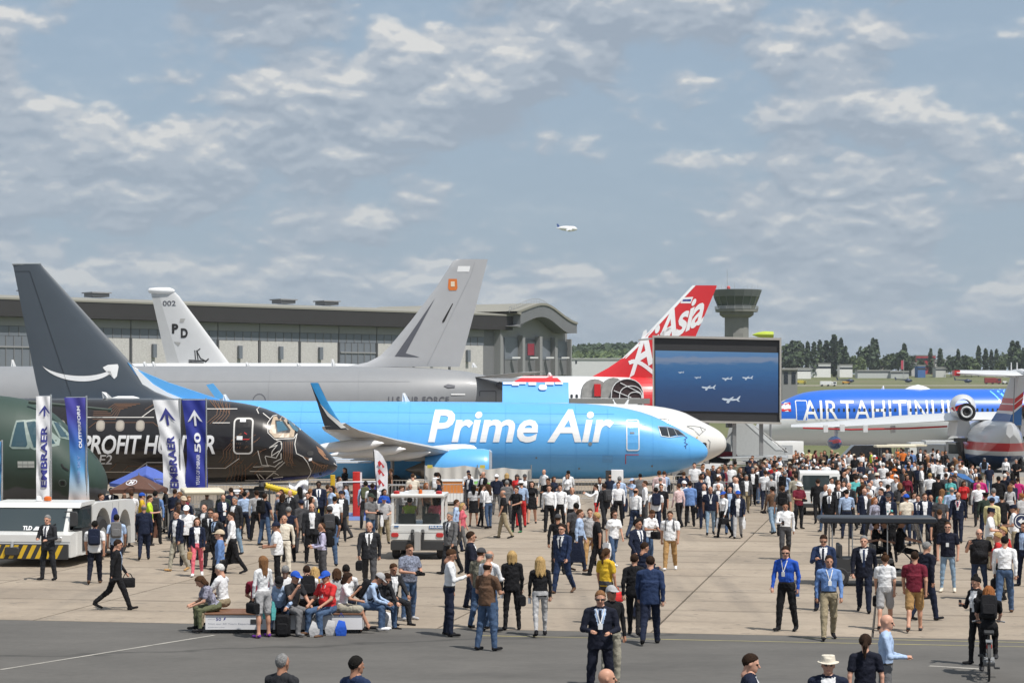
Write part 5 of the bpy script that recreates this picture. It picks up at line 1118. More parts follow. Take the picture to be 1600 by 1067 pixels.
def s_caps(p, a, b, ra, rb, fl=None):
    a, b = np.array(a, float), np.array(b, float); pa = p - a; ba = b - a
    if fl is not None: pa, ba = pa * fl, ba * fl
    t = np.clip((pa @ ba) / max(ba @ ba, 1e-9), 0, 1)
    return (np.linalg.norm(pa - t[..., None] * ba, axis=-1) - (ra + (rb - ra) * t)) / (1 if fl is None else max(fl))
def s_ell(p, c, r, M=None):
    q = p - np.array(c, float)
    if M is not None: q = q @ M
    r = np.array(r, float); k0 = np.linalg.norm(q / r, axis=-1); k1 = np.linalg.norm(q / r ** 2, axis=-1)
    return k0 * (k0 - 1) / np.maximum(k1, 1e-6)
class Sdf:
    def __init__(s): s.pr = []
    def add(s, fn, lo, hi, k, part): s.pr.append((fn, np.array(lo, float), np.array(hi, float), k, part))
    def caps(s, a, b, ra, rb, k, part, fl=None):
        a, b = np.array(a, float), np.array(b, float); r = max(ra, rb) * (1.0 if fl is None else 1.0 / min(fl))
        s.add(lambda p: s_caps(p, a, b, ra, rb, fl), np.minimum(a, b) - r, np.maximum(a, b) + r, k, part)
    def ell(s, c, r, k, part, M=None):
        R_ = max(r); c = np.array(c, float); s.add(lambda p: s_ell(p, c, r, M), c - R_, c + R_, k, part)
    def mesh(s, h):
        lo = np.min([q[1] for q in s.pr], 0) - 2 * h; hi = np.max([q[2] for q in s.pr], 0) + 2 * h
        n = np.ceil((hi - lo) / h).astype(int) + 1; G = np.full(n, .3)
        for fn, a, b, k, part in s.pr:
            i0 = np.maximum(np.floor((a - .05 - lo) / h).astype(int), 0); i1 = np.minimum(np.ceil((b + .05 - lo) / h).astype(int) + 1, n)
            g_ = np.stack(np.meshgrid(*[lo[d] + h * np.arange(i0[d], i1[d]) for d in range(3)], indexing='ij'), -1)
            d = fn(g_); S = tuple(slice(i0[q], i1[q]) for q in range(3)); o = G[S]
            hh = np.clip(.5 + .5 * (o - d) / k, 0, 1); G[S] = o + (d - o) * hh - k * hh * (1 - hh)
        V, F = surface_net(G, lo, h); C = V[F].mean(1); best = np.full(len(C), 9.); lab = np.zeros(len(C), int); names = []
        for i, (fn, a, b, k, part) in enumerate(s.pr):
            d = fn(C); m = d < best; best[m] = d[m]; lab[m] = i; names.append(part)
        return V, F, C, np.array(names)[lab]

# head: one mesh shared by all, eyes at half height, nose, ears, mouth
def make_head(fem, h=.0125):
    s = Sdf(); s.ell((0, .012, .018), (.076, .096, .098), .01, 'skull'); s.ell((0, -.022, -.055), (.056 if not fem else .052, .068, .062), .03, 'face'); s.ell((0, -.066, -.088), (.028, .024, .022), .02, 'face')
    s.caps((0, -.088, .006), (0, -.112, -.03), .009, .014, .012, 'nose')
    for x in (-1, 1): s.ell((x * .077, .012, -.012), (.010, .02, .032), .006, 'ear'); s.ell((x * .034, -.078, .02), (.022, .012, .008), .01, 'brow')
    s.caps((0, .02, -.06), (0, .035, -.16), .052 if not fem else .045, .056 if not fem else .048, .03, 'neck')
    V, F, C, L = s.mesh(h)
    m = np.zeros(len(C), int)
    for x in (-1, 1): m[(np.abs(C[:, 0] - x * .033) < .015) & (np.abs(C[:, 2] - .002) < .008) & (C[:, 1] < -.06)] = 1
    m[(np.abs(C[:, 0]) < .026) & (np.abs(C[:, 2] + .066) < .007) & (C[:, 1] < -.07)] = 2
    for x in (-1, 1): V[(np.abs(V[:, 0] - x * .033) < .014) & (np.abs(V[:, 2] - .002) < .010) & (V[:, 1] < -.06), 1] += .008
    return V, F, m
HEADS = {f: make_head(f) for f in (0, 1)}; HEADS.update({f + 2: make_head(f, .021) for f in (0, 1)})
def hair_mesh(kind, far=0):
    s = Sdf(); P_ = lambda fn, lo=(-.16, -.2, -.2), hi=(.16, .2, .18), k=.008: s.add(fn, lo, hi, k, 'h')
    sk = lambda p, g_=.012: s_ell(p, (0, .014, .02), (.076 + g_, .096 + g_, .098 + g_))
    cut = lambda p, a, z0: np.maximum(-(p[..., 1] * a + p[..., 2] - z0), 0)
    wav = lambda p: .004 * np.sin(p[..., 0] * 160) * np.sin(p[..., 1] * 140 + p[..., 2] * 120)
    if kind == 'short': P_(lambda p: np.maximum(s_ell(p, (0, .016, .028), (.083, .104, .106)) + 1.3 * wav(p), np.maximum(.045 - (p[..., 1] * .95 + p[..., 2]) - .03, -.075 - p[..., 2])))
    elif kind == 'receding': P_(lambda p: np.maximum(sk(p, .007) + wav(p), np.maximum(.05 - (p[..., 1] * 1.4 + p[..., 2] * .6), -.075 - p[..., 2])))
    elif kind == 'balding': P_(lambda p: np.maximum(np.maximum(sk(p, .007), p[..., 2] - .045), np.maximum(.0 - p[..., 1], -.07 - p[..., 2])))
    elif kind == 'curly':
        P_(lambda p: np.maximum(sk(p, .026) + 2.2 * wav(p), np.maximum(.03 - (p[..., 1] * .95 + p[..., 2]), -.085 - p[..., 2])))
    elif kind in ('long', 'bob', 'pony', 'bun', 'wavy'):
        P_(lambda p: np.maximum(sk(p, .015) + wav(p), np.maximum(.02 - (p[..., 1] * .95 + p[..., 2]), -.09 - p[..., 2])))
        L_ = {'long': .30, 'bob': .14, 'pony': 0, 'bun': 0, 'wavy': .27}[kind]
        if L_:
            for x, y, r in ((0, .085, .06), (.05, .065, .05), (-.05, .065, .05), (.078, .02, .032), (-.078, .02, .032)): s.caps((x, y, .02), (x * 1.15, y + .015, -L_ * (1 if y > .05 else .8)), r * .85, r * (.62 if kind != 'wavy' else .95), .03, 'h')
        if kind == 'pony': s.caps((0, .10, .03), (0, .14, -.05), .032, .034, .02, 'h'); s.caps((0, .14, -.05), (.01, .13, -.24), .034, .018, .02, 'h')
        if kind == 'bun': s.ell((0, .06, .13), (.045, .045, .04), .012, 'h')
    elif kind == 'cap':
        P_(lambda p: np.maximum(sk(p, .02), .018 - (p[..., 2] + p[..., 1] * .1))); P_(lambda p: np.maximum(np.maximum(np.abs(p[..., 2] - .035 - .1 * (p[..., 1] + .1)) - .007, np.hypot(p[..., 0], (p[..., 1] + .085) * .85) - .082), p[..., 1] + .05), lo=(-.1, -.19, .0), hi=(.1, -.04, .07), k=.004)
    elif kind == 'beret': P_(lambda p: np.maximum(s_ell(p, (0, .012, .055), (.1, .118, .06)), .012 - p[..., 2]))
    elif kind == 'kepi':
        P_(lambda p: np.maximum(np.hypot(p[..., 0], (p[..., 1] - .012) * .85) - (.094 - .1 * (p[..., 2] - .03)), np.abs(p[..., 2] - .075) - .055)); P_(lambda p: np.maximum(np.maximum(np.abs(p[..., 2] - .025 - .2 * (p[..., 1] + .1)) - .006, np.hypot(p[..., 0], (p[..., 1] + .08)) - .075), p[..., 1] + .05), lo=(-.1, -.19, -.02), hi=(.1, -.04, .07), k=.004)
    elif kind == 'peaked':
        P_(lambda p: np.maximum(np.hypot(p[..., 0], (p[..., 1] - .012) * .85) - .092, np.abs(p[..., 2] - .045) - .03)); P_(lambda p: np.maximum(s_ell(p, (0, .005, .085), (.13, .135, .035)), .06 - p[..., 2])); P_(lambda p: np.maximum(np.maximum(np.abs(p[..., 2] - .02 - .3 * (p[..., 1] + .1)) - .006, np.hypot(p[..., 0], (p[..., 1] + .07)) - .08), p[..., 1] + .05), lo=(-.1, -.19, -.03), hi=(.1, -.04, .07), k=.004)
    elif kind == 'brim':
        P_(lambda p: np.maximum(np.hypot(p[..., 0], (p[..., 1] - .012) * .85) - (.095 - .12 * (p[..., 2] - .03)) + .02 * np.exp(-(p[..., 0] / .04) ** 2) * (p[..., 2] > .1), np.abs(p[..., 2] - .075) - .058)); P_(lambda p: np.maximum(np.abs(p[..., 2] - .028 - .12 * p[..., 0] ** 2 / .16 + .08 * (p[..., 1] < 0) * p[..., 1] ** 2) - .007, np.hypot(p[..., 0], (p[..., 1] - .012) * .9) - .140), lo=(-.17, -.2, -.02), hi=(.17, .2, .1), k=.004)
    V, F, C, L = s.mesh(far or (.0125 if kind not in ('brim', 'cap', 'kepi', 'peaked') else .010))
    if kind not in HATS and kind != 'balding':
        an = np.arctan2(V[:, 0], V[:, 1] - .014); k_ = 1 + (.05 * np.sin(an * 15 + V[:, 2] * 26) + .03 * np.sin(an * 31 - V[:, 2] * 41)) * (.6 if kind in ('short', 'receding') else 1.0)
        V[:, 0] *= k_; V[:, 1] = .014 + (V[:, 1] - .014) * k_; low = np.clip((-.05 - V[:, 2]) / .15, 0, 1); V[:, 2] += low * .03 * np.sin(an * 7); V[:, 0] *= 1 - .25 * low * (kind == 'long')
    me = bpy.data.meshes.new('hair_' + kind); me.from_pydata(V.tolist(), [], F.tolist()); me.materials.append(None); me.shade_smooth(); return me
HAIRS = {}
HATS = ('cap', 'beret', 'kepi', 'peaked', 'brim')

def lerp(a, b, t): return a + (b - a) * t
def rotx(v, a): c, s = math.cos(a), math.sin(a); return np.array((v[0], v[1] * c - v[2] * s, v[1] * s + v[2] * c))
def rotz(v, a): c, s = math.cos(a), math.sin(a); return np.array((v[0] * c - v[1] * s, v[0] * s + v[1] * c, v[2]))
# pose: leg (hip pitch, knee bend, spread) L and R; arm (upper pitch, out, fore pitch, fore inward) L and R; torso lean; head (turn, nod)
POSES = {
 'st': ((2, 3, 5), (-2, 4, 5), (3, 9, 14, 4), (0, 10, 12, 6), 1, (0, 0)),
 'wa': ((16, 4, 2), (-14, 22, 2), (-16, 8, 2, 2), (14, 8, 26, 6), 3, (4, 2)), 'wl': ((25, 6, 2), (-20, 30, 2), (-22, 8, -4, 2), (20, 8, 34, 6), 4, (0, 12)),
 'wb': ((-14, 22, 2), (16, 4, 2), (14, 8, 26, 6), (-16, 8, 2, 2), 3, (-4, 2)),
 'wc': ((14, 5, 3), (-12, 18, 3), (-10, 7, 4, 3), (12, 8, 20, 6), 2, (0, 3)),
 'fr': ((3, 3, 6), (-3, 6, 6), (14, 13, 86, 34), (10, 14, 80, 36), 2, (0, 10)),
 'ph': ((3, 3, 5), (-2, 6, 5), (18, 10, 108, 30), (2, 9, 12, 5), 3, (0, 22)),
 's2': ((4, 2, 7), (-3, 9, 7), (8, 16, 30, 26), (-4, 8, 6, 4), 0, (14, 2)), 's3': ((-2, 8, 6), (3, 2, 4), (-8, 12, -4, -18), (-8, 12, -4, -18), -1, (-10, 4)), 's4': ((2, 2, 4), (-4, 12, 6), (18, 10, 96, 30), (4, 10, 18, 8), 2, (-6, 12)), 's5': ((6, 4, 5), (-6, 10, 4), (10, 9, 24, 6), (-8, 9, 8, 4), 4, (18, 8)),
 'cr': ((2, 3, 6), (-2, 3, 6), (22, 14, 74, 64), (18, 14, 68, 62), 0, (0, 3)),
 'fa': ((3, 3, 7), (-3, 3, 7), (40, 16, 142, 22), (2, 14, 12, 4), 0, (8, 0)),
 'up': ((2, 3, 5), (-2, 4, 5), (62, 14, 120, 12), (58, 14, 118, 14), 2, (0, 0)),
 'wp': ((16, 5, 2), (-14, 22, 2), (16, 10, 92, 30), (-12, 9, 6, 4), 3, (0, 10)),
 'wh': ((20, 6, 2), (-16, 26, 2), (10, 14, 70, 45), (-14, 8, 4, 4), 3, (-14, 6)),
 'bd': ((16, 6, 5), (2, 8, 5), (26, 12, 92, 30), (22, 12, 84, 34), 16, (0, 26)),
 'si': ((84, 84, 9), (80, 80, 9), (30, 10, 62, 18), (34, 10, 58, 18), 8, (0, 12)),
 'sb': ((86, 88, 8), (82, 84, 8), (36, 10, 70, 26), (40, 10, 66, 26), 32, (0, 24)),
 'sf': ((84, 82, 12), (80, 86, 12), (44, 12, 148, 20), (30, 12, 50, 14), 10, (0, 8)),
 'sx': ((86, 60, 2), (82, 84, 5), (34, 10, 76, 24), (30, 12, 136, 12), 12, (10, 16)),
 'dr': ((80, 70, 6), (74, 60, 7), (48, 8, 78, 8), (46, 8, 76, 8), 4, (0, 2)),
 'cy': ((66, 74, 3), (24, 34, 3), (46, 8, 62, 6), (44, 10, 60, 6), 22, (0, 6)),
}
POSES['lk'] = POSES['st'][:5] + ((35, 2),); POSES['lo'] = POSES['st'][:5] + ((-35, 2),)
_BODY = {}
def body(style, pose, fem, bld, res, bot='p'):
    """style: S suit+tie, O open jacket, L long sleeves, T short sleeves, V sleeveless, D dress; bot: p trousers, s shorts, k skirt"""
    key = (style, pose, fem, bld, res, bot)
    if key in _BODY: return _BODY[key]
    lg, rg, la, ra, lean, hd = POSES[pose]; s = Sdf(); w = bld
    seat = pose in ('si', 'sb', 'sf', 'sx', 'dr', 'cy')
    hipz = .92; LN = R(lean); TO = np.array((0, 0, hipz))
    def T(v):                                            # torso frame leans forward about the hips
        return rotx(np.array(v, float) - TO, LN) * np.array((1, 1, 1)) + TO
    sw = (.175 if fem else .195) * (1 + .35 * (w - 1)); shz = 1.43; ja = style in 'SO'
    fd = lambda a, sp: np.array((math.sin(R(sp)), -math.sin(R(a)) * math.cos(R(sp)), -math.cos(R(a)) * math.cos(R(sp))))
    # trunk
    s.ell(T((0, .0, 1.29)), ((.150 if fem else .168) * w * (1.06 if ja else 1), .112 * w + (.012 if ja else 0), .20), .05, 'torso')
    s.ell(T((0, -.006 - .05 * max(0, w - 1), 1.10)), ((.128 if fem else .148) * w * (1.1 if ja else 1), .105 * w * w, .17), .05, 'torso')
    s.ell((0, .006, .945), (.165 * (.5 + .5 * w), .118 * (.4 + .6 * w), .13), .04, 'pelvis')
    [s.caps(T((0, .012, shz + .018)), T((x * (sw - .012), .012, shz - .022)), .066 + (.008 if ja else 0), .056 + (.008 if ja else 0), .04, 'torso') for x in (-1, 1)]
    if fem: [s.ell(T((x * .07, -.095, 1.29)), (.06, .055, .06), .03, 'torso') for x in (-1, 1)]
    s.caps(T((0, .012, 1.42)), T((0, .005, 1.535)), .056 if not fem else .047, .052 if not fem else .045, .03, 'neck')
    if style == 'S' or style == 'O':                     # jacket skirt with a cut hem
        zh = .80 if not fem else .86
        if not seat:
            def jk(p):
                q = p.copy(); q = q / np.array((1, .72, 1)); r = np.hypot(q[..., 0], q[..., 1]) - ((.182 if not fem else .168) * (.45 + .55 * w) + .012 * np.clip((1.05 - p[..., 2]) / .25, 0, 1)); return np.maximum(r * .75, np.maximum(zh - p[..., 2], p[..., 2] - 1.26))
            s.add(jk, (-.26 * w, -.22 * w, zh), (.26 * w, .22 * w, 1.26), .035, 'hem')
    elif style in 'TL' and bot == 'u' or (style == 'T' and not seat):
        def tk(p):
            q = p / np.array((1, .74, 1)); r = np.hypot(q[..., 0], q[..., 1]) - (.172 if not fem else .156) * (.4 + .6 * w); return np.maximum(r * .75, np.maximum(.885 - p[..., 2], p[..., 2] - 1.25))
        s.add(tk, (-.24 * w, -.2 * w, .885), (.24 * w, .2 * w, 1.25), .04, 'hem')
    # legs
    tw = (.092, .072, .060, .052) if bot == 'p' else (.082, .058, .054, .036)
    if fem and bot == 'p': tw = (.086, .062, .054, .042)
    ank = []
    for sg, (a, kn, sp) in ((-1, lg), (1, rg)):
        hp_ = np.array((sg * .088, 0, hipz)); k_ = hp_ + fd(a, sp) * np.array((sg, 1, 1)) * .44; f_ = fd(a - kn, sp * .6) * np.array((sg, 1, 1)); an = k_ + f_ * .42
        if bot == 's': s.caps(hp_, lerp(hp_, k_, .86), .098, .092, .02, 'short'); s.caps(hp_, k_, tw[0] * .9, tw[1], .012, 'thigh')
        else: s.caps(hp_, k_, tw[0] * (.6 + .4 * w), tw[1], .02, 'thigh')
        s.caps(k_, an, tw[2] if bot != 'p' else tw[1], tw[3], .02, 'shin')
        if bot != 'p': s.ell(lerp(k_, an, .3) + np.array((0, .018, 0)), (.046, .05, .10), .03, 'shin')
        fw = np.array((sg * .12, -1, 0)); fw /= np.linalg.norm(fw)
        pit = R(min(35, max(-20, (kn - a) * .55))) if not seat else 0
        fwd = np.array((fw[0], fw[1] * math.cos(pit), -abs(math.sin(pit)) * (1 if kn - a > 0 else -1)))
        heel = an + np.array((0, .03, -.045)); s.caps(heel, heel + fwd * .2, .040, .034, .012, 'foot', (1.0, 1.0, 1.15)); s.caps(an, heel + fwd * .05, .045, .042, .012, 'shoe_top'); ank.append(min(heel[2], heel[2] + fwd[2] * .2) - .036)
    if bot == 'k' or style == 'D':
        zk = .56 if bot == 'k' else .60
        if seat:
            for sg, (a, kn, sp) in ((-1, lg), (1, rg)):
                hp_ = np.array((sg * .088, 0, hipz)); s.caps(hp_, hp_ + fd(a, sp) * np.array((sg, 1, 1)) * .40, .11, .10, .05, 'skirt')
        else:
            def sk(p):
                q = p / np.array((1, .78, 1)); r = np.hypot(q[..., 0], q[..., 1]) - (.165 + .05 * np.clip((1.0 - p[..., 2]) / .4, 0, 1)); return np.maximum(r * .78, np.maximum(zk - p[..., 2], p[..., 2] - 1.08))
            s.add(sk, (-.24, -.2, zk), (.24, .2, 1.08), .03, 'skirt')
    # arms
    sl = style in 'SOL'; ar = (.058, .050, .048, .036) if ja else ((.052, .046, .044, .034) if sl else (.046, .040, .038, .028))
    if fem: ar = tuple(x * .88 for x in ar)
    hands = []
    for sg, (a, ot, fa, inn) in ((-1, la), (1, ra)):
        S_ = T((sg * sw, .012, shz - .028)); u = rotx(fd(a, ot) * np.array((sg, 1, 1)), LN * .6); E_ = S_ + u * .285
        if style == 'T': s.caps(S_, lerp(S_, E_, .62), .062, .060, .02, 'sleeve')
        s.caps(S_, E_, ar[0], ar[1], .02, 'uparm')
        f = np.array((-sg * math.sin(R(inn)) * abs(math.sin(R(fa))), -math.sin(R(fa)), -math.cos(R(fa)))); f /= np.linalg.norm(f); Wr = E_ + f * .25
        s.caps(E_, Wr, ar[2], ar[3], .015, 'forearm'); s.caps(Wr, Wr + f * .085, .028, .032, .01, 'hand', (1.35, 1, 1) if abs(f[2]) > .6 else None); hands.append((sg, Wr, f))
    s.pr = [q for q in s.pr if q is not None]
    V, F, C, L = s.mesh(res)
    # garment colours by where a face lies
    m = np.full(len(C), 1)                               # 0 skin 1 top 2 bottom 3 shoes 4 shirt 5 tie 6 eyes 7 lips 8 belt
    Ct = C - TO; c_, s_ = math.cos(-LN), math.sin(-LN); Ct = np.stack([Ct[:, 0], Ct[:, 1] * c_ - Ct[:, 2] * s_, Ct[:, 1] * s_ + Ct[:, 2] * c_], 1) + TO
    isp = lambda *n: np.isin(L, n)
    m[isp('pelvis', 'thigh', 'shin', 'short', 'skirt')] = 2
    beltz = 1.0
    if style in 'LV' or (style == 'T' and seat): m[isp('torso') & (Ct[:, 2] < beltz)] = 2; m[isp('pelvis') & (Ct[:, 2] > beltz)] = 1
    if style == 'L' and bot == 'p': m[isp('torso', 'pelvis') & (np.abs(Ct[:, 2] - beltz) < .018)] = 8
    if style in 'SO': m[isp('torso', 'pelvis') & (Ct[:, 2] > .86)] = 1
    if style in 'SO' and seat: m[isp('pelvis') & (Ct[:, 1] > .02)] = 1
    if style == 'D': m[isp('skirt', 'pelvis')] = 1
    m[isp('neck', 'hand')] = 0; m[isp('foot', 'shoe_top')] = 3
    if bot in 'sk' or style == 'D': m[isp('shin')] = 0; m[isp('thigh')] = 0 if bot != 's' else 0; m[isp('shoe_top')] = 0
    if bot in 'k' or style == 'D':
        m[isp('thigh') & (C[:, 2] > .62)] = 1 if style == 'D' else 2
    if style in 'TV': m[isp('forearm', 'uparm')] = 0; m[isp('sleeve')] = 1
    if style == 'D': m[isp('forearm')] = 0 if fem else 1
    if style in 'S':
        m[isp('torso', 'hem', 'neck') & (Ct[:, 1] < -.035) & (np.abs(Ct[:, 0]) < np.clip((Ct[:, 2] - 1.06) * .26, 0, .085)) & (Ct[:, 2] < 1.47)] = 4
        m[isp('torso', 'hem', 'neck') & (Ct[:, 1] < -.03) & (np.abs(Ct[:, 0]) < .026) & (Ct[:, 2] > 1.06) & (Ct[:, 2] < 1.455)] = 5
        m[(Ct[:, 2] > 1.462) & (Ct[:, 2] < 1.495) & isp('neck')] = 4
    if style == 'O':
        wd_ = .055 + .03 * np.clip((Ct[:, 2] - 1.1) / .3, 0, 1)
        f_ = isp('torso', 'hem', 'neck', 'pelvis') & (Ct[:, 1] < -.03) & (np.abs(Ct[:, 0]) < wd_) & (Ct[:, 2] < 1.47)
        m[f_ & (Ct[:, 2] > 1.0)] = 4; m[f_ & (Ct[:, 2] <= 1.0)] = 2; m[(Ct[:, 2] > 1.462) & (Ct[:, 2] < 1.492) & isp('neck')] = 4
    if style == 'L': m[(Ct[:, 2] > 1.45) & (Ct[:, 2] < 1.49) & isp('neck', 'torso')] = 1
    # cloth folds
    mv = np.zeros(len(V), bool); cl = np.isin(m, (1, 2, 4)); mv[F[cl].ravel()] = True
    N = np.zeros_like(V); fn = np.cross(V[F[:, 2]] - V[F[:, 0]], V[F[:, 3]] - V[F[:, 1]]); [np.add.at(N, F[:, i], fn) for i in range(4)]; N /= np.maximum(np.linalg.norm(N, axis=1), 1e-9)[:, None]
    x, y, z = V.T; q1 = np.sin(x * 13 + z * 5) + np.sin(y * 17 - z * 9); wv = np.sin(z * 31 + x * 33 + 2.6 * q1) * np.sin(x * 21 - z * 9 + y * 27 + 1.7 * q1) + .5 * np.sin(z * 57 + y * 61 - x * 49 + 3 * q1) * np.sin(z * 8 + 2 * q1)
    V = V + N * (wv * .0056 * mv)[:, None]
    # shade-dark joins: none; append hands' fingers and the head
    Vs, Fs, Ms = [V], [F], [m]; base = len(V)
    if res < .02:
        for sg, Wr, f in hands:
            side = np.cross(f, (0, 1, 0) if abs(f[1]) < .8 else (0, 0, 1)); side /= np.linalg.norm(side); up = np.cross(side, f); palm = Wr + f * .075
            for q, (o, L_, cu) in enumerate(((-.028, .062, .25), (-.010, .072, .3), (.009, .068, .35), (.026, .052, .45), (-.036, .055, .1))):
                th = q == 4; p0 = palm + side * o * (1 if not th else .9) - f * (.02 if not th else .06); d = f * (1 if not th else .6) - side * (.0 if not th else .55); d /= np.linalg.norm(d)
                bend = np.array((-sg * 1., 0, 0)) if abs(f[2]) > .6 else np.array((0, 0, -1.)); p1 = p0 + d * L_ * .55 + bend * L_ * .1; p2 = p1 + d * L_ * .45 + bend * L_ * cu * .6; vs = []
                for p_, r_ in ((p0, .010), (p1, .0095), (p2, .007)):
                    for k in range(5): vs.append(p_ + side * r_ * math.cos(k * 1.2566) + up * r_ * math.sin(k * 1.2566))
                fs = [(i * 5 + k, i * 5 + (k + 1) % 5, (i + 1) * 5 + (k + 1) % 5, (i + 1) * 5 + k) for i in range(2) for k in range(5)] + [(10, 11, 12, 13)]
                Vs.append(np.array(vs)); Fs.append(np.array(fs) + base); Ms.append(np.zeros(len(fs), int)); base += 15
    hv, hf, hm_ = HEADS[fem + 2 * (res > .026)]; hv = hv.copy()
    nod, turn = R(hd[1]) + LN * .55, R(hd[0])
    Hc = T((0, -.012 + .006, 1.632)); Rm = np.array([rotz(rotx(e, nod), turn) for e in np.eye(3)])
    Vs.append(hv @ Rm + Hc); Fs.append(hf + base); Ms.append(np.where(hm_ == 0, 0, hm_ + 5)); base += len(hv)
    V = np.concatenate(Vs); F = np.concatenate(Fs); M = np.concatenate(Ms)
    dz = min(ank) if not seat else min(0, 0); 
    V[:, 2] -= dz if not seat else 0
    me = bpy.data.meshes.new('person_body'); me.from_pydata(V.tolist(), [], F.tolist())
    for _ in range(9): me.materials.append(None)
    me.polygons.foreach_set('material_index', M.astype(np.int32)); me.shade_smooth(); me.update()
    hm4 = Matrix(((*Rm.T[0], 0), (*Rm.T[1], 0), (*Rm.T[2], 0), (0, 0, 0, 1))); hm4.translation = Vector(Hc) - Vector((0, 0, dz if not seat else 0))
    _BODY[key] = (me, hm4, [(Wr - np.array((0, 0, dz if not seat else 0)), f) for sg, Wr, f in hands], dz if not seat else 0, [Vector(T((0, .0, 1.3))) - Vector((0, 0, dz if not seat else 0)), LN])
    return _BODY[key]
CLR = {'black': (.008, .008, .010), 'charcoal': (.020, .021, .025), 'navy': (.009, .014, .034), 'dknavy': (.007, .009, .020), 'suitblue': (.017, .032, .082), 'grey': (.14, .14, .145), 'dkgrey': (.055, .055, .06), 'ltgrey': (.40, .40, .41), 'white': (.74, .75, .77), 'cream': (.62, .57, .48), 'beige': (.45, .37, .27), 'khaki': (.30, .25, .165), 'tan': (.40, .24, .10), 'brown': (.115, .065, .04), 'ltblue': (.36, .47, .66), 'blue': (.13, .23, .47), 'royal': (.018, .08, .42), 'jeans': (.055, .095, .175), 'ltjeans': (.20, .29, .39), 'dkjeans': (.022, .035, .07), 'red': (.52, .028, .03), 'maroon': (.15, .014, .03), 'pink': (.62, .13, .17), 'ltpink': (.62, .46, .46), 'magenta': (.45, .025, .16), 'yellow': (.62, .40, .03), 'ltyellow': (.62, .56, .30), 'lime': (.42, .60, .03), 'olive': (.10, .11, .06), 'camo': (.17, .16, .12), 'teal': (.10, .40, .40), 'lilac': (.42, .40, .54), 'orange': (.65, .17, .03), 'green': (.03, .14, .06), 'checked': (.17, .19, .25), 'floral': (.22, .22, .28), 'stone': (.33, .31, .25), 'purple': (.14, .03, .28), 'dkgreen': (.03, .045, .035)}
HC = {'blk': (.010, .009, .008), 'brn': (.060, .030, .015), 'dbr': (.028, .015, .009), 'gry': (.20, .20, .20), 'wht': (.60, .59, .57), 'bld': (.42, .28, .12), 'lbr': (.20, .10, .045), 'gng': (.26, .10, .035)}
SKIN = [(.56, .31, .22), (.50, .27, .185), (.44, .23, .15), (.36, .18, .115), (.075, .038, .024), (.15, .08, .05)]
def cloth(c):
    n = c + '_cloth'
    if n not in MATS:
        pat = c in ('checked', 'camo', 'floral')
        m = mat(n, CLR[c], .85, 0, .10 if not pat else .75, 9 if not pat else 26, bump=.8, bscale=17, spec=.25, rand=.12)
    return MATS[n]
def hairm(c): return mat('hair_' + c, HC[c], .8, 0, .4, 45, bump=.7, bscale=90, spec=.15)
def skinm(i): return mat('skin_%d' % i, SKIN[i], .5, 0, .05, 20, spec=.35)
M_EYE = mat('eye_dark', (.02, .015, .012), .3, 0, 0); M_LIP = mat('lip', (.33, .11, .09), .5, 0, 0); M_BELT = mat('belt_leather', (.015, .012, .01), .5, 0, 0)
FACE = {'c': 0, 'a': 180, 'l': -90, 'r': 90, 'cl': -40, 'cr': 40, 'al': -140, 'ar': 140}
BACKP = None
def backpack_mesh():
    b_ = MB(); 
    b_.rbox((-.15, .0, -.24), (.15, .16, .22), .07, 0, 4); b_.rbox((-.12, .13, -.20), (.12, .21, .02), .05, 0, 3)
    for x in (-.1, .1): b_.tube([Vector((x, .02, .16)), Vector((x * 1.05, -.10, .19)), Vector((x * 1.1, -.245, .08)), Vector((x * 1.25, -.20, -.12)), Vector((x * 1.3, .0, -.2))], .02, 5)
    b_.tube([Vector((-.04, .05, .21)), Vector((0, .05, .26)), Vector((.04, .05, .21))], .012, 5); return b_.mesh('backpack', None, 40)
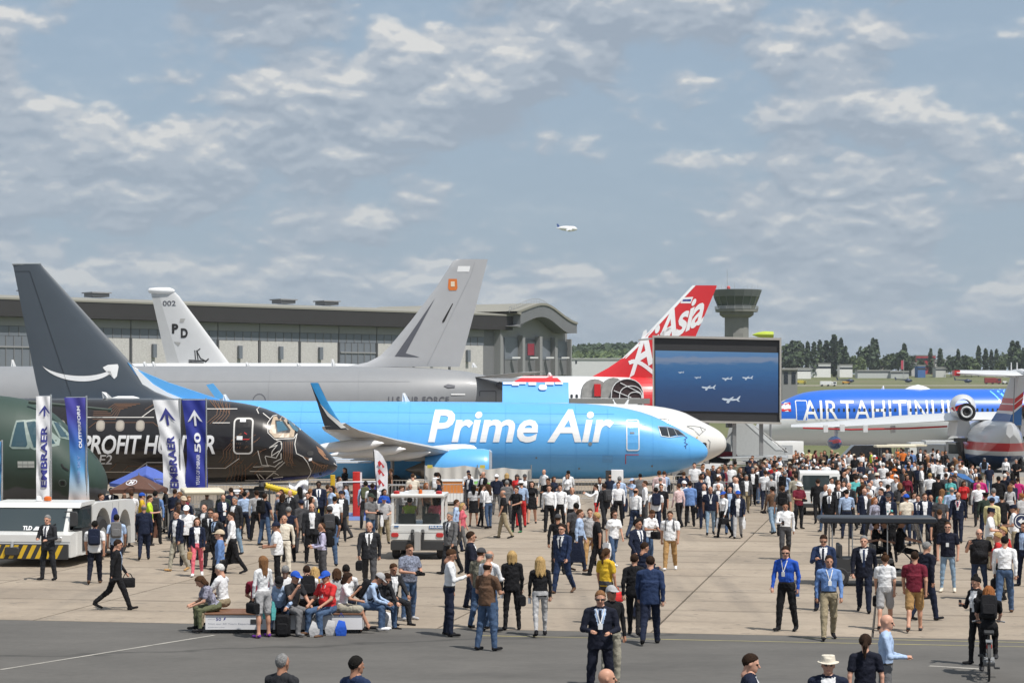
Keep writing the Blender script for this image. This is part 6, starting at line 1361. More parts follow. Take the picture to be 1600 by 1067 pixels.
def bag_mesh(kind):
    b_ = MB()
    if kind == 'bag': b_.rbox((-.08, -.17, -.30), (.08, .17, -.06), .05, 0, 3, 1); b_.tube([Vector((0, -.12, -.08)), Vector((0, -.06, .04)), Vector((0, .06, .04)), Vector((0, .12, -.08))], .012, 5)
    elif kind == 'tote': b_.loft([[(-.02, -.16, -.06), (.02, -.16, -.06), (.02, .16, -.06), (-.02, .16, -.06)], [(-.06, -.18, -.25), (.06, -.18, -.25), (.06, .18, -.25), (-.06, .18, -.25)], [(-.04, -.17, -.46), (.04, -.17, -.46), (.04, .17, -.46), (-.04, .17, -.46)]]); b_.tube([Vector((0, -.07, -.07)), Vector((0, 0, .02)), Vector((0, .07, -.07))], .01, 4)
    elif kind == 'case': b_.rbox((-.05, -.21, -.38), (.05, .21, -.08), .03, 0, 3, 1); b_.tube([Vector((0, -.07, -.08)), Vector((0, -.05, .0)), Vector((0, .05, .0)), Vector((0, .07, -.08))], .012, 5)
    elif kind == 'coat': b_.loft([[(-.05, -.10, .03), (.05, -.10, .03), (.05, .10, .03), (-.05, .10, .03)], [(-.08, -.14, -.2), (.08, -.13, -.2), (.07, .14, -.22), (-.07, .13, -.2)], [(-.05, -.20, -.52), (.06, -.18, -.56), (.05, .17, -.5), (-.06, .2, -.55)]])
    elif kind == 'cam': b_.rbox((-.07, -.05, -.05), (.07, .04, .05), .015, 0, 2, 1); b_.cyl((0, -.04, 0), (0, -.19, 0), .036, .042, 10); b_.box((-.025, -.02, .05), (.025, .03, .075))
    elif kind == 'phone': b_.rbox((-.036, -.006, -.07), (.036, .006, .07), .006, 0, 2, 1)
    elif kind == 'bottle': b_.revolve((0, 0, -.12), (0, 0, 1), [(0, .005), (0, .032), (.13, .032), (.17, .013), (.2, .013), (.2, .003)], 8)
    elif kind == 'tablet': b_.rbox((-.13, -.09, -.006), (.13, .09, .006), .005, 0, 2, 1)
    return b_.mesh(kind, None, 40)
BAGS = {}
def lanyard_mesh():
    b_ = MB()
    for x in (-1, 1): b_.add([(x * .055, -.085, .175), (x * .075, -.08, .17), (x * .012, -.150, -.06), (x * -.004, -.152, -.06)], [(0, 1, 2, 3)])
    return b_.mesh('lanyard', None, 0)
BAGN = {'bag': ('handbag', 'handbag'), 'tote': ('tote_bag', 'tote bag'), 'case': ('briefcase', 'briefcase'), 'coat': ('jacket', 'carried jacket'), 'cam': ('camera', 'camera'), 'phone': ('phone', 'phone'), 'bottle': ('water_bottle', 'water bottle'), 'tablet': ('tablet', 'tablet')}
PEOPLE = []
CW = {'dknavy': 'dark navy', 'suitblue': 'dark blue', 'dkgrey': 'dark grey', 'ltgrey': 'light grey', 'ltblue': 'light blue', 'ltjeans': 'pale denim', 'dkjeans': 'dark denim', 'jeans': 'blue denim', 'royal': 'royal blue', 'ltpink': 'pale pink', 'ltyellow': 'pale yellow', 'dkgreen': 'dark green', 'checked': 'checked', 'floral': 'floral', 'camo': 'camouflage'}
HW_ = {'blk': 'black hair', 'brn': 'brown hair', 'dbr': 'dark hair', 'gry': 'grey hair', 'wht': 'white hair', 'bld': 'blond hair', 'lbr': 'light brown hair', 'gng': 'ginger hair'}
rp = random.Random(11)
def person(spec):
    """x y sex style top bot hair face pose [extras]: columns and head-top row in the photograph; style+bottom like 'Lp', 'Ts', 'D'"""
    t = spec.split(); px, py = float(t[0]), float(t[1]); fem = 1 if t[2] == 'f' else 0; st = t[3]; top, btm, hair, face, pose = t[4:9]; ex = dict((e.split(':') + [''])[:2] for e in t[9:])
    style = st[0]; bot = st[1] if len(st) > 1 else 'p'
    h = float(ex.get('h', (1.67 if fem else 1.77) + rp.gauss(0, .045))); bld = float(ex.get('w', .95 if fem else 1.0))
    if pose == 'st' and not any(k in ex for k in ('coat', 'bag', 'case', 'tote')): pose = rp.choice(('st', 's2', 's3', 's4', 's5', 'wc'))
    seat = pose in ('si', 'sb', 'sf', 'sx', 'dr', 'cy'); sc = h / 1.755
    if 'D' in ex: D = float(ex['D'])
    else: D = dist_for(py, h)
    res = .0165 if D < 66 else (.025 if D < 90 else .036)
    me, hm4, hands, dz, bp = body(style, pose, fem, bld, res, bot)
    gx, gy = X(px, D), D; z0 = zt(D) if D > 142 else 0
    if 'z' in ex: z0 = float(ex['z'])
    ang_ = FACE[face] if face in FACE else float(face); ang_ += rp.uniform(-9, 9) if 'exact' not in ex else 0
    o = bpy.data.objects.new('person', me); COL.objects.link(o); o.location = (gx, gy, z0); o.rotation_euler.z = R(ang_) - math.atan2(gx, gy) * 1.0; wx_ = sc * rp.uniform(1.02, 1.10); o.scale = (wx_, sc * rp.uniform(1.0, 1.08), sc)
    sk = int(ex.get('sk', rp.choice((0, 0, 1, 1, 2, 3)))); sh = ex.get('sh', 'black'); inner = ex.get('in', 'white'); tie = ex.get('tie', 'navy' if top not in ('navy', 'dknavy') else 'suitblue')
    ms = [skinm(sk), cloth(top), cloth(btm), cloth(sh), cloth(inner), cloth(tie if style == 'S' and tie != 'no' else inner), M_EYE, M_LIP, M_BELT if style == 'L' else cloth(top)]
    for i, m in enumerate(ms): o.material_slots[i].link = 'OBJECT'; o.material_slots[i].material = m
    # hair or hat, fitted on the head
    hk = None
    if hair != 'none':
        kd, hc = hair.split('.')
        if kd not in HAIRS: HAIRS[kd] = hair_mesh(kd)
        def put(kd_, m_, nm):
            if kd_ not in HAIRS: HAIRS[kd_] = hair_mesh(kd_)
            c = bpy.data.objects.new(nm, HAIRS[kd_]); COL.objects.link(c); c.parent = o; c.matrix_local = hm4; c.material_slots[0].link = 'OBJECT'; c.material_slots[0].material = m_
        if kd in HATS:
            put(kd, cloth(hc), 'hat' if kd != 'cap' else 'cap')
            if D < 110: put('balding' if not fem else 'bob', hairm(ex.get('hr', 'brn')), 'hair')
        else: put(kd, hairm(hc), 'hair')
    if 'sg' in ex and D < 110:
        g_ = MB().rbox((-.072, -.104, -.010), (-.008, -.088, .016), .008, 0, 2, 1).rbox((.008, -.104, -.010), (.072, -.088, .016), .008, 0, 2, 1).box((-.07, -.1, .007), (.07, -.094, .013)).box((-.08, -.1, .006), (-.074, .02, .012)).box((.074, -.1, .006), (.08, .02, .012))
        if 'shades' not in BAGS: BAGS['shades'] = g_.mesh('sunglasses', M_BLACK, 30)
        c = link('sunglasses', BAGS['shades'], o); c.matrix_local = hm4
    if 'lan' in ex and D < 110:
        if 'lan' not in BAGS: BAGS['lan'] = lanyard_mesh(); BAGS['lan'].materials.append(None); bb = MB().rbox((-.035, -.165, -.16), (.035, -.158, -.06), .006, 0, 2, 1).mesh('badge', W_, 30); BAGS['badge'] = bb
        M4 = Matrix.Translation(bp[0]) @ Matrix.Rotation(bp[1], 4, 'X')
        c = link('lanyard', BAGS['lan'], o); c.matrix_local = M4; c.material_slots[0].link = 'OBJECT'; c.material_slots[0].material = cloth(ex['lan'] or 'white')
        c2 = link('badge', BAGS['badge'], o); c2.matrix_local = M4
    # what they carry is a thing of its own
    W4 = Matrix.LocRotScale(o.location, o.rotation_euler, o.scale); carried = []
    if 'bp' in ex and D < 125:
        global BACKP
        if BACKP is None: BACKP = backpack_mesh(); BACKP.materials.append(None)
        c = link('backpack', BACKP, cat='backpack', group='backpacks worn by visitors'); c.matrix_world = W4 @ Matrix.Translation(bp[0] + Vector((0, .105 * bld, .02))) @ Matrix.Rotation(bp[1], 4, 'X'); c.material_slots[0].link = 'OBJECT'; c.material_slots[0].material = cloth(ex['bp']); carried.append((c, CW.get(ex['bp'], ex['bp']) + ' backpack worn by'))
    for k in BAGN:
        for side, kk in ((0, k), (1, k + '2')):
            if kk in ex and D < 125:
                if k not in BAGS: BAGS[k] = bag_mesh(k); (BAGS[k].materials.append(None) if not BAGS[k].materials else None)
                Wr, f = hands[side]; tip = Vector(Wr) + Vector(f) * (.075 if k not in ('cam', 'tablet', 'phone') else .10)
                if k in ('cam', 'tablet') and pose in ('fr', 'bd', 'up'): tip = (Vector(hands[0][0]) + Vector(hands[1][0])) / 2 + (Vector(hands[0][1]) + Vector(hands[1][1])) * .055
                if k == 'coat' and abs(f[2]) < .8: tip = Vector(Wr) - Vector(f) * .1
                c = link(BAGN[k][0], BAGS[k], cat=BAGN[k][1].split()[-1], group=BAGN[k][1] + 's held by visitors'); c.matrix_world = W4 @ Matrix.Translation(tip); c.material_slots[0].link = 'OBJECT'; c.material_slots[0].material = cloth(ex[kk] or 'black'); carried.append((c, CW.get(ex[kk], ex[kk] or 'black') + ' ' + BAGN[k][1] + ' held by'))
    o['category'] = 'person'; o['group'] = ex.get('g', 'visitors walking and standing on the apron').replace('_', ' ')
    # wording
    tw_ = CW.get(top, top); bw = CW.get(btm, btm); bn = {'p': 'trousers', 's': 'shorts', 'k': 'skirt', 'u': 'trousers'}[bot]
    if style == 'S': d = f'{tw_} suit' if top == btm else f'{tw_} jacket, tie and {bw} {bn}'
    elif style == 'O': d = f'open {tw_} jacket and {bw} {bn}'
    elif style == 'D': d = f'{tw_} dress'
    else: d = f'{tw_} ' + {'L': 'shirt', 'T': 't-shirt', 'V': 'sleeveless top'}[style] + f' and {bw} {bn}'
    if hair == 'none': hd_ = 'bald'
    else:
        kd, hc = hair.split('.')
        hd_ = {'cap': f'{CW.get(hc, hc)} cap', 'beret': f'{CW.get(hc, hc)} beret', 'kepi': f'{CW.get(hc, hc)} kepi', 'peaked': f'{CW.get(hc, hc)} peaked cap', 'brim': f'{CW.get(hc, hc)} brimmed hat', 'pony': 'ponytail', 'bun': 'hair bun', 'long': 'long ' + HW_.get(hc, ''), 'wavy': 'long wavy ' + HW_.get(hc, ''), 'balding': 'balding'}.get(kd, HW_.get(hc, ''))
    PEOPLE.append(dict(o=o, px=px, py=py, d=d, hair=hd_, face=face, pose=pose, ex=ex, carried=carried, D=D, near=ex.get('at')))
    return o
CROWD = '''
75 806 m Sp charcoal charcoal short.gry cl fr h:1.82 sk:0
148 813 m Tp white dknavy short.blk a wa bp:navy h:1.76 sh:brown
182 803 m Tp ltblue dknavy short.blk a wb bp:grey
181 840 m Op black black short.dbr r wl cam:black bag2:black in:ltblue h:1.76
174 763 m Sp navy navy short.blk c st
158 772 m Sp suitblue navy short.dbr cr st
195 764 f Tp brown black curly.brn l st
201 778 f Tp black black long.dbr cr st
222 771 m Tp yellow navy cap.royal r st
233 775 m Tp lime navy short.dbr r st
205 768 m Lp white grey short.brn a st
225 788 m Sp navy navy balding.gry a wc
243 768 m Lp blue black short.blk a st bp:dkgrey h:1.85
277 797 m Op navy stone short.dbr cl wc h:1.82 in:white sh:tan
308 809 f Op navy pink long.brn c wc sh:white in:white bag:tan lan:white
291 791 m Tp white black cap.white c st
287 776 m Lp navy dkgrey cap.beige c st bp:maroon
279 786 m Lp dkgrey black short.dbr c st sk:5
320 788 m Op dkgrey charcoal receding.dbr cl wc
329 795 m Sp charcoal charcoal short.dbr c wc sg
338 800 m Sp charcoal charcoal none cl wb sk:3 in:ltblue bag:black
363 799 m Lp white black short.dbr l wa coat:black h:1.83
344 829 m Lp blue black cap.beige l st coat:black h:1.78
349 768 m Lp dkgreen navy peaked.navy a st
361 763 m Lp navy navy short.dbr a st
370 766 m Lp navy navy peaked.white c st
367 777 m Op charcoal ltjeans short.gry cl st
382 769 m Lp ltblue navy short.blk a st
401 767 m Lp ltgrey black short.dbr a st w:1.08 h:1.8
414 772 m Tp navy jeans short.dbr ar st bp:black
433 770 m Lp checked jeans balding.gry r st
451 793 m Vp navy black short.gry a st
444 806 m Lp cream cream balding.wht c st h:1.7
433 817 m Tu white black cap.navy l fr tablet:black w:1.22
470 782 m Sp dkgrey dkgrey cap.navy al st
487 787 m Op charcoal black none c st lan:white h:1.85
481 770 m Sp grey charcoal short.dbr c st
498 752 m Sp navy navy short.blk c st sk:4 h:1.9
512 758 m Tp olive khaki short.brn ar st
520 760 f Tp tan khaki curly.lbr a st
504 818 m Lp lilac dkgrey receding.brn l fr bp:black sg w:1.1
523 775 m Tp white jeans short.blk a wb
515 792 m Tp black jeans cap.dkgrey a st bp:dkgrey
536 767 m Op dkgrey dkgrey short.dbr l wc coat:black
541 756 m Tp ltblue khaki cap.dkgrey r st
539 732 f D black black long.brn cl st D:104
530 745 f Tp ltgrey black bob.dbr cr st
577 814 m Sp charcoal dkgrey receding.gry c wb bag:black h:1.86 tie:dkgrey
639 852 m Tp checked jeans short.brn cr fr cam:black w:1.25 h:1.74 sh:ltgrey
571 753 m Lp ltblue dkgrey short.blk a st bp:olive
582 756 m Tp white dkgrey short.dbr a st bp:black
600 764 f Tp royal black long.blk cr st
579 772 m Tp grey jeans cap.dkgreen cr fr cam:black
600 776 m Tp ltgrey khaki cap.royal c fr tote:white
610 733 f Tp brown black curly.brn l st
645 741 m Tp cream khaki short.brn a st w:1.1
681 739 m Tp stone khaki short.blk a st bp:white
626 760 m Lp white navy short.brn r st
641 757 m Lp white grey none c st
666 755 f Tp brown black bob.gng cr st
704 800 m Sp grey charcoal short.gry cl wc h:1.82
712 780 m Lp ltblue navy short.brn r wa bag:black
722 786 f Tp pink grey bob.bld r wc
736 832 m Sp dknavy navy short.dbr r st sg h:1.88
702 860 m Lp white navy short.brn r ph h:1.86 exact
751 858 m Tp camo jeans cap.dkgrey ar st h:1.78
764 862 m Lp white jeans balding.gry ar fr sk:2
761 879 m Tp brown jeans balding.dbr ar fr h:1.8 sk:2
800 862 f Op black black bob.bld a st h:1.74 bag:black bottle2:white
844 870 f Lu black ltgrey wavy.bld a wc h:1.72 bottle2:white
740 758 f Tk ltgrey black long.blk a st
753 758 f Lp white black long.dbr r st
763 757 f Lp white jeans long.brn al st h:1.74
776 742 m Tp navy grey cap.white a st
792 740 f Tp black black bob.bld a st
792 751 m Op grey dkgrey short.gry a st
787 766 m Tp black khaki balding.gry l wc lan:white
807 761 m Tp black charcoal short.dbr cl cr sh:green
814 752 m Lp ltblue red brim.white a st
808 741 f Tp red black beret.dkgrey c st
820 741 m Op dkgrey black cap.dkgrey c st
831 752 f D black black long.blk c wc h:1.74
850 734 m Lp white dkgrey balding.gry cl st
857 748 m Tp black navy short.dbr cl st
858 757 m Lp white black short.dbr c wa cam:black h:1.82
875 758 m Lp white black short.dbr c st bag:black
894 762 m Lp white black balding.gry c st tie:navy
888 736 m Lp white black short.blk a st
879 818 m Sp suitblue suitblue short.dbr cl wa sg h:1.84 sh:brown
900 787 m Tp dkgrey black short.blk a st
872 822 m Lp black black cap.dkgrey a st D:62
905 796 m Lp ltblue navy short.brn r wc coat:navy sh:brown h:1.84
922 794 m Tp ltgrey tan short.brn c wa
934 800 m Tp black black short.bld l wb lan:red h:1.84
959 797 f Tu white jeans long.dbr cr wa sg tote:white sh:white
932 758 f Lp white red short.dbr l up phone:black
944 756 m Op charcoal charcoal short.dbr al wc bp:dkgrey
966 754 m Lp white black short.dbr c st bag:black
968 745 m Lp ltblue navy short.gry a st coat:navy
988 748 f Tp ltblue grey cap.ltblue cl up
1000 741 m Op grey dkgrey short.blk a st
993 763 m Lp white dkjeans balding.dbr ar wc bag:black h:1.84
1008 752 m Lp white dkgrey short.brn l st coat:grey
1025 761 m Tp white navy short.blk a wb bp:navy
1033 757 m Tp black black short.blk c st tote:white
1030 736 m Lp ltpink navy short.brn a st
1038 737 m Lp ltblue navy short.brn a st
1032 747 m Lp white navy short.gry a st
1012 796 m Tp white jeans short.brn cr bd bag:black
1047 799 m Tp white tan short.dbr c wc bp:grey sh:white sk:2 h:1.76
997 813 m Sp navy navy curly.blk cr st h:1.84
1006 849 m Op navy navy short.dbr ar st
991 865 f Op black black short.dbr a wb
1016 868 m Op suitblue navy short.dbr a wa h:1.86
947 858 f Tp yellow dkgrey pony.brn ar st bag:red h:1.72
1061 756 m Lp ltpink black short.brn al wc
1068 738 m Tp navy dkgrey short.brn a st
1078 753 m Op blue black short.dbr a st bag:black
1069 752 m Tp white grey cap.white c st
1095 744 m Op navy navy short.brn a st
1100 756 m Op dknavy navy balding.wht c wc tie:red
1110 760 m Tu navy ltjeans none c wc lan:white w:1.12
1122 746 f Lp white grey curly.brn a st
1122 756 m Op dkgrey black balding.gry c wc
1131 768 f Lp white black cap.royal cl wc lan:white tote:white bag2:black h:1.7
1153 766 m Op navy ltgrey cap.royal c wa tote2:white h:1.76
1140 759 m Op navy jeans short.blk c wc in:ltblue
1151 746 m Tp white khaki none l wc
1166 742 m Op dkgrey khaki short.gry c wc
1176 731 m Op black black short.gry c wc
1188 728 m Lp white jeans short.dbr al st bp:navy
1196 735 m Tp white navy short.brn a wc tote:white
1208 725 m Tp red black short.dbr a wc bag:black
1218 728 m Lp white dkgrey brim.cream al st
1207 760 m Lp brown ltjeans short.blk al wc cam2:black h:1.8
1223 760 m Tp grey charcoal short.brn a st bp:black
1227 784 m Lp white dkgrey short.blk c wp phone:black sk:3 h:1.84
1085 724 m Tp white navy short.dbr c st
1098 725 m Lp white grey short.dbr cr st
1105 733 m Op navy grey short.dbr ar st
1133 724 m Lp ltblue navy short.blk l st
1142 726 m Tp white grey short.dbr c st
1149 721 m Lp camo camo short.blk a st
1172 720 m Tp navy grey cap.navy a st
1180 721 m Tp dkgrey grey cap.navy ar st
1193 722 m Lp dkgrey charcoal short.brn l st
1205 742 m Lp ltgrey grey curly.gry a st
1226 737 m Tp ltblue dkgrey short.gry ar st bp:black
1235 728 m Tp maroon black short.dbr l st
1240 736 m Op black black short.dbr a st
1248 755 m Tp maroon charcoal brim.white cr fr h:1.8 cam:black
1243 741 m Lp stone khaki short.dbr a st
1278 748 m Op black black short.dbr a wa h:1.84
1296 763 m Sp black black none c wc sk:3
1310 757 m Sp charcoal charcoal balding.dbr c wc
1318 752 f Tp white black long.brn c st
1327 754 m Sp charcoal charcoal none cl wc h:1.86
1323 766 m Lp ltblue navy short.blk a st bag2:dkgrey lan:navy
1350 763 m Op navy navy none cr wc
1360 769 m Op dkgrey dkgrey short.wht l wc
1367 778 f D floral navy bob.gng cr st
1376 764 m Sp navy navy short.dbr cl st
1390 781 f Vk teal ltgrey long.dbr c st sg
1393 801 f Tp black black bob.dbr c st h:1.55
1388 771 m Op navy navy cap.dkgrey c st
1387 757 m Sp navy navy short.blk ar st
1345 740 m Lp white navy short.gry a st
1337 744 m Tp teal navy short.dbr a st
1359 755 m Op navy navy none cr st
1370 739 m Lp white black brim.cream a st
1387 738 m Lp white charcoal short.dbr a st w:1.15
1397 733 m Lp orange grey brim.orange al st
1401 745 m Lp white navy short.brn cl wc tie:red
1412 765 m Sp navy navy short.blk r st
1416 773 m Tu cream dkjeans cap.royal al st bag:dkgrey
1346 707 m Lp white navy short.dbr a st
1336 711 m Op black black short.dbr a st
1362 705 m Vp lime navy short.dbr l st
1353 715 m Op navy navy short.brn c st
1375 714 f Tp white red bob.brn r st
1380 723 m Lp white grey short.wht a st
1368 714 f Tp red black cap.red r st
1317 718 m Lp white grey short.dbr cl st
1290 722 m Lp white grey short.blk a st
1301 723 m Tp black black short.dbr c st
1268 720 m Op charcoal black short.gry c st
1277 728 f Tp white grey bob.dbr c st
1335 732 m Op black black short.gry ar st
1308 727 m Op black charcoal short.dbr a st
1323 733 m Lp white navy short.dbr r st
1252 720 m Tp dkgreen black short.dbr a st
1247 711 f Tp ltpink grey bob.lbr c st
1254 724 m Op charcoal black short.gry a st
1259 733 m Tp maroon black short.dbr c st
1244 704 f Tp orange black short.blk cl st
1253 708 m Op charcoal black short.dbr c st
1264 703 m Vp ltyellow navy short.blk a st
1274 704 f Tp maroon black bob.dbr r st
1283 707 m Tp brown black short.lbr c st
1289 709 f Tp tan navy curly.brn c st
1300 710 m Tp ltblue grey short.dbr a st
1312 714 m Op dkgrey black short.gry c st
1326 708 m Lp ltgrey navy short.brn c st
1386 702 m Lp ltgrey grey short.blk c st
1402 701 f Vp orange black bob.dbr c st
1411 702 m Vp orange navy short.dbr a st
1408 700 m Op charcoal black short.dbr l st
1425 704 m Lp blue navy short.dbr a st
1438 702 m Op black black short.dbr c st
1446 703 m Op black grey short.dbr l st
1458 701 m Tp ltgrey grey short.dbr a st
1465 703 f Tp white grey bob.dbr r st
1421 718 m Tu blue grey short.gry a st
1429 722 m Lp white navy short.dbr cl st
1419 727 m Op black black short.dbr a st
1434 727 m Vp navy black short.gry c st in:white
1440 728 m Lp white grey short.gry r st
1457 718 m Lp white dkgrey short.dbr a st
1469 719 m Lp white navy short.dbr a st
1478 730 m Lp white grey short.gry c st
1453 740 m Lp white navy short.bld a st coat:navy
1466 744 m Op black black short.blk a st
1478 740 m Op dkgrey navy short.dbr a st
1492 743 m Tp navy black short.dbr l fr
1485 746 f Tp teal grey long.brn c fr
1506 752 f Tp red black bob.dbr c st
1494 718 f Tp brown black wavy.lbr a st
1504 722 m Lp white grey short.dbr a st
1538 716 m Ts ltblue camo cap.grey a st bp:black
1518 726 m Lp white navy short.dbr r st
1524 731 m Sp navy navy short.dbr c wc
1516 733 m Op grey dkgrey short.gry r st
1531 745 m Op magenta black short.blk a st
1529 755 m Lp white black none a wc
1560 745 m Op black black short.blk a st
1569 741 m Op dknavy navy short.wht ar st
1578 758 f D ltgrey stone bob.lbr a wc bag:khaki
1590 747 m Op magenta navy short.dbr a st
1552 764 m Lp ltblue navy short.gry a st
1540 770 m Lp dkgreen navy peaked.black a st
1550 778 m Op ltyellow stone cap.navy a wc
1565 774 m Op black black short.blk a st
1597 772 f Tp ltgrey black curly.gng al st
1583 752 m Op navy navy short.dbr al st
1497 768 m Sp navy navy balding.gry c wb sg lan:pink h:1.82
1487 762 m Lp ltblue navy balding.gry a st
1469 775 m Tp dkgrey black balding.dbr c st
1472 765 f Lp teal white long.lbr a st
1454 773 m Op dkgrey dkgrey receding.dbr c wc
1434 773 m Sp suitblue navy short.dbr c wc
1445 772 m Op navy navy short.brn c st
1468 797 m Tp black black short.brn a st sg
1428 770 f Tp white black bob.dbr c st
1547 795 m Tp white khaki kepi.navy r fr lan:black
1585 790 m Tp white khaki kepi.navy l fr
1566 825 f Tp red khaki curly.bld cl st
1560 834 f Tp red black curly.bld l st
1481 817 m Tu dknavy ltjeans short.brn c st sg h:1.84 sh:cream lan:navy
1530 827 m Tu black dkjeans balding.gry c fa sg w:1.42 h:1.8 lan:navy sk:0
1570 838 m Lp white jeans short.blk a wc h:1.84 bag2:black lan:black sh:brown
1600 818 m Op dknavy navy short.dbr cl st D:58 in:ltblue
1287 837 m Sp suitblue navy short.dbr c ph sg h:1.82
1350 836 m Sp dknavy navy short.gry c wb h:1.86
1295 868 m Lp blue khaki short.dbr c wc w:1.06 lan:white h:1.8 sk:2
1229 855 m Lp royal black short.dbr -15 s5 sg lan:white h:1.86 w:1.1 phone2:blue
1383 866 f Ts white ltgrey bun.brn a wc h:1.68 bag2:black
1429 861 m Ts maroon tan short.dbr a wa h:1.78 sh:dkgrey
1447 847 m Op dknavy navy short.gry ar wc case2:black h:1.82
1527 902 f Sp black black bun.blk cl ph phone:dkgrey lan:white h:1.7 tie:no in:white
1383 962 m Lp ltblue grey none r fr h:1.78 sk:0
1352 993 f Tp dknavy black pony.dbr a st h:1.7
1294 1027 m Op navy khaki brim.cream c st hr:gry
1170 1025 m Sp navy navy short.dbr r st
938 925 m Sp dknavy dknavy short.lbr c fr sg h:1.84 tie:navy in:ltblue lan:white exact
955 917 m Lp black stone cap.ltgrey cr st h:1.8
948 1048 m Lp navy navy none r st D:26.2
440 1022 m Sp charcoal charcoal receding.gry ar st h:1.78
558 1028 m Sp suitblue navy short.blk ar st h:1.78
411 870 f Ls white ltgrey long.lbr al st h:1.74 sh:purple tote:teal bag2:black
'''
for ln in CROWD.strip().splitlines():
    if ln.strip(): person(ln)
# past the nearest three hundred the packed crowd is one mass
fill = random.Random(21)
tops = ['white', 'black', 'navy', 'ltblue', 'charcoal', 'dkgrey', 'navy', 'black', 'maroon', 'black', 'dknavy', 'white', 'grey', 'charcoal']; bots = ['navy', 'black', 'dkgrey', 'jeans', 'khaki', 'black']
MASS = dict(v=[], f=[], m=[], n=0, mats=[], taken=[])
def filler(n, x0, x1, y0, y1):
    k = tries = 0
    while k < n and tries < n * 30:
        tries += 1; px, py = fill.uniform(x0, x1), fill.uniform(y0, y1); D = dist_for(py, 1.75)
        if any(abs(a - px) * D / FPX < .55 and abs(d - D) < .8 for a, d in MASS['taken']) or any(abs(q['px'] - px) * D / FPX < .5 and abs(q['D'] - D) < .7 for q in PEOPLE): continue
        fem = int(fill.random() < .28); t, b = fill.choice(tops), fill.choice(bots); st = fill.choice('LTOSTL') if not fem else fill.choice('TLO')
        if st in 'SO': t = b = fill.choice(['navy', 'charcoal', 'black', 'dkgrey'])
        me, hm4, hands, dz, bp = body(st, fill.choice(['st', 's2', 's4', 's5', 'wc', 'wa', 'fr']), fem, .95 if fem else 1.0, .042)
        hk = fill.choice(['short', 'short', 'balding', 'cap']) if not fem else fill.choice(['long', 'bob', 'pony'])
        hk += '_far'
        if hk not in HAIRS: HAIRS[hk] = hair_mesh(hk[:-4], .024)
        ms = [skinm(fill.choice((0, 1, 1, 2, 3))), cloth(t), cloth(b), cloth('black'), cloth('white'), cloth('navy' if st == 'S' else 'white'), M_EYE, M_LIP, M_BELT if st == 'L' else cloth(t)]
        M4 = Matrix.Translation((X(px, D), D, zt(D) if D > 142 else 0)) @ Matrix.Rotation(R(fill.choice((0, 180, 180, 40, -40, 90, -90)) + fill.uniform(-15, 15)), 4, 'Z') @ Matrix.Scale(fill.uniform(.93, 1.05), 4)
        hm_ = cloth(fill.choice(['white', 'navy', 'beige'])) if hk == 'cap_far' else hairm(fill.choice(['dbr', 'brn', 'gry', 'blk', 'lbr']))
        for mesh_, mm, T4 in ((me, ms, M4), (HAIRS[hk], [hm_], M4 @ hm4)):
            nv = len(mesh_.vertices); co = np.empty(nv * 3, np.float32); mesh_.vertices.foreach_get('co', co); A = np.array(T4); co = co.reshape(-1, 3) @ A[:3, :3].T + A[:3, 3]
            fv = np.empty(len(mesh_.loops), np.int32); mesh_.loops.foreach_get('vertex_index', fv); sz = np.empty(len(mesh_.polygons), np.int32); mesh_.polygons.foreach_get('loop_total', sz); mi = np.empty(len(mesh_.polygons), np.int32); mesh_.polygons.foreach_get('material_index', mi)
            for m in mm:
                if m not in MASS['mats']: MASS['mats'].append(m)
            lut = np.array([MASS['mats'].index(m) for m in mm], np.int32); MASS['v'].append(co); MASS['f'].append(fv.reshape(-1, 4) + MASS['n']); MASS['m'].append(lut[mi]); MASS['n'] += nv
        MASS['taken'].append((px, D)); k += 1
filler(34, 1170, 1245, 712, 734); filler(30, 1240, 1330, 704, 730); filler(30, 1330, 1480, 701, 732); filler(18, 1290, 1420, 738, 760); filler(14, 1480, 1590, 712, 742); filler(12, 1080, 1180, 722, 748); filler(12, 640, 1060, 735, 748); filler(16, 170, 560, 757, 775)
me = bpy.data.meshes.new('crowd'); V_ = np.concatenate(MASS['v']); F_ = np.concatenate(MASS['f'])
me.vertices.add(len(V_)); me.vertices.foreach_set('co', V_.astype(np.float32).ravel()); me.loops.add(F_.size); me.loops.foreach_set('vertex_index', F_.astype(np.int32).ravel()); me.polygons.add(len(F_)); me.polygons.foreach_set('loop_start', np.arange(0, F_.size, 4, dtype=np.int32))
for m in MASS['mats']: me.materials.append(m)
me.polygons.foreach_set('material_index', np.concatenate(MASS['m']).astype(np.int32)); me.update(calc_edges=True); me.validate(); me.shade_smooth()
link('crowd', me, kind='stuff')
N_STAND = len(PEOPLE)
# the bench party, seated round the white display bench
SEAT = dict(bench=.45)
def sit(px, D, sex, style, top, btm, hair, face, pose, extra='', seat=.45, h=None):
    hh = h or (1.66 if sex == 'f' else 1.76); sc = hh / 1.755
    person(f"{px} 900 {sex} {style} {top} {btm} {hair} {face} {pose} D:{D} z:{seat - .83 * sc + .02:.3f} h:{hh} {extra}")
G_ = 'g:visitors_sitting_around_the_display_bench'
sit(338, 46.8, 'f', 'Tp', 'floral', 'olive', 'bob.brn', '-78', 'sb', G_); sit(350, 47.4, 'm', 'Tp', 'white', 'khaki', 'short.wht', '-120', 'si', G_ + ' h:1.82')
sit(402, 47.5, 'm', 'Tp', 'maroon', 'black', 'short.dbr', 'a', 'sb', G_); sit(455, 46.3, 'm', 'Tp', 'charcoal', 'grey', 'cap.royal', 'cr', 'sf', G_ + ' sh:grey'); sit(436, 46.5, 'm', 'Lp', 'ltblue', 'dkjeans', 'cap.black', 'c', 'sb', G_)
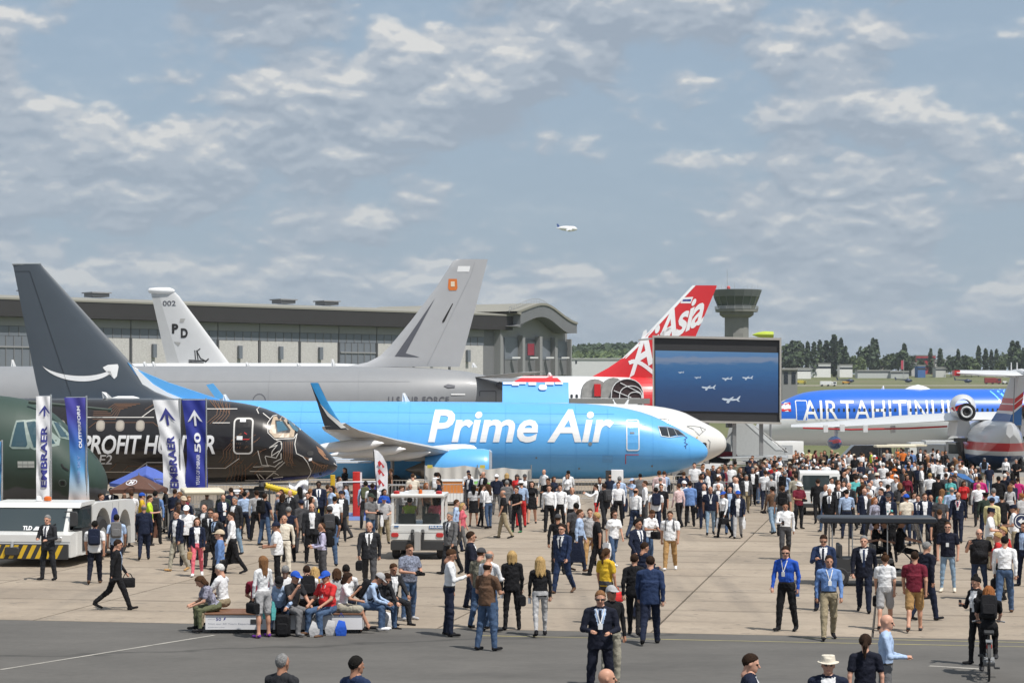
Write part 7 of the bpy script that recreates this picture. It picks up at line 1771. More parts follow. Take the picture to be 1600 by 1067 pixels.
sit(445, 47.6, 'm', 'Lp', 'white', 'navy', 'short.gry', 'a', 'si', G_ + ' sk:4'); sit(466, 47.7, 'm', 'Vp', 'khaki', 'khaki', 'cap.beige', 'ar', 'sb', G_); sit(480, 47.6, 'm', 'Lp', 'white', 'black', 'short.dbr', 'a', 'si', G_ + ' bp:black'); sit(492, 47.9, 'f', 'Tp', 'ltgrey', 'black', 'wavy.bld', 'a', 'si', G_)
sit(514, 46.3, 'm', 'Tp', 'red', 'jeans', 'cap.royal', 'cl', 'si', G_ + ' w:1.28 sk:2 lan:white sh:brown hr:blk'); sit(534, 46.6, 'f', 'Tk', 'white', 'stone', 'bob.dbr', 'r', 'sx', G_ + ' sh:black'); sit(527, 47.5, 'f', 'Tp', 'ltgrey', 'grey', 'bob.brn', 'a', 'si', G_)
sit(541, 47.9, 'm', 'Lp', 'white', 'navy', 'short.blk', 'a', 'si', G_ + ' sk:5'); sit(566, 47.0, 'm', 'Lp', 'ltblue', 'jeans', 'cap.ltgrey', 'r', 'sb', G_ + ' bp:black sh:white'); sit(586, 47.6, 'm', 'Lp', 'charcoal', 'jeans', 'short.dbr', 'cr', 'sb', G_, seat=.42); sit(611, 48.4, 'm', 'Op', 'charcoal', 'charcoal', 'short.brn', 'cr', 'si', G_ + ' lan:white', seat=.45)
# ---------------------------------------------------------------- vehicles and apron furniture
TYRE = MATS['tyre_rubber']; VW = paint('vehicle_white', (.66, .665, .65), .4, .2, .05); VD = mat('vehicle_dark', (.03, .031, .033), .6); VG = glassm('vehicle_glass', (.04, .055, .06)); AMB = mat('amber_lamp', (.6, .13, .02), .3); RLAMP = mat('red_lamp', (.45, .03, .03), .3); CREAM = mat('cream_canopy', (.62, .57, .44), .6); YEL = mat('hazard_yellow', (.62, .40, .02), .5)
def wheel(parent, c, ax, r, w, rim=True, name='wheel'):
    t = MB().revolve(c, ax, [(-w / 2, r * .55), (-w / 2, r * .88), (-w * .3, r), (w * .3, r), (w / 2, r * .88), (w / 2, r * .55)], 20, caps=True).build(name, TYRE, parent)
    if rim: MB().revolve(c, ax, [(-w * .53, r * .5), (-w * .56, r * .15), (w * .56, r * .15), (w * .53, r * .5)], 14, caps=True).build('rim', M_GREYMET, t)
    return t
def local_thing(name, px, D, rz, label, cat, group=None, z=None):
    return thing(name, (X(px, D), D, (zt(D) if D > 142 else 0) if z is None else z), label, cat, group, worldverts=False, rz=R(rz))
# -- white aircraft tug, front towards us at the left edge
T = local_thing('aircraft_tug', 40, 64.6, -7, 'low white aircraft tug with black and yellow chevrons at the left edge', 'tug')
b_ = MB(); prof = [(0, .45), (-.0, 1.0), (.55, 1.12), (.95, 1.80), (1.15, 1.93), (6.4, 1.84), (6.5, 1.7), (6.5, .5)]
def xprism(b, poly, x0, x1, mi=0):
    n = len(poly); p = [(x0, y, z) for y, z in poly] + [(x1, y, z) for y, z in poly]
    return b.add(p, [tuple(range(n)), tuple(range(2 * n - 1, n - 1, -1))] + [(j, j + n, (j + 1) % n + n, (j + 1) % n) for j in range(n)], mi)
xprism(b_, [(.02, .3), (.02, .98), (.5, 1.06), (2.3, 1.06), (2.3, .3)], -1.42, 1.42); b_.build('front_body', VW, T)
MB().rbox((-1.45, 2.3, .3), (1.1, 6.5, 1.7), .12, axis=1).build('rear_deck', VW, T)
b_ = MB()                                                # side wall with round arches, wheels set in them
outl = [(1.5, .32), (1.5, 1.72)] + [(2.0, 1.86), (6.2, 1.80), (6.5, 1.6), (6.5, .32)]
def side(b, x0, x1):
    poly = [(2.1, .32)]; 
    pts = [(2.1, .32), (2.1, .5)]
    arch = lambda c, r, z: [(c - r * math.cos(R(a)), z + r * math.sin(R(a))) for a in range(0, 181, 15)]
    bottom = [(2.12, .35), (2.12, .7)] + arch(3.0, .82, .78) + [(3.85, .7), (3.85, .35)]
    return bottom
for sx0, sx1 in ((1.12, 1.45),):
    ring = [(2.02, .34), (2.02, 1.80), (2.5, 1.86), (6.2, 1.80), (6.48, 1.62), (6.48, .34), (6.05, .34)] + [(5.35 + .66 * math.cos(R(a)), .72 + .78 * math.sin(R(a))) for a in range(0, 181, 15)] + [(4.6, .34), (3.95, .34)] + [(3.05 + .86 * math.cos(R(a)), .72 + .95 * math.sin(R(a))) for a in range(0, 181, 15)] + [(2.15, .34)]
    bm = bmesh.new(); vs = [bm.verts.new((y, z, 0)) for y, z in ring]; bm.faces.new(vs); bm.verts.index_update(); bmesh.ops.triangulate(bm, faces=bm.faces[:]); tri = [tuple(v.index for v in f.verts) for f in bm.faces]; bm.free(); n = len(ring)
    MB().add([(sx0, y, z) for y, z in ring] + [(sx1, y, z) for y, z in ring], tri + [tuple(i + n for i in q) for q in tri] + [(j, (j + 1) % n, (j + 1) % n + n, j + n) for j in range(n)]).build('side_wall', VW, T, smooth=0)
wheel(T, (1.24, 3.05, .70), (1, 0, 0), .70, .42); wheel(T, (-1.24, 3.05, .70), (1, 0, 0), .70, .42); wheel(T, (1.22, 5.35, .55), (1, 0, 0), .55, .36); wheel(T, (-1.22, 5.35, .55), (1, 0, 0), .55, .36)
MB().cyl((1.452, 4.25, 1.25), (1.462, 4.25, 1.25), .36, .36, 24).build('blue_disc', mat('logo_blue', (.03, .06, .32), .4), T)
b_ = MB(); xprism(b_, [(.52, 1.07), (.93, 1.76), (.99, 1.76), (.58, 1.07)], -1.30, 1.02); b_.build('windshield', VG, T, smooth=0)
b_ = MB(); xprism(b_, [(.90, 1.77), (1.05, 1.92), (2.35, 1.95), (2.35, 1.84), (1.15, 1.80)], -1.45, 1.42); b_.build('cab_roof', VW, T)
for x0, x1 in ((-1.44, -1.3), (1.02, 1.16)):
    b_ = MB(); xprism(b_, [(.50, 1.06), (.92, 1.77), (1.06, 1.77), (.64, 1.06)], x0, x1); b_.build('pillar', VW, T, smooth=0)
b_ = MB(); xprism(b_, [(1.0, 1.08), (1.2, 1.78), (2.3, 1.78), (2.3, 1.08)], -1.1, .95); b_.build('cab_interior', mat('interior_grey', (.12, .125, .13), .8), T, smooth=0)
MB().box((-.9, .95, 1.2), (-.1, 1.15, 1.65)).build('seat', mat('seat_pale', (.35, .36, .37), .8), T); MB().box((.05, .95, 1.2), (.75, 1.15, 1.6)).build('seat', MATS['seat_pale'], T)
MB().box((1.17, 1.0, .42), (1.44, 1.95, 1.78)).build('door_recess', VD, T, smooth=0); MB().box((1.2, .98, 1.15), (1.455, 1.8, 1.72)).build('door_window', VG, T, smooth=0); MB().box((1.16, .55, .33), (1.46, .98, 1.06)).build('door_step', VW, T)
st_ = MB().rbox((.25, 2.0 - 2, 1.32 - .28), (.9, .4, 1.09), .03, axis=1)
MB().rbox((-1.42, -.08, .24), (1.36, .02, .71), .03, axis=1).build('bumper', VD, T)
for i in range(9):
    x = -1.36 + i * .28; MB().add([(x, -.085, .27), (x + .14, -.085, .27), (x + .34, -.085, .68), (x + .20, -.085, .68)], [(0, 1, 2, 3)]).build('chevron', YEL, T, smooth=0)
MB().rbox((-.62, -.16, .36), (-.16, -.02, .62), .06, axis=1).build('tow_hitch', VD, T); MB().cyl((-.4, -.1, .6), (-.4, -.05, .78), .05).build('hitch_pin', M_GREYMET, T)
MB().rbox((1.18, .62, 1.22), (1.42, .72, 1.66), .05, axis=1).build('wing_mirror', VD, T); MB().cyl((1.0, .7, 1.66), (1.4, .66, 1.66), .02).build('mirror_arm', VD, T); MB().revolve((.1, 1.7, 1.95), (0, 0, 1), [(0, .12), (.1, .12), (.14, .06)], 12, caps=True).build('beacon', AMB, T); MB().revolve((-.15, 1.6, 1.95), (0, 0, 1), [(0, .1), (.12, .08), (.16, .02)], 10, caps=True).build('white_lamp', W_, T)
lettering('TLD', lambda a, b: Vector((-.28 + .30 * a, .54 + .075 * b, 1.10 + .125 * b)) - Vector((0, .05, 0)), W_, T, .05); b_ = MB(); b_.add([(.06, .47, 1.10), (.60, .47, 1.10), (.60, .52, 1.19), (.14, .53, 1.21)], [(0, 1, 2, 3)]).build('logo_bar', W_, T, smooth=0)
MB().cyl((.3, .5, 1.1), (.75, .62, 1.3), .015).build('wiper', VD, T)
for x in (-1.15, 1.0): MB().rbox((x - .14, -.015, .80), (x + .14, .05, .92), .03, axis=1).build('headlamp', M_CHROME, T)
MB().box((-1.40, .012, .765), (1.40, .03, .775)).build('panel_seam', M_SEAM, T, smooth=0)
for y in (4.05, 4.68): MB().box((1.451, y, .5), (1.455, y + .015, 1.78)).build('panel_seam', M_SEAM, T, smooth=0)
# -- white baggage tractor seen from behind
T = local_thing('baggage_tractor', 652, 67.5, -3, 'white boxy baggage tractor with orange lamps and a driver, seen from behind', 'tractor')
MB().rbox((-.86, .02, .62), (.86, 2.9, 1.12), .05, axis=1).build('body', VW, T); MB().rbox((-.86, .0, .30), (.86, .25, .60), .04, axis=1).build('bumper', VD, T); MB().rbox((-.82, .26, .4), (.82, 2.9, .615), .04, axis=1).build('chassis', VD, T)
for x in (-.84, .76): MB().box((x, .10, 1.12), (x + .08, .2, 1.98)).build('pillar', VW, T, smooth=0); MB().box((x, 1.5, 1.12), (x + .08, 1.6, 1.98)).build('pillar', VW, T, smooth=0)
MB().rbox((-.86, .02, 1.98), (.86, 1.75, 2.10), .05, axis=0).build('cab_roof', VW, T); MB().box((-.76, .14, 1.14), (.76, .16, 1.96)).build('rear_window', mat('clear_pane', (.05, .06, .06), .05, 0, 0), T, smooth=0)
MATS['clear_pane'].node_tree.nodes['Principled BSDF'].inputs['Alpha'].default_value = .28
MB().box((-.76, 1.55, 1.14), (.76, 1.58, 1.96)).build('front_window', MATS['clear_pane'], T, smooth=0); MB().rbox((-.66, .5, 1.0), (-.1, .62, 1.45), .06, axis=1).build('seat', VD, T); MB().rbox((.12, .5, 1.0), (.68, .62, 1.45), .06, axis=1).build('seat', VD, T)
for x in (-.68, .68): MB().revolve((x, .15, 2.10), (0, 0, 1), [(0, .1), (.08, .1), (.1, .05)], 10, caps=True).build('beacon', RLAMP, T)
MB().box((-.3, .3, 2.103), (.5, .6, 2.2)).build('roof_box', VW, T); MB().revolve((.08, .2, 2.1), (0, 0, 1), [(0, .06), (.12, .06), (.14, .02)], 10, caps=True).build('amber_beacon', AMB, T)
for x in (-.72, .72): MB().rbox((x - .12, -.012, .72), (x + .12, .018, .86), .06, axis=1).build('tail_lamp', RLAMP, T)
MB().box((.38, -.004, 1.0), (.86, .01, 1.10)).build('name_plate', mat('plate_blue', (.07, .17, .36), .5), T, smooth=0); lettering('MULAG', lambda a, b: Vector((.41 + .42 * a, -.009, 1.02 + .06 * b)), W_, T, .04); MB().box((-.74, -.004, 1.04), (-.6, .01, 1.09)).build('plate', mat('plate_blue', (.07, .17, .36)), T, smooth=0)
MB().box((-.85, -.005, .90), (.85, .004, .905)).build('panel_seam', M_SEAM, T, smooth=0); MB().rbox((-.08, -.2, .30), (.12, .02, .92), .03, axis=1).build('tow_column', M_GREYMET, T)
for x in (-.14, .18): MB().tube([Vector((x, -.05, .95)), Vector((x * 1.1, -.15, .85)), Vector((x, -.14, .6))], .05, 6).build('cable', VD, T)
for x in (-.72, .72): wheel(T, (x, .55, .33), (1, 0, 0), .33, .24); wheel(T, (x, 2.4, .33), (1, 0, 0), .33, .24)
# -- white pickup with cab, seen from behind in the crowd
T = local_thing('utility_van', 1281, 92.8, -6, 'white single-cab utility van with dark rear glass amid the crowd', 'van')
MB().rbox((-.88, .0, .42), (.88, 3.4, 1.05), .08, axis=1).build('body', VW, T); b_ = MB(); xprism(b_, [(.02, 1.05), (.18, 1.85), (.4, 1.92), (2.0, 1.92), (2.7, 1.05)], -.86, .86); b_.build('cab', VW, T); MB().box((-.74, .0, 1.12), (.42, .14, 1.76)).build('rear_window', VG, T, smooth=0); b_ = MB(); b_.add([(-.74, .03, 1.12), (.40, .03, 1.12), (.40, .15, 1.76), (-.74, .15, 1.76)], [(0, 1, 2, 3)]); MB().box((.54, .02, 1.12), (.76, .14, 1.70)).build('rear_window', VG, T, smooth=0)
b_ = MB(); xprism(b_, [(.3, 1.12), (.4, 1.78), (1.9, 1.78), (2.3, 1.12)], .862, .872); b_.build('side_window', VG, T, smooth=0); MB().rbox((-.9, -.08, .34), (.9, .02, .52), .04, axis=1).build('bumper', VD, T)
for x in (-.7, .7): wheel(T, (x, .6, .32), (1, 0, 0), .32, .22); wheel(T, (x, 2.7, .32), (1, 0, 0), .32, .22); MB().rbox((x - .1, -.012, .62), (x + .1, .01, .78), .04, axis=1).build('tail_lamp', RLAMP if x < 0 else AMB, T)
# -- golf carts
def cart(px, D, rz, label, L, Wd, roofz, mroof, mbody, rows=1, name='golf_cart'):
    T = local_thing(name, px, D, rz, label, 'golf cart', 'golf carts driven through the crowd'); h = L / 2
    MB().rbox((-h - .1, -Wd / 2 - .05, roofz - .10), (h + .1, Wd / 2 + .05, roofz + .07), .09, axis=1).build('roof', mroof, T)
    MB().rbox((-h + .1, -Wd / 2 + .03, .28), (h - .12, Wd / 2 - .03, .40), .04, axis=1).build('floor', VD, T)
    b_ = MB(); b_.prism([(h - .55, .40), (h - .02, .40), (h + .04, .62), (h - .12, .86), (h - .45, .92)], -Wd / 2 + .06, Wd / 2 - .06); b_.build('front_cowl', mbody, T)
    b_ = MB(); b_.prism([(-h + .02, .40), (-h + .85, .40), (-h + .85, .72), (-h + .05, .80)], -Wd / 2 + .04, Wd / 2 - .04); b_.build('rear_body', mbody, T)
    xs_ = [h - .3] + [h - 1.25 - .95 * k for k in range(rows)] + [-h + .25]
    for x in xs_:
        for y in (-Wd / 2 + .06, Wd / 2 - .06): MB().cyl((x + (.12 if x == h - .3 else 0), y, .75), (x - (.12 if x == h - .3 else 0), y, roofz - .08), .018, .018, 6).build('roof_post', M_SEAM, T)
    for k in range(rows): sx_ = h - 1.15 - .92 * k; MB().rbox((sx_ - .42, -Wd / 2 + .1, .62), (sx_ + .08, Wd / 2 - .1, .76), .05, axis=1).build('seat', mbody, T); MB().rbox((sx_ - .5, -Wd / 2 + .1, .74), (sx_ - .40, Wd / 2 - .1, 1.14), .04, axis=1).build('backrest', mbody, T)
    MB().revolve((h - .82, -.22, .98), (-.6, 0, .5), [(-.012, .17), (0, .19), (.012, .17)], 16).build('steering_wheel', VD, T); MB().cyl((h - .55, -.22, .7), (h - .82, -.22, .98), .02).build('steering_column', VD, T)
    b_ = MB(); b_.add([(h - .2, -Wd / 2 + .09, .86), (h - .2, Wd / 2 - .09, .86), (h - .42, Wd / 2 - .09, roofz - .12), (h - .42, -Wd / 2 + .09, roofz - .12)], [(0, 1, 2, 3)]); b_.build('windscreen', MATS['clear_pane'], T, smooth=0)
    for x in (-h + .45, h - .4):
        for y in (-Wd / 2 + .08, Wd / 2 - .08): wheel(T, (x, y, .26), (0, 1, 0), .26, .18)
    return T
CART = cart(1369, 58.5, -4, 'long black passenger cart with tinted roof beside the walking suits', 3.0, 1.2, 1.83, mat('roof_tinted', (.014, .018, .026), .4, 0, .1, 2), VD, 2, 'passenger_cart')
cart(316, 77, -78, 'cream-roofed golf cart beside the blue 50 banner', 2.3, 1.35, 1.78, CREAM, VW); cart(1398, 148, 0, 'cream-roofed golf cart far back below the long-haul airliner', 2.6, 1.2, 1.9, CREAM, CREAM); cart(1417, 160, 4, 'rear one of the two far cream-roofed carts', 2.6, 1.2, 1.95, CREAM, CREAM)
# drivers and passengers
person('640 786 m Vp lime navy short.blk a dr D:68.3 z:.26 in:lime'); person('682 785 f Tp pink navy bob.dbr a dr D:68.3 z:.26'); person('1405 829 m Tp black black short.dbr r dr D:58.7 z:.06 sg h:1.76'); person('1366 829 f Tp black black short.dbr r dr D:58.9 z:.06 h:1.7'); person('1386 830 m Tp black dkgrey short.blk l dr D:58.9 z:.06 h:1.72')
# -- dark people carrier, white trucks, far right
def carlike(name, px, D, rz, label, cat, L, Wd, H, m, glassy=True):
    T = local_thing(name, px, D, rz, label, cat); h = L / 2
    b_ = MB(); b_.prism([(-h, .35), (h - .1, .35), (h, .6), (h - .15, .95), (-h, 1.0)], -Wd / 2, Wd / 2); b_.build('body', m, T); b_ = MB(); b_.prism([(-h + .02, 1.0), (h - .8, .98), (h - 1.7, H), (-h + .3, H)], -Wd / 2 + .06, Wd / 2 - .06); b_.build('cabin', m, T)
    for x0, x1 in ((-h + .3, -h + 1.4), (-h + 1.5, h - 2.2), (h - 2.1, h - 1.15)): 
        b_ = MB(); top_ = min(x1, h - 1.75); b_.prism([(x0, 1.08), (x1, 1.08), (top_, H - .12), (x0 + .08, H - .12)], -Wd / 2 + .05, -Wd / 2 + .055); b_.build('side_window', VG, T, smooth=0)
    b_ = MB(); b_.add([(h - .84, -Wd / 2 + .14, 1.02), (h - .84, Wd / 2 - .14, 1.02), (h - 1.66, Wd / 2 - .14, H - .06), (h - 1.66, -Wd / 2 + .14, H - .06)], [(0, 1, 2, 3)]); b_ = MB().add([(p[0] + .02, p[1], p[2] + .02) for p in b_.v], [(0, 1, 2, 3)]); b_.build('windshield', VG, T, smooth=0)
    for x in (-h + .8, h - .85):
        for y in (-Wd / 2 + .1, Wd / 2 - .1): wheel(T, (x, y, .34), (0, 1, 0), .34, .22)
    return T
carlike('people_carrier', 1347, 178, 180, 'black people carrier parked below the belly of the blue white airliner', 'van', 5.0, 1.9, 1.95, paint('car_black', (.018, .019, .022), .2, .6))
def boxtruck(px, D, rz, label, L, H, mbox=VW, name='service_truck', cat='truck'):
    T = local_thing(name, px, D, rz, label, cat); h = L / 2
    MB().rbox((-h, -1.1, .75), (h - 1.7, 1.1, H), .06, axis=0).build('cargo_box', mbox, T); MB().box((-h, -1.0, .5), (h - .1, 1.0, .74)).build('chassis', VD, T); b_ = MB(); b_.prism([(h - 1.6, .55), (h, .55), (h, 1.3), (h - .35, 2.2), (h - 1.6, 2.25)], -1.05, 1.05); b_.build('cab', VW, T)
    b_ = MB(); b_.prism([(h - 1.3, 1.35), (h - .2, 1.35), (h - .42, 2.05), (h - 1.3, 2.08)], -1.07, -1.052); b_.build('side_window', VG, T, smooth=0); b_ = MB(); b_.add([(h + .012, -.95, 1.32), (h + .012, .95, 1.32), (h - .335, .95, 2.16), (h - .335, -.95, 2.16)], [(0, 1, 2, 3)]); b_.build('windshield', VG, T, smooth=0)
    for x in (-h + .8, h - .8):
        for y in (-.95, .95): wheel(T, (x, y, .42), (0, 1, 0), .42, .26)
    return T
boxtruck(1482, 163, -55, 'white truck with big windshield left of the flying boat leg', 4.6, 2.0); boxtruck(1207, 186, 200, 'white van at the grass edge below the screen corner', 5.0, 2.3); boxtruck(1460, 200, 180, 'pale grey truck in front of the grass strip', 5.5, 2.4, mat('truck_grey', (.42, .43, .43), .5))
T = local_thing('loudspeaker_cart', 1224, 158, 0, 'small pale sign box with dark letters above the far crowd', 'sign'); MB().box((-.7, 0, 1.25), (.7, .25, 1.95)).build('panel', mat('sign_grey', (.42, .44, .45), .6), T, smooth=0); lettering('FAL', lambda a, b: Vector((-.35 + .7 * a, -.006, 1.42 + .34 * b)), VD, T, .03); MB().cyl((0, .1, 0), (0, .1, 1.25), .08).build('post', M_SEAM, T)
T['category'] = 'sign'; T.name = 'sign_box'
# -- mobile stairs rising behind the white nose
D = 146; T = thing('mobile_stairs', (X(1190, D), D, zt(D)), 'pale grey mobile stairway sloping down to the right behind the white nose', 'stairs'); SG_ = mat('stair_grey', (.52, .54, .54), .45, .2)
for d in (0, 2.2): MB().prism([(X(1146, D), Z(661, D)), (X(1166, D), Z(661, D)), (X(1231, D), Z(713, D)), (X(1231, D), Z(719, D)), (X(1150, D), Z(719, D)), (X(1140, D), Z(690, D))], D + d, D + d + .08).build('side_panel', SG_, T, smooth=0); MB().tube([Vector((X(1146, D), D + d, Z(655, D))), Vector((X(1166, D), D + d, Z(655, D))), Vector((X(1231, D), D + d, Z(706, D)))], .04, 6).build('handrail', M_GREYMET, T)
for k in range(14): a = k / 14; x = X(1166 + 65 * a, D); z = Z(663 + 52 * a, D); MB().box((x, D + .09, z - .16), (x + .24, D + 2.19, z)).build('step', M_GREYMET, T, smooth=0)
MB().prism([(X(1164, D), Z(660, D)), (X(1172, D), Z(660, D)), (X(1222, D), Z(703, D)), (X(1212, D), Z(703, D))], D - .03, D - .005).build('glass_balustrade', mat('balustrade', (.62, .65, .66), .2), T, smooth=0)
MB().cyl((X(1148, D), D - .2, Z(662, D)), (X(1148, D), D - .2, Z(716, D)), .07).build('post', M_SEAM, T); MB().box((X(1138, D), D + .3, Z(668, D)), (X(1146, D), D + 1.8, Z(661, D))).build('platform_edge', VD, T)
# -- covered intake and the flat grey wing of a jet behind the crowd
D = 143; T = thing('grey_fighter_jet', (X(1140, D), D, zt(D)), 'grey jet with dark red intake cover and thin flat wing behind the crowd', 'airplane'); JG = paint('jet_grey', (.33, .345, .35), .5, .1)
wing('wing', [(pt(1228, 715, D - 5), pt(1130, 716, D - 5), .035), (pt(1232, 712.5, D), pt(1120, 713, D), .04)], JG, T); MB().revolve(pt(1100, 706, D), (1, 0, -.05), [(-2.2, .15), (-1, .75), (0, .85), (1.6, .82), (1.75, .7)], 16, sc=(.85, 1)).build('fuselage', paint('jet_dark', (.06, .065, .07), .5, .1), T); MB().prism([(X(1118, D), Z(714, D)), (X(1130, D), Z(705, D)), (X(1146, D), Z(705, D)), (X(1152, D), Z(714, D))], D - .95, D - .8).build('intake_cover', mat('cover_red', (.16, .012, .022), .8), T, smooth=0)
MB().cyl(pt(1108, 719, D - 1), (X(1108, D - 1), D - 1, zt(D)), .05).build('landing_leg', M_BLACK, T)
# -- stairs with accordion hood in front of the red fin
D = 192; T = thing('boarding_stairs', (X(960, D), D, zt(D)), 'boarding platform with grey fabric hood and dark ribbed dome against the red fin', 'stairs'); HC_ = mat('hood_canvas', (.32, .32, .31), .9, 0, .2, 3, bump=.5, bscale=3)
def arch(px0, px1, py0, py1, d0, d1, m, name, n=10):
    b_ = MB(); c = X((px0 + px1) / 2, D); r = abs(X(px1, D) - X(px0, D)) / 2; hh_ = Z(py0, D) - Z(py1, D)
    b_.loft([[(c - r * math.cos(math.pi * k / n), D + d, Z(py1, D) + hh_ * math.sin(math.pi * k / n) ** .7) for k in range(n + 1)] for d in (d0, d1)], closed=False, caps=True); return b_.build(name, m, T, smooth=40)
arch(908, 950, 592, 622, -.6, 2, HC_, 'hood'); arch(938, 978, 590, 622, -.8, 2, HC_, 'hood'); MB().box((X(928, D), D - .85, Z(619, D)), (X(938, D), D - .6, Z(600, D))).build('hood_opening', RED, T, smooth=0)
arch(954, 1004, 592, 622, -1.2, 1.6, mat('dome_dark', (.05, .03, .03), .3), 'dome')
b_ = MB()
for f in (1.0, .72, .42): c = X(979, D); r = (X(1004, D) - X(954, D)) / 2 * f; hh_ = (Z(592, D) - Z(622, D)) * (.6 + .4 * f) * (f if f < 1 else 1); b_.tube([Vector((c + .4 * (1 - f) * 3 - r * math.cos(math.pi * k / 12), D - 1.26, Z(622, D) + hh_ * math.sin(math.pi * k / 12) ** .7)) for k in range(13)], .05, 4)
b_.tube([Vector((X(958, D), D - 1.27, Z(610, D))), Vector((X(985, D), D - 1.27, Z(621, D)))], .05, 4).tube([Vector((X(968, D), D - 1.27, Z(598, D))), Vector((X(1000, D), D - 1.27, Z(614, D)))], .05, 4); b_.build('dome_rib', W_, T, kind='stuff')
MB().box((X(890, D), D - 1.4, Z(631, D)), (X(1014, D), D + 2.4, Z(622.5, D))).build('platform', mat('platform_grey', (.22, .22, .21), .6), T, smooth=0)
for x in (900, 1000): MB().box((X(x, D) - .2, D, zt(D)), (X(x, D) + .2, D + .4, Z(631, D))).build('leg', M_SEAM, T)
D = 150; T = thing('lime_awning', (X(1193, D), D + 3, zt(D)), 'lime green awning tip showing above the big screen', 'awning'); MB().revolve((X(1208, D + 3), D + 3, Z(523, D + 3)), (-1, 0, 0), [(0, .38), (.6, .42), (1.1, .3), (1.5, .04)], 12, sc=(.6, 1)).build('canopy', mat('lime_fabric', (.42, .52, .05), .6), T); MB().cyl((X(1204, D + 3), D + 3, zt(D)), (X(1204, D + 3), D + 3, Z(524, D + 3)), .08).build('pole', M_SEAM, T)
# -- banners on poles
def banner(px0, px1, py0, py1, D, polex, label, mtop, mbot, slant=0, txt=None, text_m=None, arrow=None, small=None, col2=None):
    T = thing('banner', (X(polex, D), D, 0), label, 'banner', 'tall banners on poles'); MB().cyl((X(polex, D), D, 0), (X(polex, D), D, Z(py0 - 3, D)), .045, .035, 8).build('pole', M_CHROME, T)
    MB().cyl((X(px0 + 2, D), D, Z(py0, D)), (X(polex, D), D, Z(py0 - .5, D)), .018, .018, 5).build('arm', M_CHROME, T)
    def fn(a, b):                                        # a across, b up
        sl = slant * (1 - b) ** 1.3; tw = 1 - .18 * math.sin(math.pi * (1 - b)) * (slant != 0); x = px0 + (px1 - px0) * (a * tw + (1 - tw)) + sl; y = py1 + (py0 - py1) * b
        d = D - .05 + .06 * math.sin(a * 7 + b * 5) * (.4 + a) * (1 - b * .6) + .02 * math.sin(b * 23 + a * 9); return Vector((X(x, D), d, Z(y, D)))
    n, m_ = 12, 30; vs = [fn(i / n, j / m_) for j in range(m_ + 1) for i in range(n + 1)]; fs = [(j * (n + 1) + i, j * (n + 1) + i + 1, (j + 1) * (n + 1) + i + 1, (j + 1) * (n + 1) + i) for j in range(m_) for i in range(n)]
    c = MB().add(vs, fs).build('cloth', mtop, T, smooth=80)
    if mbot:
        t = mtop.node_tree
    e = Vector((0, -.03, 0))
    if txt: lettering(txt[0], lambda a, b: fn(txt[1] + (txt[2] - txt[1]) * (1 - b), txt[3] + (txt[4] - txt[3]) * a) + e, text_m, T, .03)
    if small: lettering(small[0], lambda a, b: fn(small[1] + (small[2] - small[1]) * (1 - b), small[3] + (small[4] - small[3]) * a) + e, small[5], T, .0)
    if arrow:
        ca, cb, s = arrow; asp = (px1 - px0) / (py1 - py0)
        P_ = [(0, 1), (1.0, -.45), (.62, -.30), (.14, .30), (.14, -.9), (-.14, -.9), (-.14, .30), (-.62, -.30), (-1.0, -.45)]
        v, f = poly2d(P_); MB().add([fn(ca + x * s, cb + y * s * asp) + e for x, y in v], f).build('arrow_mark', text_m, T, smooth=0)
    return T
FW = mat('flag_white', (.76, .77, .80), .7, 0, .03, 2); FB = mat('flag_blue_cloth', (.018, .03, .26), .65, 0, .08, 2); NV = mat('flag_navy_print', (.03, .035, .22), .6, 0, 0); WP = mat('flag_white_print', (.7, .72, .78), .6, 0, 0); PB = mat('pale_print', (.22, .30, .55), .6, 0, 0)
FGm = bpy.data.materials.new('flag_gradient'); FGm.use_nodes = True; tt = FGm.node_tree; bs = tt.nodes['Principled BSDF']; bs.inputs['Roughness'].default_value = .65
gm = tt.nodes.new('ShaderNodeTexCoord'); sx = tt.nodes.new('ShaderNodeSeparateXYZ'); tt.links.new(gm.outputs['Object'], sx.inputs[0]); mr = tt.nodes.new('ShaderNodeMapRange'); mr.inputs[1].default_value = Z(785, 75); mr.inputs[2].default_value = Z(618, 75); tt.links.new(sx.outputs[2], mr.inputs[0]); cr = tt.nodes.new('ShaderNodeValToRGB'); tt.links.new(mr.outputs[0], cr.inputs[0])
for i, (p, c) in enumerate(((0, (.55, .42, .36)), (.12, (.40, .48, .55)), (.30, (.10, .30, .55)), (.55, (.03, .12, .42)), (.8, (.05, .05, .32)), (1, (.06, .055, .33)))):
    e_ = cr.color_ramp.elements[i] if i < 2 else cr.color_ramp.elements.new(p); e_.position = p; e_.color = (*c, 1)
tt.links.new(cr.outputs[0], bs.inputs['Base Color'])
banner(57, 79, 619, 784, 75, 79.5, 'white banner with navy lettering beside the green transport nose', FW, None, 0, ('EMBRAER', .35, .78, .14, .72), NV, (.6, .86, .42))
banner(101, 134, 621, 785, 75, 135, 'banner fading from indigo to pale blue, second from the left edge', FGm, None, 6, ('OUTPERFORM', .55, .72, .52, .92), WP, None, ('THE SKY', .45, .60, .18, .45, PB))
banner(239, 279, 625, 771, 82, 281, 'white banner slanting from its pole beside the blue parasol', FW, None, 16, ('EMBRAER', .30, .66, .06, .62), NV, (.46, .82, .36))
banner(284, 321, 625, 766, 82, 322, 'deep blue banner with white 50 and arrow right of the white one', FB, None, 4, ('50', .40, .72, .42, .64), WP, (.5, .80, .36), ('YEARS OF EMBRAER', .5, .66, .06, .40, WP))
banner(-22, 2, 690, 790, 73, 3, 'blue banner just cut by the left edge', mat('flag_sky', (.04, .22, .55), .6), None, 0)
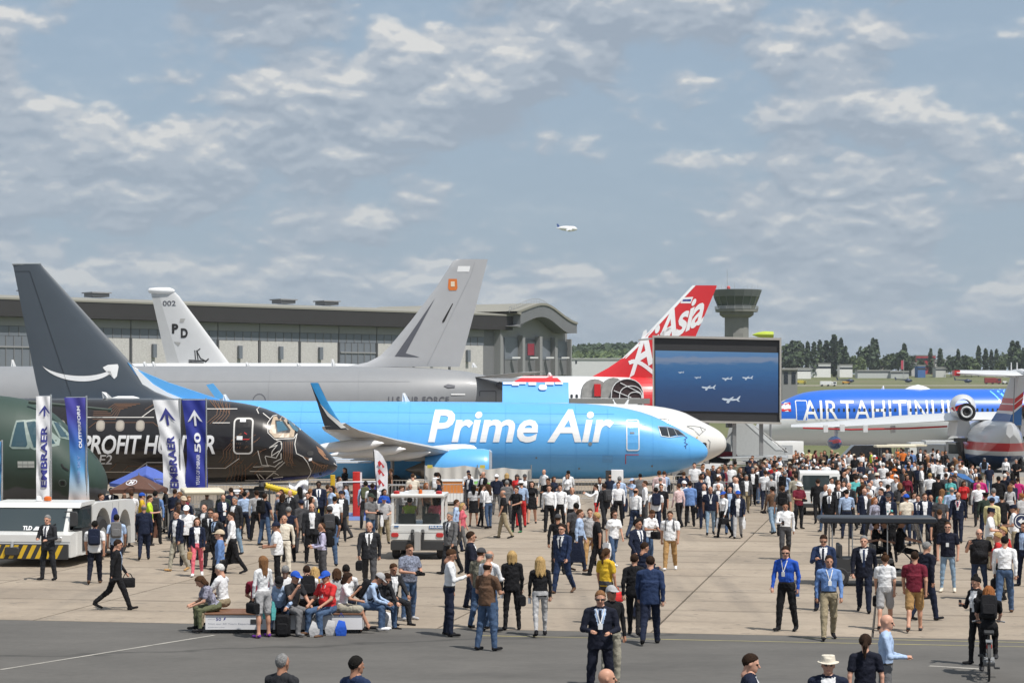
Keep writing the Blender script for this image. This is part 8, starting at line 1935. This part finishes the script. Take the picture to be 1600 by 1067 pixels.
D = 96; T = thing('hanging_flag', (X(478, D), D, 0), 'crumpled white flag with a blue star hanging under the black nose', 'flag'); MB().cyl((X(482, D), D, 0), (X(482, D), D, Z(746, D)), .03).build('pole', M_CHROME, T)
n = 10; fn = lambda a, b: Vector((X(450 + 32 * a + 5 * b * (1 - a), D), D - .1 + .16 * math.sin(a * 9 + b * 4) + .08 * math.sin(b * 12), Z(750 + 26 * b + 5 * math.sin(a * 6), D))); MB().add([fn(i / n, j / n) for j in range(n + 1) for i in range(n + 1)], [(j * 11 + i, j * 11 + i + 1, j * 11 + i + 12, j * 11 + i + 11) for j in range(n) for i in range(n)]).build('cloth', FW, T, smooth=80)
v, f = poly2d([(.5 + (.22 if k % 2 == 0 else .08) * math.sin(k * math.pi / 4), .55 + (.22 if k % 2 == 0 else .08) * math.cos(k * math.pi / 4)) for k in range(8)]); MB().add([fn(x, y) - Vector((0, .06, 0)) for x, y in v], f).build('star_mark', NV, T, smooth=0)
D = 92; T = thing('feather_flag', (X(584, D), D, 0), 'white feather flag with red marks in front of the wing', 'flag'); b_ = MB(); pl = [(584, 702), (590, 704), (598, 712), (604, 724), (606, 740), (606, 772), (590, 772), (587, 740)]; v, f = poly2d(pl, cut=6); MB().add([(X(x, D), D + .12 * math.sin(y * .12 + x * .2), Z(y, D)) for x, y in v], f).build('cloth', FW, T, smooth=80); MB().tube([Vector((X(590, D), D + .05, 0)), Vector((X(589, D), D + .05, Z(770, D))), Vector((X(586, D), D + .05, Z(735, D))), Vector((X(583.5, D), D + .05, Z(702, D)))], .025, 5).build('pole', VD, T)
for y0 in (722, 735, 751):
    MB().add([(X(x, D - .2), D - .16, Z(y, D)) for x, y in ((590, y0), (593, y0 - 3), (601, y0 + 7), (598, y0 + 9), (596, y0 + 3), (592, y0 + 7))], [(0, 1, 2, 3, 4, 5)]).build('red_mark', HRED, T, smooth=0)
# -- parasols
def parasol(px, py, D, r, ht, m, label, sides=4, rot=0, val=True, pole_to=0., tilt=0., name='parasol'):
    c = (X(px, D), D, 0); T = thing(name, c, label, 'parasol'); zt_ = Z(py, D); n = sides * 4; rot = R(rot)
    def rad(k): a = 2 * math.pi * k / n; q = math.pi / sides; aa = (a % (2 * q)) - q; return (math.cos(q) / math.cos(aa)) * r, a + rot
    rings = []
    for f, dz in ((0.02, 0), (.25, -.22 * ht * .9), (.6, -.60 * ht), (1, -ht), (1, -ht - .14 * val)):
        rings.append([(c[0] + rad(k)[0] * f * math.cos(rad(k)[1]) , c[1] + rad(k)[0] * f * math.sin(rad(k)[1]), zt_ + dz + tilt * rad(k)[0] * f * math.cos(rad(k)[1]) + .03 * f * math.cos(sides * rad(k)[1])) for k in range(n)])
    MB().loft(rings, caps=False).build('canopy', m, T, smooth=35); MB().cyl((c[0], c[1], pole_to), (c[0], c[1], zt_ + .08), .025, .025, 6).build('pole', M_SEAM if pole_to == 0 else M_CHROME, T)
    for k in range(sides): q = 2 * math.pi * k / sides + rot; MB().cyl((c[0], c[1], zt_ - .03), (c[0] + r * .98 * math.cos(q), c[1] + r * .98 * math.sin(q), zt_ - ht - .01 + tilt * r * math.cos(q)), .012, .012, 4).build('rib', M_SEAM, T)
    return T
T = parasol(229, 728, 84, 1.45, .68, mat('parasol_blue', (.07, .12, .42), .7, 0, .1, 3), 'big blue parasol over the coffee counter', 4, 8); lettering('EMBRAER', lambda a, b: Vector((X(240 + 24 * a, 82.6), 82.62, Z(749.5 - 2.5 * b, 82.6))), WP, T, .03)
T = parasol(217, 742, 80, 1.25, .50, mat('parasol_brown', (.10, .045, .03), .7, 0, .1, 3), 'brown parasol with oval white emblem in front of the blue one', 4, 40)
bz = bez([(0, 0), (1, 1)], 2); v, f = ribbon([(207 + 8 * math.cos(a * .45) - 0, 753 + 3.4 * math.sin(a * .45)) for a in range(15)], .9); MB().add([(X(x, 79), 79.0 + .1 - .10 * (y - 750), Z(y, 79)) for x, y in v], f).build('emblem_ring', WP, T, smooth=0); lettering('M', lambda a, b: Vector((X(203.5 + 8 * a, 79), 79.0 + .06 - .10 * (4.8 - 3.8 * b), Z(755 - 4 * b, 79))), WP, T, .04, .2)
parasol(751, 750, 100.6, .55, .2, mat('umbrella_green', (.13, .33, .06), .6, 0, .1, 5), 'small green umbrella held over women at the orange container', 8, 0, False, .9, name='umbrella'); parasol(1508, 741, 100, .75, .26, mat('umbrella_blue', (.02, .10, .28), .5, 0, .1, 4), 'blue umbrella tilted over a person in red', 8, 0, False, .9, -.45, name='umbrella')
# -- coffee counter, lectern, red pillar, blue podium, container, tarps, sign, hose
def crate(name, px0, px1, py0, py1, D, dep, m, label, cat, z0=None, bev=.03):
    T = thing(name, (X((px0 + px1) / 2, D), D, 0), label, cat); MB().rbox((X(px0, D), D, Z(py1, D) if z0 is None else z0), (X(px1, D), D + dep, Z(py0, D)), bev, axis=2).build('body', m, T); return T
T = crate('coffee_counter', 195, 246, 812, 860, 78, .7, mat('counter_brown', (.12, .05, .03), .6), 'dark brown counter under the brown parasol', 'counter', 0.); MB().box((X(193, 78), 77.9, Z(812, 78) + .003), (X(248, 78), 78.8, Z(812, 78) + .05)).build('counter_top', VD, T, smooth=0); MB().rbox((X(262, 80), 80, 0), (X(276, 80), 80.5, 1.25), .03).build('coffee_machine', M_GREYMET, T)
T = crate('red_pillar', 551, 562, 737, 803, 92, .35, mat('pillar_red', (.55, .025, .02), .5), 'tall slim red pillar left of the feather flag', 'pillar', 0.); MB().box((X(562.5, 92), 92.1, 0), (X(565, 92), 92.3, Z(738, 92))).build('white_edge', W_, T, smooth=0); MB().cyl((X(530, 92), 92, Z(753, 92)), (X(596, 92), 92, Z(752, 92)), .03).build('white_rail', W_, T)
T = crate('blue_podium', 566, 594, 757, 800, 93, .8, mat('podium_blue', (.03, .05, .30), .5), 'deep blue podium beside the red pillar', 'podium', 0.); MB().box((X(565, 93), 92.95, Z(757, 93) + .003), (X(595, 93), 93.85, Z(757, 93) + .04)).build('top', W_, T, smooth=0)
MB().add([(X(500, 90), 89, .006), (X(590, 90), 89, .006), (X(592, 95), 95, .006), (X(505, 95), 95, .006)], [(0, 1, 2, 3)]).build('blue_carpet', mat('carpet_blue', (.12, .18, .38), .95), kind='structure', smooth=0)
D = 101; T = thing('orange_container', (X(720, D), D, 0), 'orange container panel on a white base by the women with the umbrella', 'container'); MB().box((X(688, D), D, Z(770, D)), (X(757, D), D + 1.6, Z(752, D))).build('body', mat('container_orange', (.62, .23, .06), .55), T, smooth=0); MB().box((X(686, D), D - .05, Z(784, D)), (X(759, D), D + 1.7, Z(770.3, D))).build('base', W_, T, smooth=0); MB().box((X(686, D), D - .03, Z(752, D) + .003), (X(759, D), D + 1.65, Z(750.4, D))).build('lid', W_, T, smooth=0)
MB().box((X(736, D), D - .012, Z(758, D)), (X(744, D), D - .003, Z(753.5, D))).build('label_plate', VD, T, smooth=0); MB().box((X(690, D), D + .1, 0), (X(756, D), D + 1.5, Z(784, D) - .003)).build('plinth', VD, T, smooth=0)
D = 105.5; T = thing('canvas_screen', (X(745, D), D, 0), 'long wavy white canvas screen in front of the blue engine', 'screen'); n = 40; tops_ = lambda a: 727 + 3.2 * abs(math.sin(a * 8.5)) + (3 if a > .55 else 0); fn = lambda a, b: Vector((X(664 + 166 * a, D), D + .09 * math.sin(a * 60) * (.4 + b) + .05 * math.sin(a * 23 + b * 3), lerp(Z(tops_(a), D), .05, b))); MB().add([fn(i / n, j / 8) for j in range(9) for i in range(n + 1)], [(j * 41 + i, j * 41 + i + 1, j * 41 + i + 42, j * 41 + i + 41) for j in range(8) for i in range(n)]).build('canvas', mat('canvas_white', (.56, .55, .52), .9, 0, .08, 2), T, smooth=80)
for px in (664, 746, 830): MB().cyl((X(px, D), D - .15, 0), (X(px, D), D - .15, Z(726, D)), .03).build('post', M_SEAM, T)
for px in (672, 754): MB().box((X(px - 4, D), D - .2, Z(731, D)), (X(px + 4, D), D - .17, Z(726, D))).build('tag', mat('tag_yellow', (.55, .48, .08), .7), T, smooth=0)
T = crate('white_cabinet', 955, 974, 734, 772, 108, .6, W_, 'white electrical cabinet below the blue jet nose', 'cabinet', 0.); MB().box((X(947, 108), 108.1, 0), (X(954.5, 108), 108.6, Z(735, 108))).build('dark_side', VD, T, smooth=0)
T = crate('sign_board', 1095, 1126, 725, 745, 118, .15, W_, 'white board with black letters under the white nose', 'sign'); lettering('AIRBUS', lambda a, b: Vector((X(1097 + 25 * a, 118), 117.985, Z(739 - 7 * b, 118))), VD, T, .01); [MB().cyl((X(x, 118), 118.07, 0), (X(x, 118), 118.07, Z(745, 118)), .04).build('leg', M_SEAM, T) for x in (1098, 1123)]
D = 93; T = thing('yellow_hose', (X(430, D), D, 0), 'thick yellow ribbed air hose under the black jet', 'hose'); path = [pt(413, 758, D), pt(425, 762, D), pt(440, 766, D), pt(455, 768, D), pt(463, 772, D)]; b_ = MB(); pp = bez(path, 26)
for i, (a, c) in enumerate(zip(pp[:-1], pp[1:])): b_.cyl(a, c, .15 if i % 2 else .12, .15 if i % 2 else .12, 10)
b_.build('ribbed_tube', mat('hose_yellow', (.62, .47, .02), .6), T, smooth=30); MB().tube([Vector(pp[-1]), Vector((X(468, D), D, .1)), Vector((X(500, D), D + 1, .1))], .11, 8).build('end_tube', MATS['hose_yellow'], T); MB().tube([Vector(pt(413, 758, D)), Vector(pt(405, 752, D - 1))], .11, 8).build('coupling', VD, T)
T = crate('yellow_chock_stand', 516, 523, 742, 752, 95, .3, YEL, 'small yellow marker stand below the black nose', 'marker', 0.)
T = thing('queue_post', (X(421, 83), 83, 0), 'slim black queue post left of the checked shirt', 'post'); MB().revolve((X(421, 83), 83, 0), (0, 0, 1), [(0, .2), (.03, .2), (.05, .05), (1.55, .035), (1.6, .01)], 12, caps=True).build('post_body', VD, T); MB().cyl((X(395, 83), 83, 1.5), (X(421, 83), 83, 1.5), .02).build('belt', VD, T)
# -- crowd barriers: one built, the rest copied
def barrier_mesh():
    f = MB().tube([Vector((-1.1, 0, .1)), Vector((-1.1, 0, 1.02)), Vector((-1.02, 0, 1.1)), Vector((1.02, 0, 1.1)), Vector((1.1, 0, 1.02)), Vector((1.1, 0, .1))], .022, 6).cyl((-1.1, 0, .22), (1.1, 0, .22), .018, .018, 6)
    b = MB()
    for k in range(1, 14): b.cyl((-1.1 + 2.2 * k / 14, 0, .22), (-1.1 + 2.2 * k / 14, 0, 1.1), .009, .009, 5)
    l = MB()
    for x in (-.8, .8): l.tube([Vector((x, -.28, .012)), Vector((x, 0, .2)), Vector((x, .28, .012))], .02, 5)
    return f.mesh('frame', M_CHROME), b.mesh('bar', M_GREYMET), l.mesh('foot', M_GREYMET)
bf, bb_, bl_ = barrier_mesh()
base = None; bi = 0
SPOTS = [(103.6, X(842, 103.6) + 2.26 * i, 3) for i in range(4)] + [(101.8, X(985, 101.8) + 2.26 * i, -2) for i in range(6)] + [(99, X(1112, 99) + .3, 75)] + [(110, X(1085, 110) + 2.27 * i, 0) for i in range(4)] + [(104, X(500, 104) + 2.27 * i, 2) for i in range(5)] + [(98, X(262, 98) + 2.27 * i, -3) for i in range(6)] + [(99, X(612, 99) + 2.27 * i, 0) for i in range(3)] + [(80, X(256, 80), 72)]
WORDS = ['fourth', 'third']
for D, x, rz in SPOTS:
    if base is None:
        base = thing('crowd_barrier', (x, D, 0), '', 'barrier', 'crowd barriers standing along the aircraft', worldverts=False, rz=R(rz)); link('frame', bf, base); link('bars', bb_, base, kind='stuff'); link('feet', bl_, base); o = base
    else: o = copy_tree(base, (x, D, 0), R(rz))
    BARR = globals().setdefault('BARR', []); BARR.append((x / D * FPX + 800, D, o))
BARR.sort(key=lambda q: q[0]); nb = len(BARR)
for i, (px, D, o) in enumerate(BARR):
    o['label'] = f'grey crowd barrier under the {"black jet" if px < 500 else "blue jet wing" if px < 720 else "blue jet belly" if px < 1080 else "white nose"}, {ORD[i]} of the barriers from the left' if i < 24 else f'grey crowd barrier under the white nose, {ORD[nb - i - 1]} of the row counted from the right'
# -- display bench with its print, bags at its foot
D = 46.45; T = thing('display_bench', (X(440, D), D + .5, 0), 'long white display bench with brown top full of seated visitors', 'bench')
x0, x1 = X(321, D), X(566, D); MB().box((x0, D, .09), (x1, D + 1.0, .405)).build('body', paint('bench_white', (.70, .70, .72), .5, .1), T, smooth=0)
np_ = 6; tp_ = MB().rbox((x0 - .02, D - .03, .408), (x1 + .02, D + .16, .45), .012, axis=0).mesh('plank', mat('bench_wood', (.16, .075, .04), .6, 0, .2, 8))
for k in range(6): o = link('plank', tp_, T); o.location = (-T.location.x, -T.location.y + .175 * k, 0)
b_ = MB().box((x0 + .1, D + .1, 0), (x1 - .1, D + .9, .088)).build('plinth', VD, T, smooth=0)
bx = lambda px: X(px, D); bz_ = lambda py: Z(py, D)
lettering('50', lambda a, b: Vector((bx(337.5 + 8 * a), D - .004, bz_(969 - 4.6 * b))), NV, T, .01); v, f = poly2d([(349, 969), (350.5, 964.5), (353, 963.5), (352, 967)]); MB().add([(bx(x), D - .004, bz_(y)) for x, y in v], f).build('arrow_mark', NV, T, smooth=0)
lettering('Visit our 50 Years Experience', lambda a, b: Vector((bx(325 + 74 * a), D - .004, bz_(976 - 3.2 * b))), mat('print_grey', (.28, .30, .36), .6), T, 0); lettering('embraer.com', lambda a, b: Vector((bx(325 + 26 * a), D - .004, bz_(980 - 1.6 * b))), MATS['print_grey'], T, 0); lettering('years of', lambda a, b: Vector((bx(325 + 11 * a), D - .004, bz_(968 - 2.2 * b))), MATS['print_grey'], T, 0)
for a, c in ((391.5, 409.5), (462, 467)): MB().box((bx(a), D - .012, bz_(974)), (bx(c), D - .003, bz_(967))).build('black_panel', VD, T, smooth=0)
def floorbag(name, px, D, m, label, kind):
    if kind == 'pack': T = thing(name, (X(px, D), D, 0), label, 'backpack'); x = X(px, D); MB().rbox((x - .16, D - .13, .01), (x + .16, D + .1, .48), .09, 0, 4).build('body', m, T); MB().rbox((x - .12, D - .2, .05), (x + .12, D - .11, .30), .05, 0, 3).build('pocket', m, T); MB().tube([Vector((x - .05, D, .46)), Vector((x, D, .54)), Vector((x + .05, D, .46))], .014, 5).build('handle', m, T)
    else:
        T = thing(name, (X(px, D), D, 0), label, 'bag'); x = X(px, D); MB().loft([[(x - .10, D - .06, .005), (x + .10, D - .07, .005), (x + .11, D + .06, .005), (x - .10, D + .06, .005)], [(x - .13, D - .07, .14), (x + .11, D - .08, .16), (x + .12, D + .05, .14), (x - .11, D + .06, .15)], [(x - .06, D - .02, .33), (x + .09, D - .03, .29), (x + .08, D + .02, .31), (x - .05, D + .02, .34)]]).build('body', m, T, smooth=60); MB().tube([Vector((x - .05, D, .41)), Vector((x, D - .02, .50)), Vector((x + .06, D, .40))], .008, 4).build('handle', m, T)
    return T
floorbag('backpack', 442, 45.9, cloth('black'), 'black backpack standing on the ground before the blue cap man', 'pack'); floorbag('plastic_bag', 492, 45.85, cloth('ltgrey'), 'white plastic bag between the knees of the man in red', 'bag'); floorbag('plastic_bag', 517, 46.1, cloth('ltgrey'), 'white bag right of the legs of the man in red', 'bag'); T = floorbag('shopping_bag', 533, 46.05, cloth('royal'), 'blue and pink shopping bag by the seated woman in the skirt', 'bag'); floorbag('plastic_bag', 606, 47.8, cloth('white'), 'white bag on the ground before the seated suit', 'bag')
# -- bicycle and its rider
D = 39.2; T = local_thing('bicycle', 1545, D, 78, 'black city bicycle with red rear lamp ridden away from us', 'bicycle'); rw = .35
def spoked(c):
    w_ = MB()
    ring = lambda r, t, n=26: w_.tube([Vector((c[0] + r * math.cos(6.2832 * k / n), 0, c[2] + r * math.sin(6.2832 * k / n))) for k in range(n + 1)], t, 6)
    ring(rw - .018, .02); t_ = w_.build('tyre', TYRE, T); w_ = MB()
    for k in range(12): w_.cyl((c[0], 0, c[2]), (c[0] + .32 * math.cos(k * .5236), 0, c[2] + .32 * math.sin(k * .5236)), .003, .003, 4)
    w_.cyl((c[0], -.05, c[2]), (c[0], .05, c[2]), .03, .03, 8); w_.build('spokes', M_CHROME, t_, kind='stuff')
    f_ = MB(); f_.loft([[(c[0] + (rw + .03) * math.cos(R(a)), y, c[2] + (rw + .03) * math.sin(R(a))) for a in range(10, 180, 17)] for y in (-.03, .03)], closed=False, caps=False); f_.build('mudguard', VD, T)
spoked((-.52, 0, rw)); spoked((.52, 0, rw)); fr_ = MB(); q = lambda *a: Vector(a)
for a, c in (((-.52, 0, rw), (-.08, 0, .30)), ((-.08, 0, .30), (-.20, 0, .82)), ((-.08, 0, .30), (.38, 0, .74)), ((-.17, 0, .70), (.36, 0, .78)), ((-.52, 0, rw), (-.18, 0, .72)), ((.34, 0, .92), (.52, 0, rw))): fr_.cyl(a, c, .02, .02, 8)
fr_.build('frame', VD, T); MB().tube([q(.30, -.30, 1.0), q(.34, -.12, 1.02), q(.34, .12, 1.02), q(.30, .30, 1.0)], .015, 6).cyl((.34, 0, .9), (.34, 0, 1.02), .018).build('handlebar', M_CHROME, T); MB().rbox((-.34, -.09, .82), (-.06, .09, .89), .04).build('saddle', VD, T); MB().rbox((-.60, -.05, .60), (-.55, .05, .68), .02).build('rear_lamp', RLAMP, T); MB().cyl((-.08, -.1, .30), (-.08, .1, .30), .09, .09, 14).cyl((-.08, -.1, .3), (.02, -.1, .18), .014).cyl((-.08, .1, .3), (-.18, .1, .42), .014).build('crank', M_SEAM, T); MB().box((-.03, -.2, .16), (.07, -.1, .19)).box((-.23, .1, .41), (-.13, .2, .44)).build('pedals', VD, T); MB().box((-.7, -.06, .72), (-.3, .06, .735)).build('rack', M_SEAM, T)
person('1545 925 f Tp black black wavy.gng a cy D:39.35 z:.05 bp:black h:1.66 exact sh:dkgrey')
# -- a video camera crew tripod lamp, the round sign held by the gendarme
D = 64; T = thing('round_sign', (X(1596, D), D, 0), 'round dark sign with white arrow at the right edge', 'sign'); MB().cyl((X(1596, D), D, Z(814, D)), (X(1596, D), D + .03, Z(814, D)), .24, .24, 22).build('disc', mat('sign_navy', (.02, .03, .08), .5), T); MB().cyl((X(1596, D), D + .02, 0), (X(1596, D), D + .02, Z(814, D)), .02).build('post', M_SEAM, T)
b_ = MB(); cx, cz = X(1596, D), Z(814, D); b_.loft([[(cx + r * math.cos(6.283 * k / 22), D - .006, cz + r * math.sin(6.283 * k / 22)) for k in range(22)] for r in (.20, .175)], caps=False); b_.build('ring', W_, T, smooth=0); MB().add([(cx - .11, D - .007, cz), (cx + .02, D - .007, cz + .1), (cx + .02, D - .007, cz + .035), (cx + .11, D - .007, cz + .035), (cx + .11, D - .007, cz - .035), (cx + .02, D - .007, cz - .035), (cx + .02, D - .007, cz - .1)], [(0, 1, 2, 3, 4, 5, 6)]).build('arrow_mark', W_, T, smooth=0)

# ---------------------------------------------------------------- wording: every label singles out one visitor
LM = [(40, 845, 'white aircraft tug'), (222, 765, 'blue and brown parasols'), (312, 790, 'cream golf cart'), (430, 950, 'display bench'), (652, 815, 'baggage tractor'), (556, 770, 'red pillar'), (430, 765, 'yellow hose'), (720, 762, 'orange container'), (750, 748, 'green umbrella'), (800, 745, 'canvas screen'), (870, 745, 'blue jet belly'), (962, 750, 'white cabinet'), (1040, 745, 'blue jet nose wheel'), (1110, 738, 'white sign board'), (1281, 770, 'white utility van'), (1369, 845, 'long black cart'), (1347, 720, 'black people carrier'), (1410, 712, 'far cream carts'), (1485, 715, 'white truck'), (1507, 742, 'blue umbrella'), (1560, 725, 'flying boat'), (1545, 1000, 'bicycle'), (1590, 812, 'round arrow sign'), (1207, 712, 'white van below the screen'), (460, 762, 'crumpled flag'), (595, 740, 'feather flag')]
DIRW = {'c': 'facing us', 'a': 'seen from behind', 'l': 'turned left', 'r': 'turned right', 'cl': 'facing half left', 'cr': 'facing half right', 'al': 'from behind turned left', 'ar': 'from behind turned right'}
def near_phrase(p):
    d, nm, lx = min((math.hypot((p['px'] - x) * 1.0, (p['py'] + 20 - y) * 1.3), n, x) for x, y, n in LM)
    if d < 26: return f'at the {nm}'
    if d < 95: return f'{"left" if p["px"] < lx else "right"} of the {nm}'
    return None
def clip(s, n=16):
    q = s.split()[:n]
    while q[-1].strip(',') in ('of', 'the', 'right', 'left', 'just', 'at', 'in', 'and', 'facing', 'from', 'behind', 'half', 'turned', 'seen', 'on', 'long', 'white', 'blue', 'black', 'dark', 'light', 'brown', 'grey', 'pale', 'royal') and len(q) > 4: q.pop()
    return ' '.join(q).rstrip(',')
def words(s): return len(s.replace('-', ' ').split())
def zone(p):
    if p['py'] > 1000: return 'at the bottom edge'
    if p['py'] > 850: return 'on the near concrete' if p['D'] > 47 else 'on the dark asphalt'
    return 'in the open middle' if p['py'] > 780 else 'in the far crowd'
def base_label(p, lvl):
    seat = p['pose'] in ('si', 'sb', 'sf', 'sx', 'dr', 'cy'); s = f"person in {p['d']}"
    if seat: s += ', sitting ' + ('in the vehicle' if p['pose'] == 'dr' else 'on the bicycle' if p['pose'] == 'cy' else 'on the bench')
    s += ', ' + p['hair']
    if lvl >= 1 and not seat:
        s += ' ' + (near_phrase(p) or zone(p))
    if lvl >= 2 and p['face'] in DIRW: s += ', ' + DIRW[p['face']]
    return s
def make_unique():
    from collections import Counter
    labs = [base_label(p, 1) for p in PEOPLE]
    c = Counter(labs)
    labs = [l if c[l] == 1 else base_label(p, 2) for l, p in zip(labs, PEOPLE)]
    c = Counter(labs)
    for i, p in enumerate(PEOPLE):
        if c[labs[i]] > 1:
            q = min((r for r in PEOPLE if r is not p and r['d'] != p['d']), key=lambda r: abs(r['px'] - p['px']) + abs(r['py'] - p['py']) * .6 + abs(r['D'] - p['D']))
            labs[i] = f"person in {p['d']}, {p['hair']}, just {'left' if p['px'] < q['px'] else 'right'} of the {q['d'].split(' and ')[0]}"
    c = Counter(labs); seen = Counter(); tot = c
    for i in sorted(range(len(PEOPLE)), key=lambda i: PEOPLE[i]['px']):
        if tot[labs[i]] > 1:
            k = labs[i]; seen[k] += 1; labs[i] = f"{k}, {ORD[seen[k] - 1]} from left"
    return labs
for l, p in zip(make_unique(), PEOPLE):
    if words(l) > 16: l = clip(l.replace(', facing half', ', facing'))
    p['o']['label'] = l
    for c, ph in p['carried']:
        s = f"{ph} the " + l.replace('person in ', 'person in '); c['label'] = clip(s)
from collections import Counter
for grp in ([p['o'] for p in PEOPLE], [c for p in PEOPLE for c, _ in p['carried']], [o for _, _, o in BARR]):
    cc = Counter(o['label'] for o in grp); k_ = Counter()
    for o in sorted(grp, key=lambda o: o.matrix_world.translation.x if o.parent is None else 0):
        l = o['label']
        if cc[l] > 1:
            k_[l] += 1; o['label'] = clip(l, 13) + f', {ORD[k_[l] - 1]} from left'
# ---------------------------------------------------------------- the air: far trees and the tower fade into it
def make_haze():
    hm_ = bpy.data.materials.new('haze_air'); hm_.use_nodes = True; t = hm_.node_tree; t.nodes.clear()
    o_ = t.nodes.new('ShaderNodeOutputMaterial'); v_ = t.nodes.new('ShaderNodeVolumePrincipled'); v_.inputs['Color'].default_value = (.86, .92, 1.0, 1); v_.inputs['Density'].default_value = .00007; v_.inputs['Anisotropy'].default_value = .3
    t.links.new(v_.outputs[0], o_.inputs['Volume'])
    return MB().box((-2700, -90, -3.2), (2700, 5100, 140)).build('haze', hm_, kind='stuff', smooth=0)
make_haze()
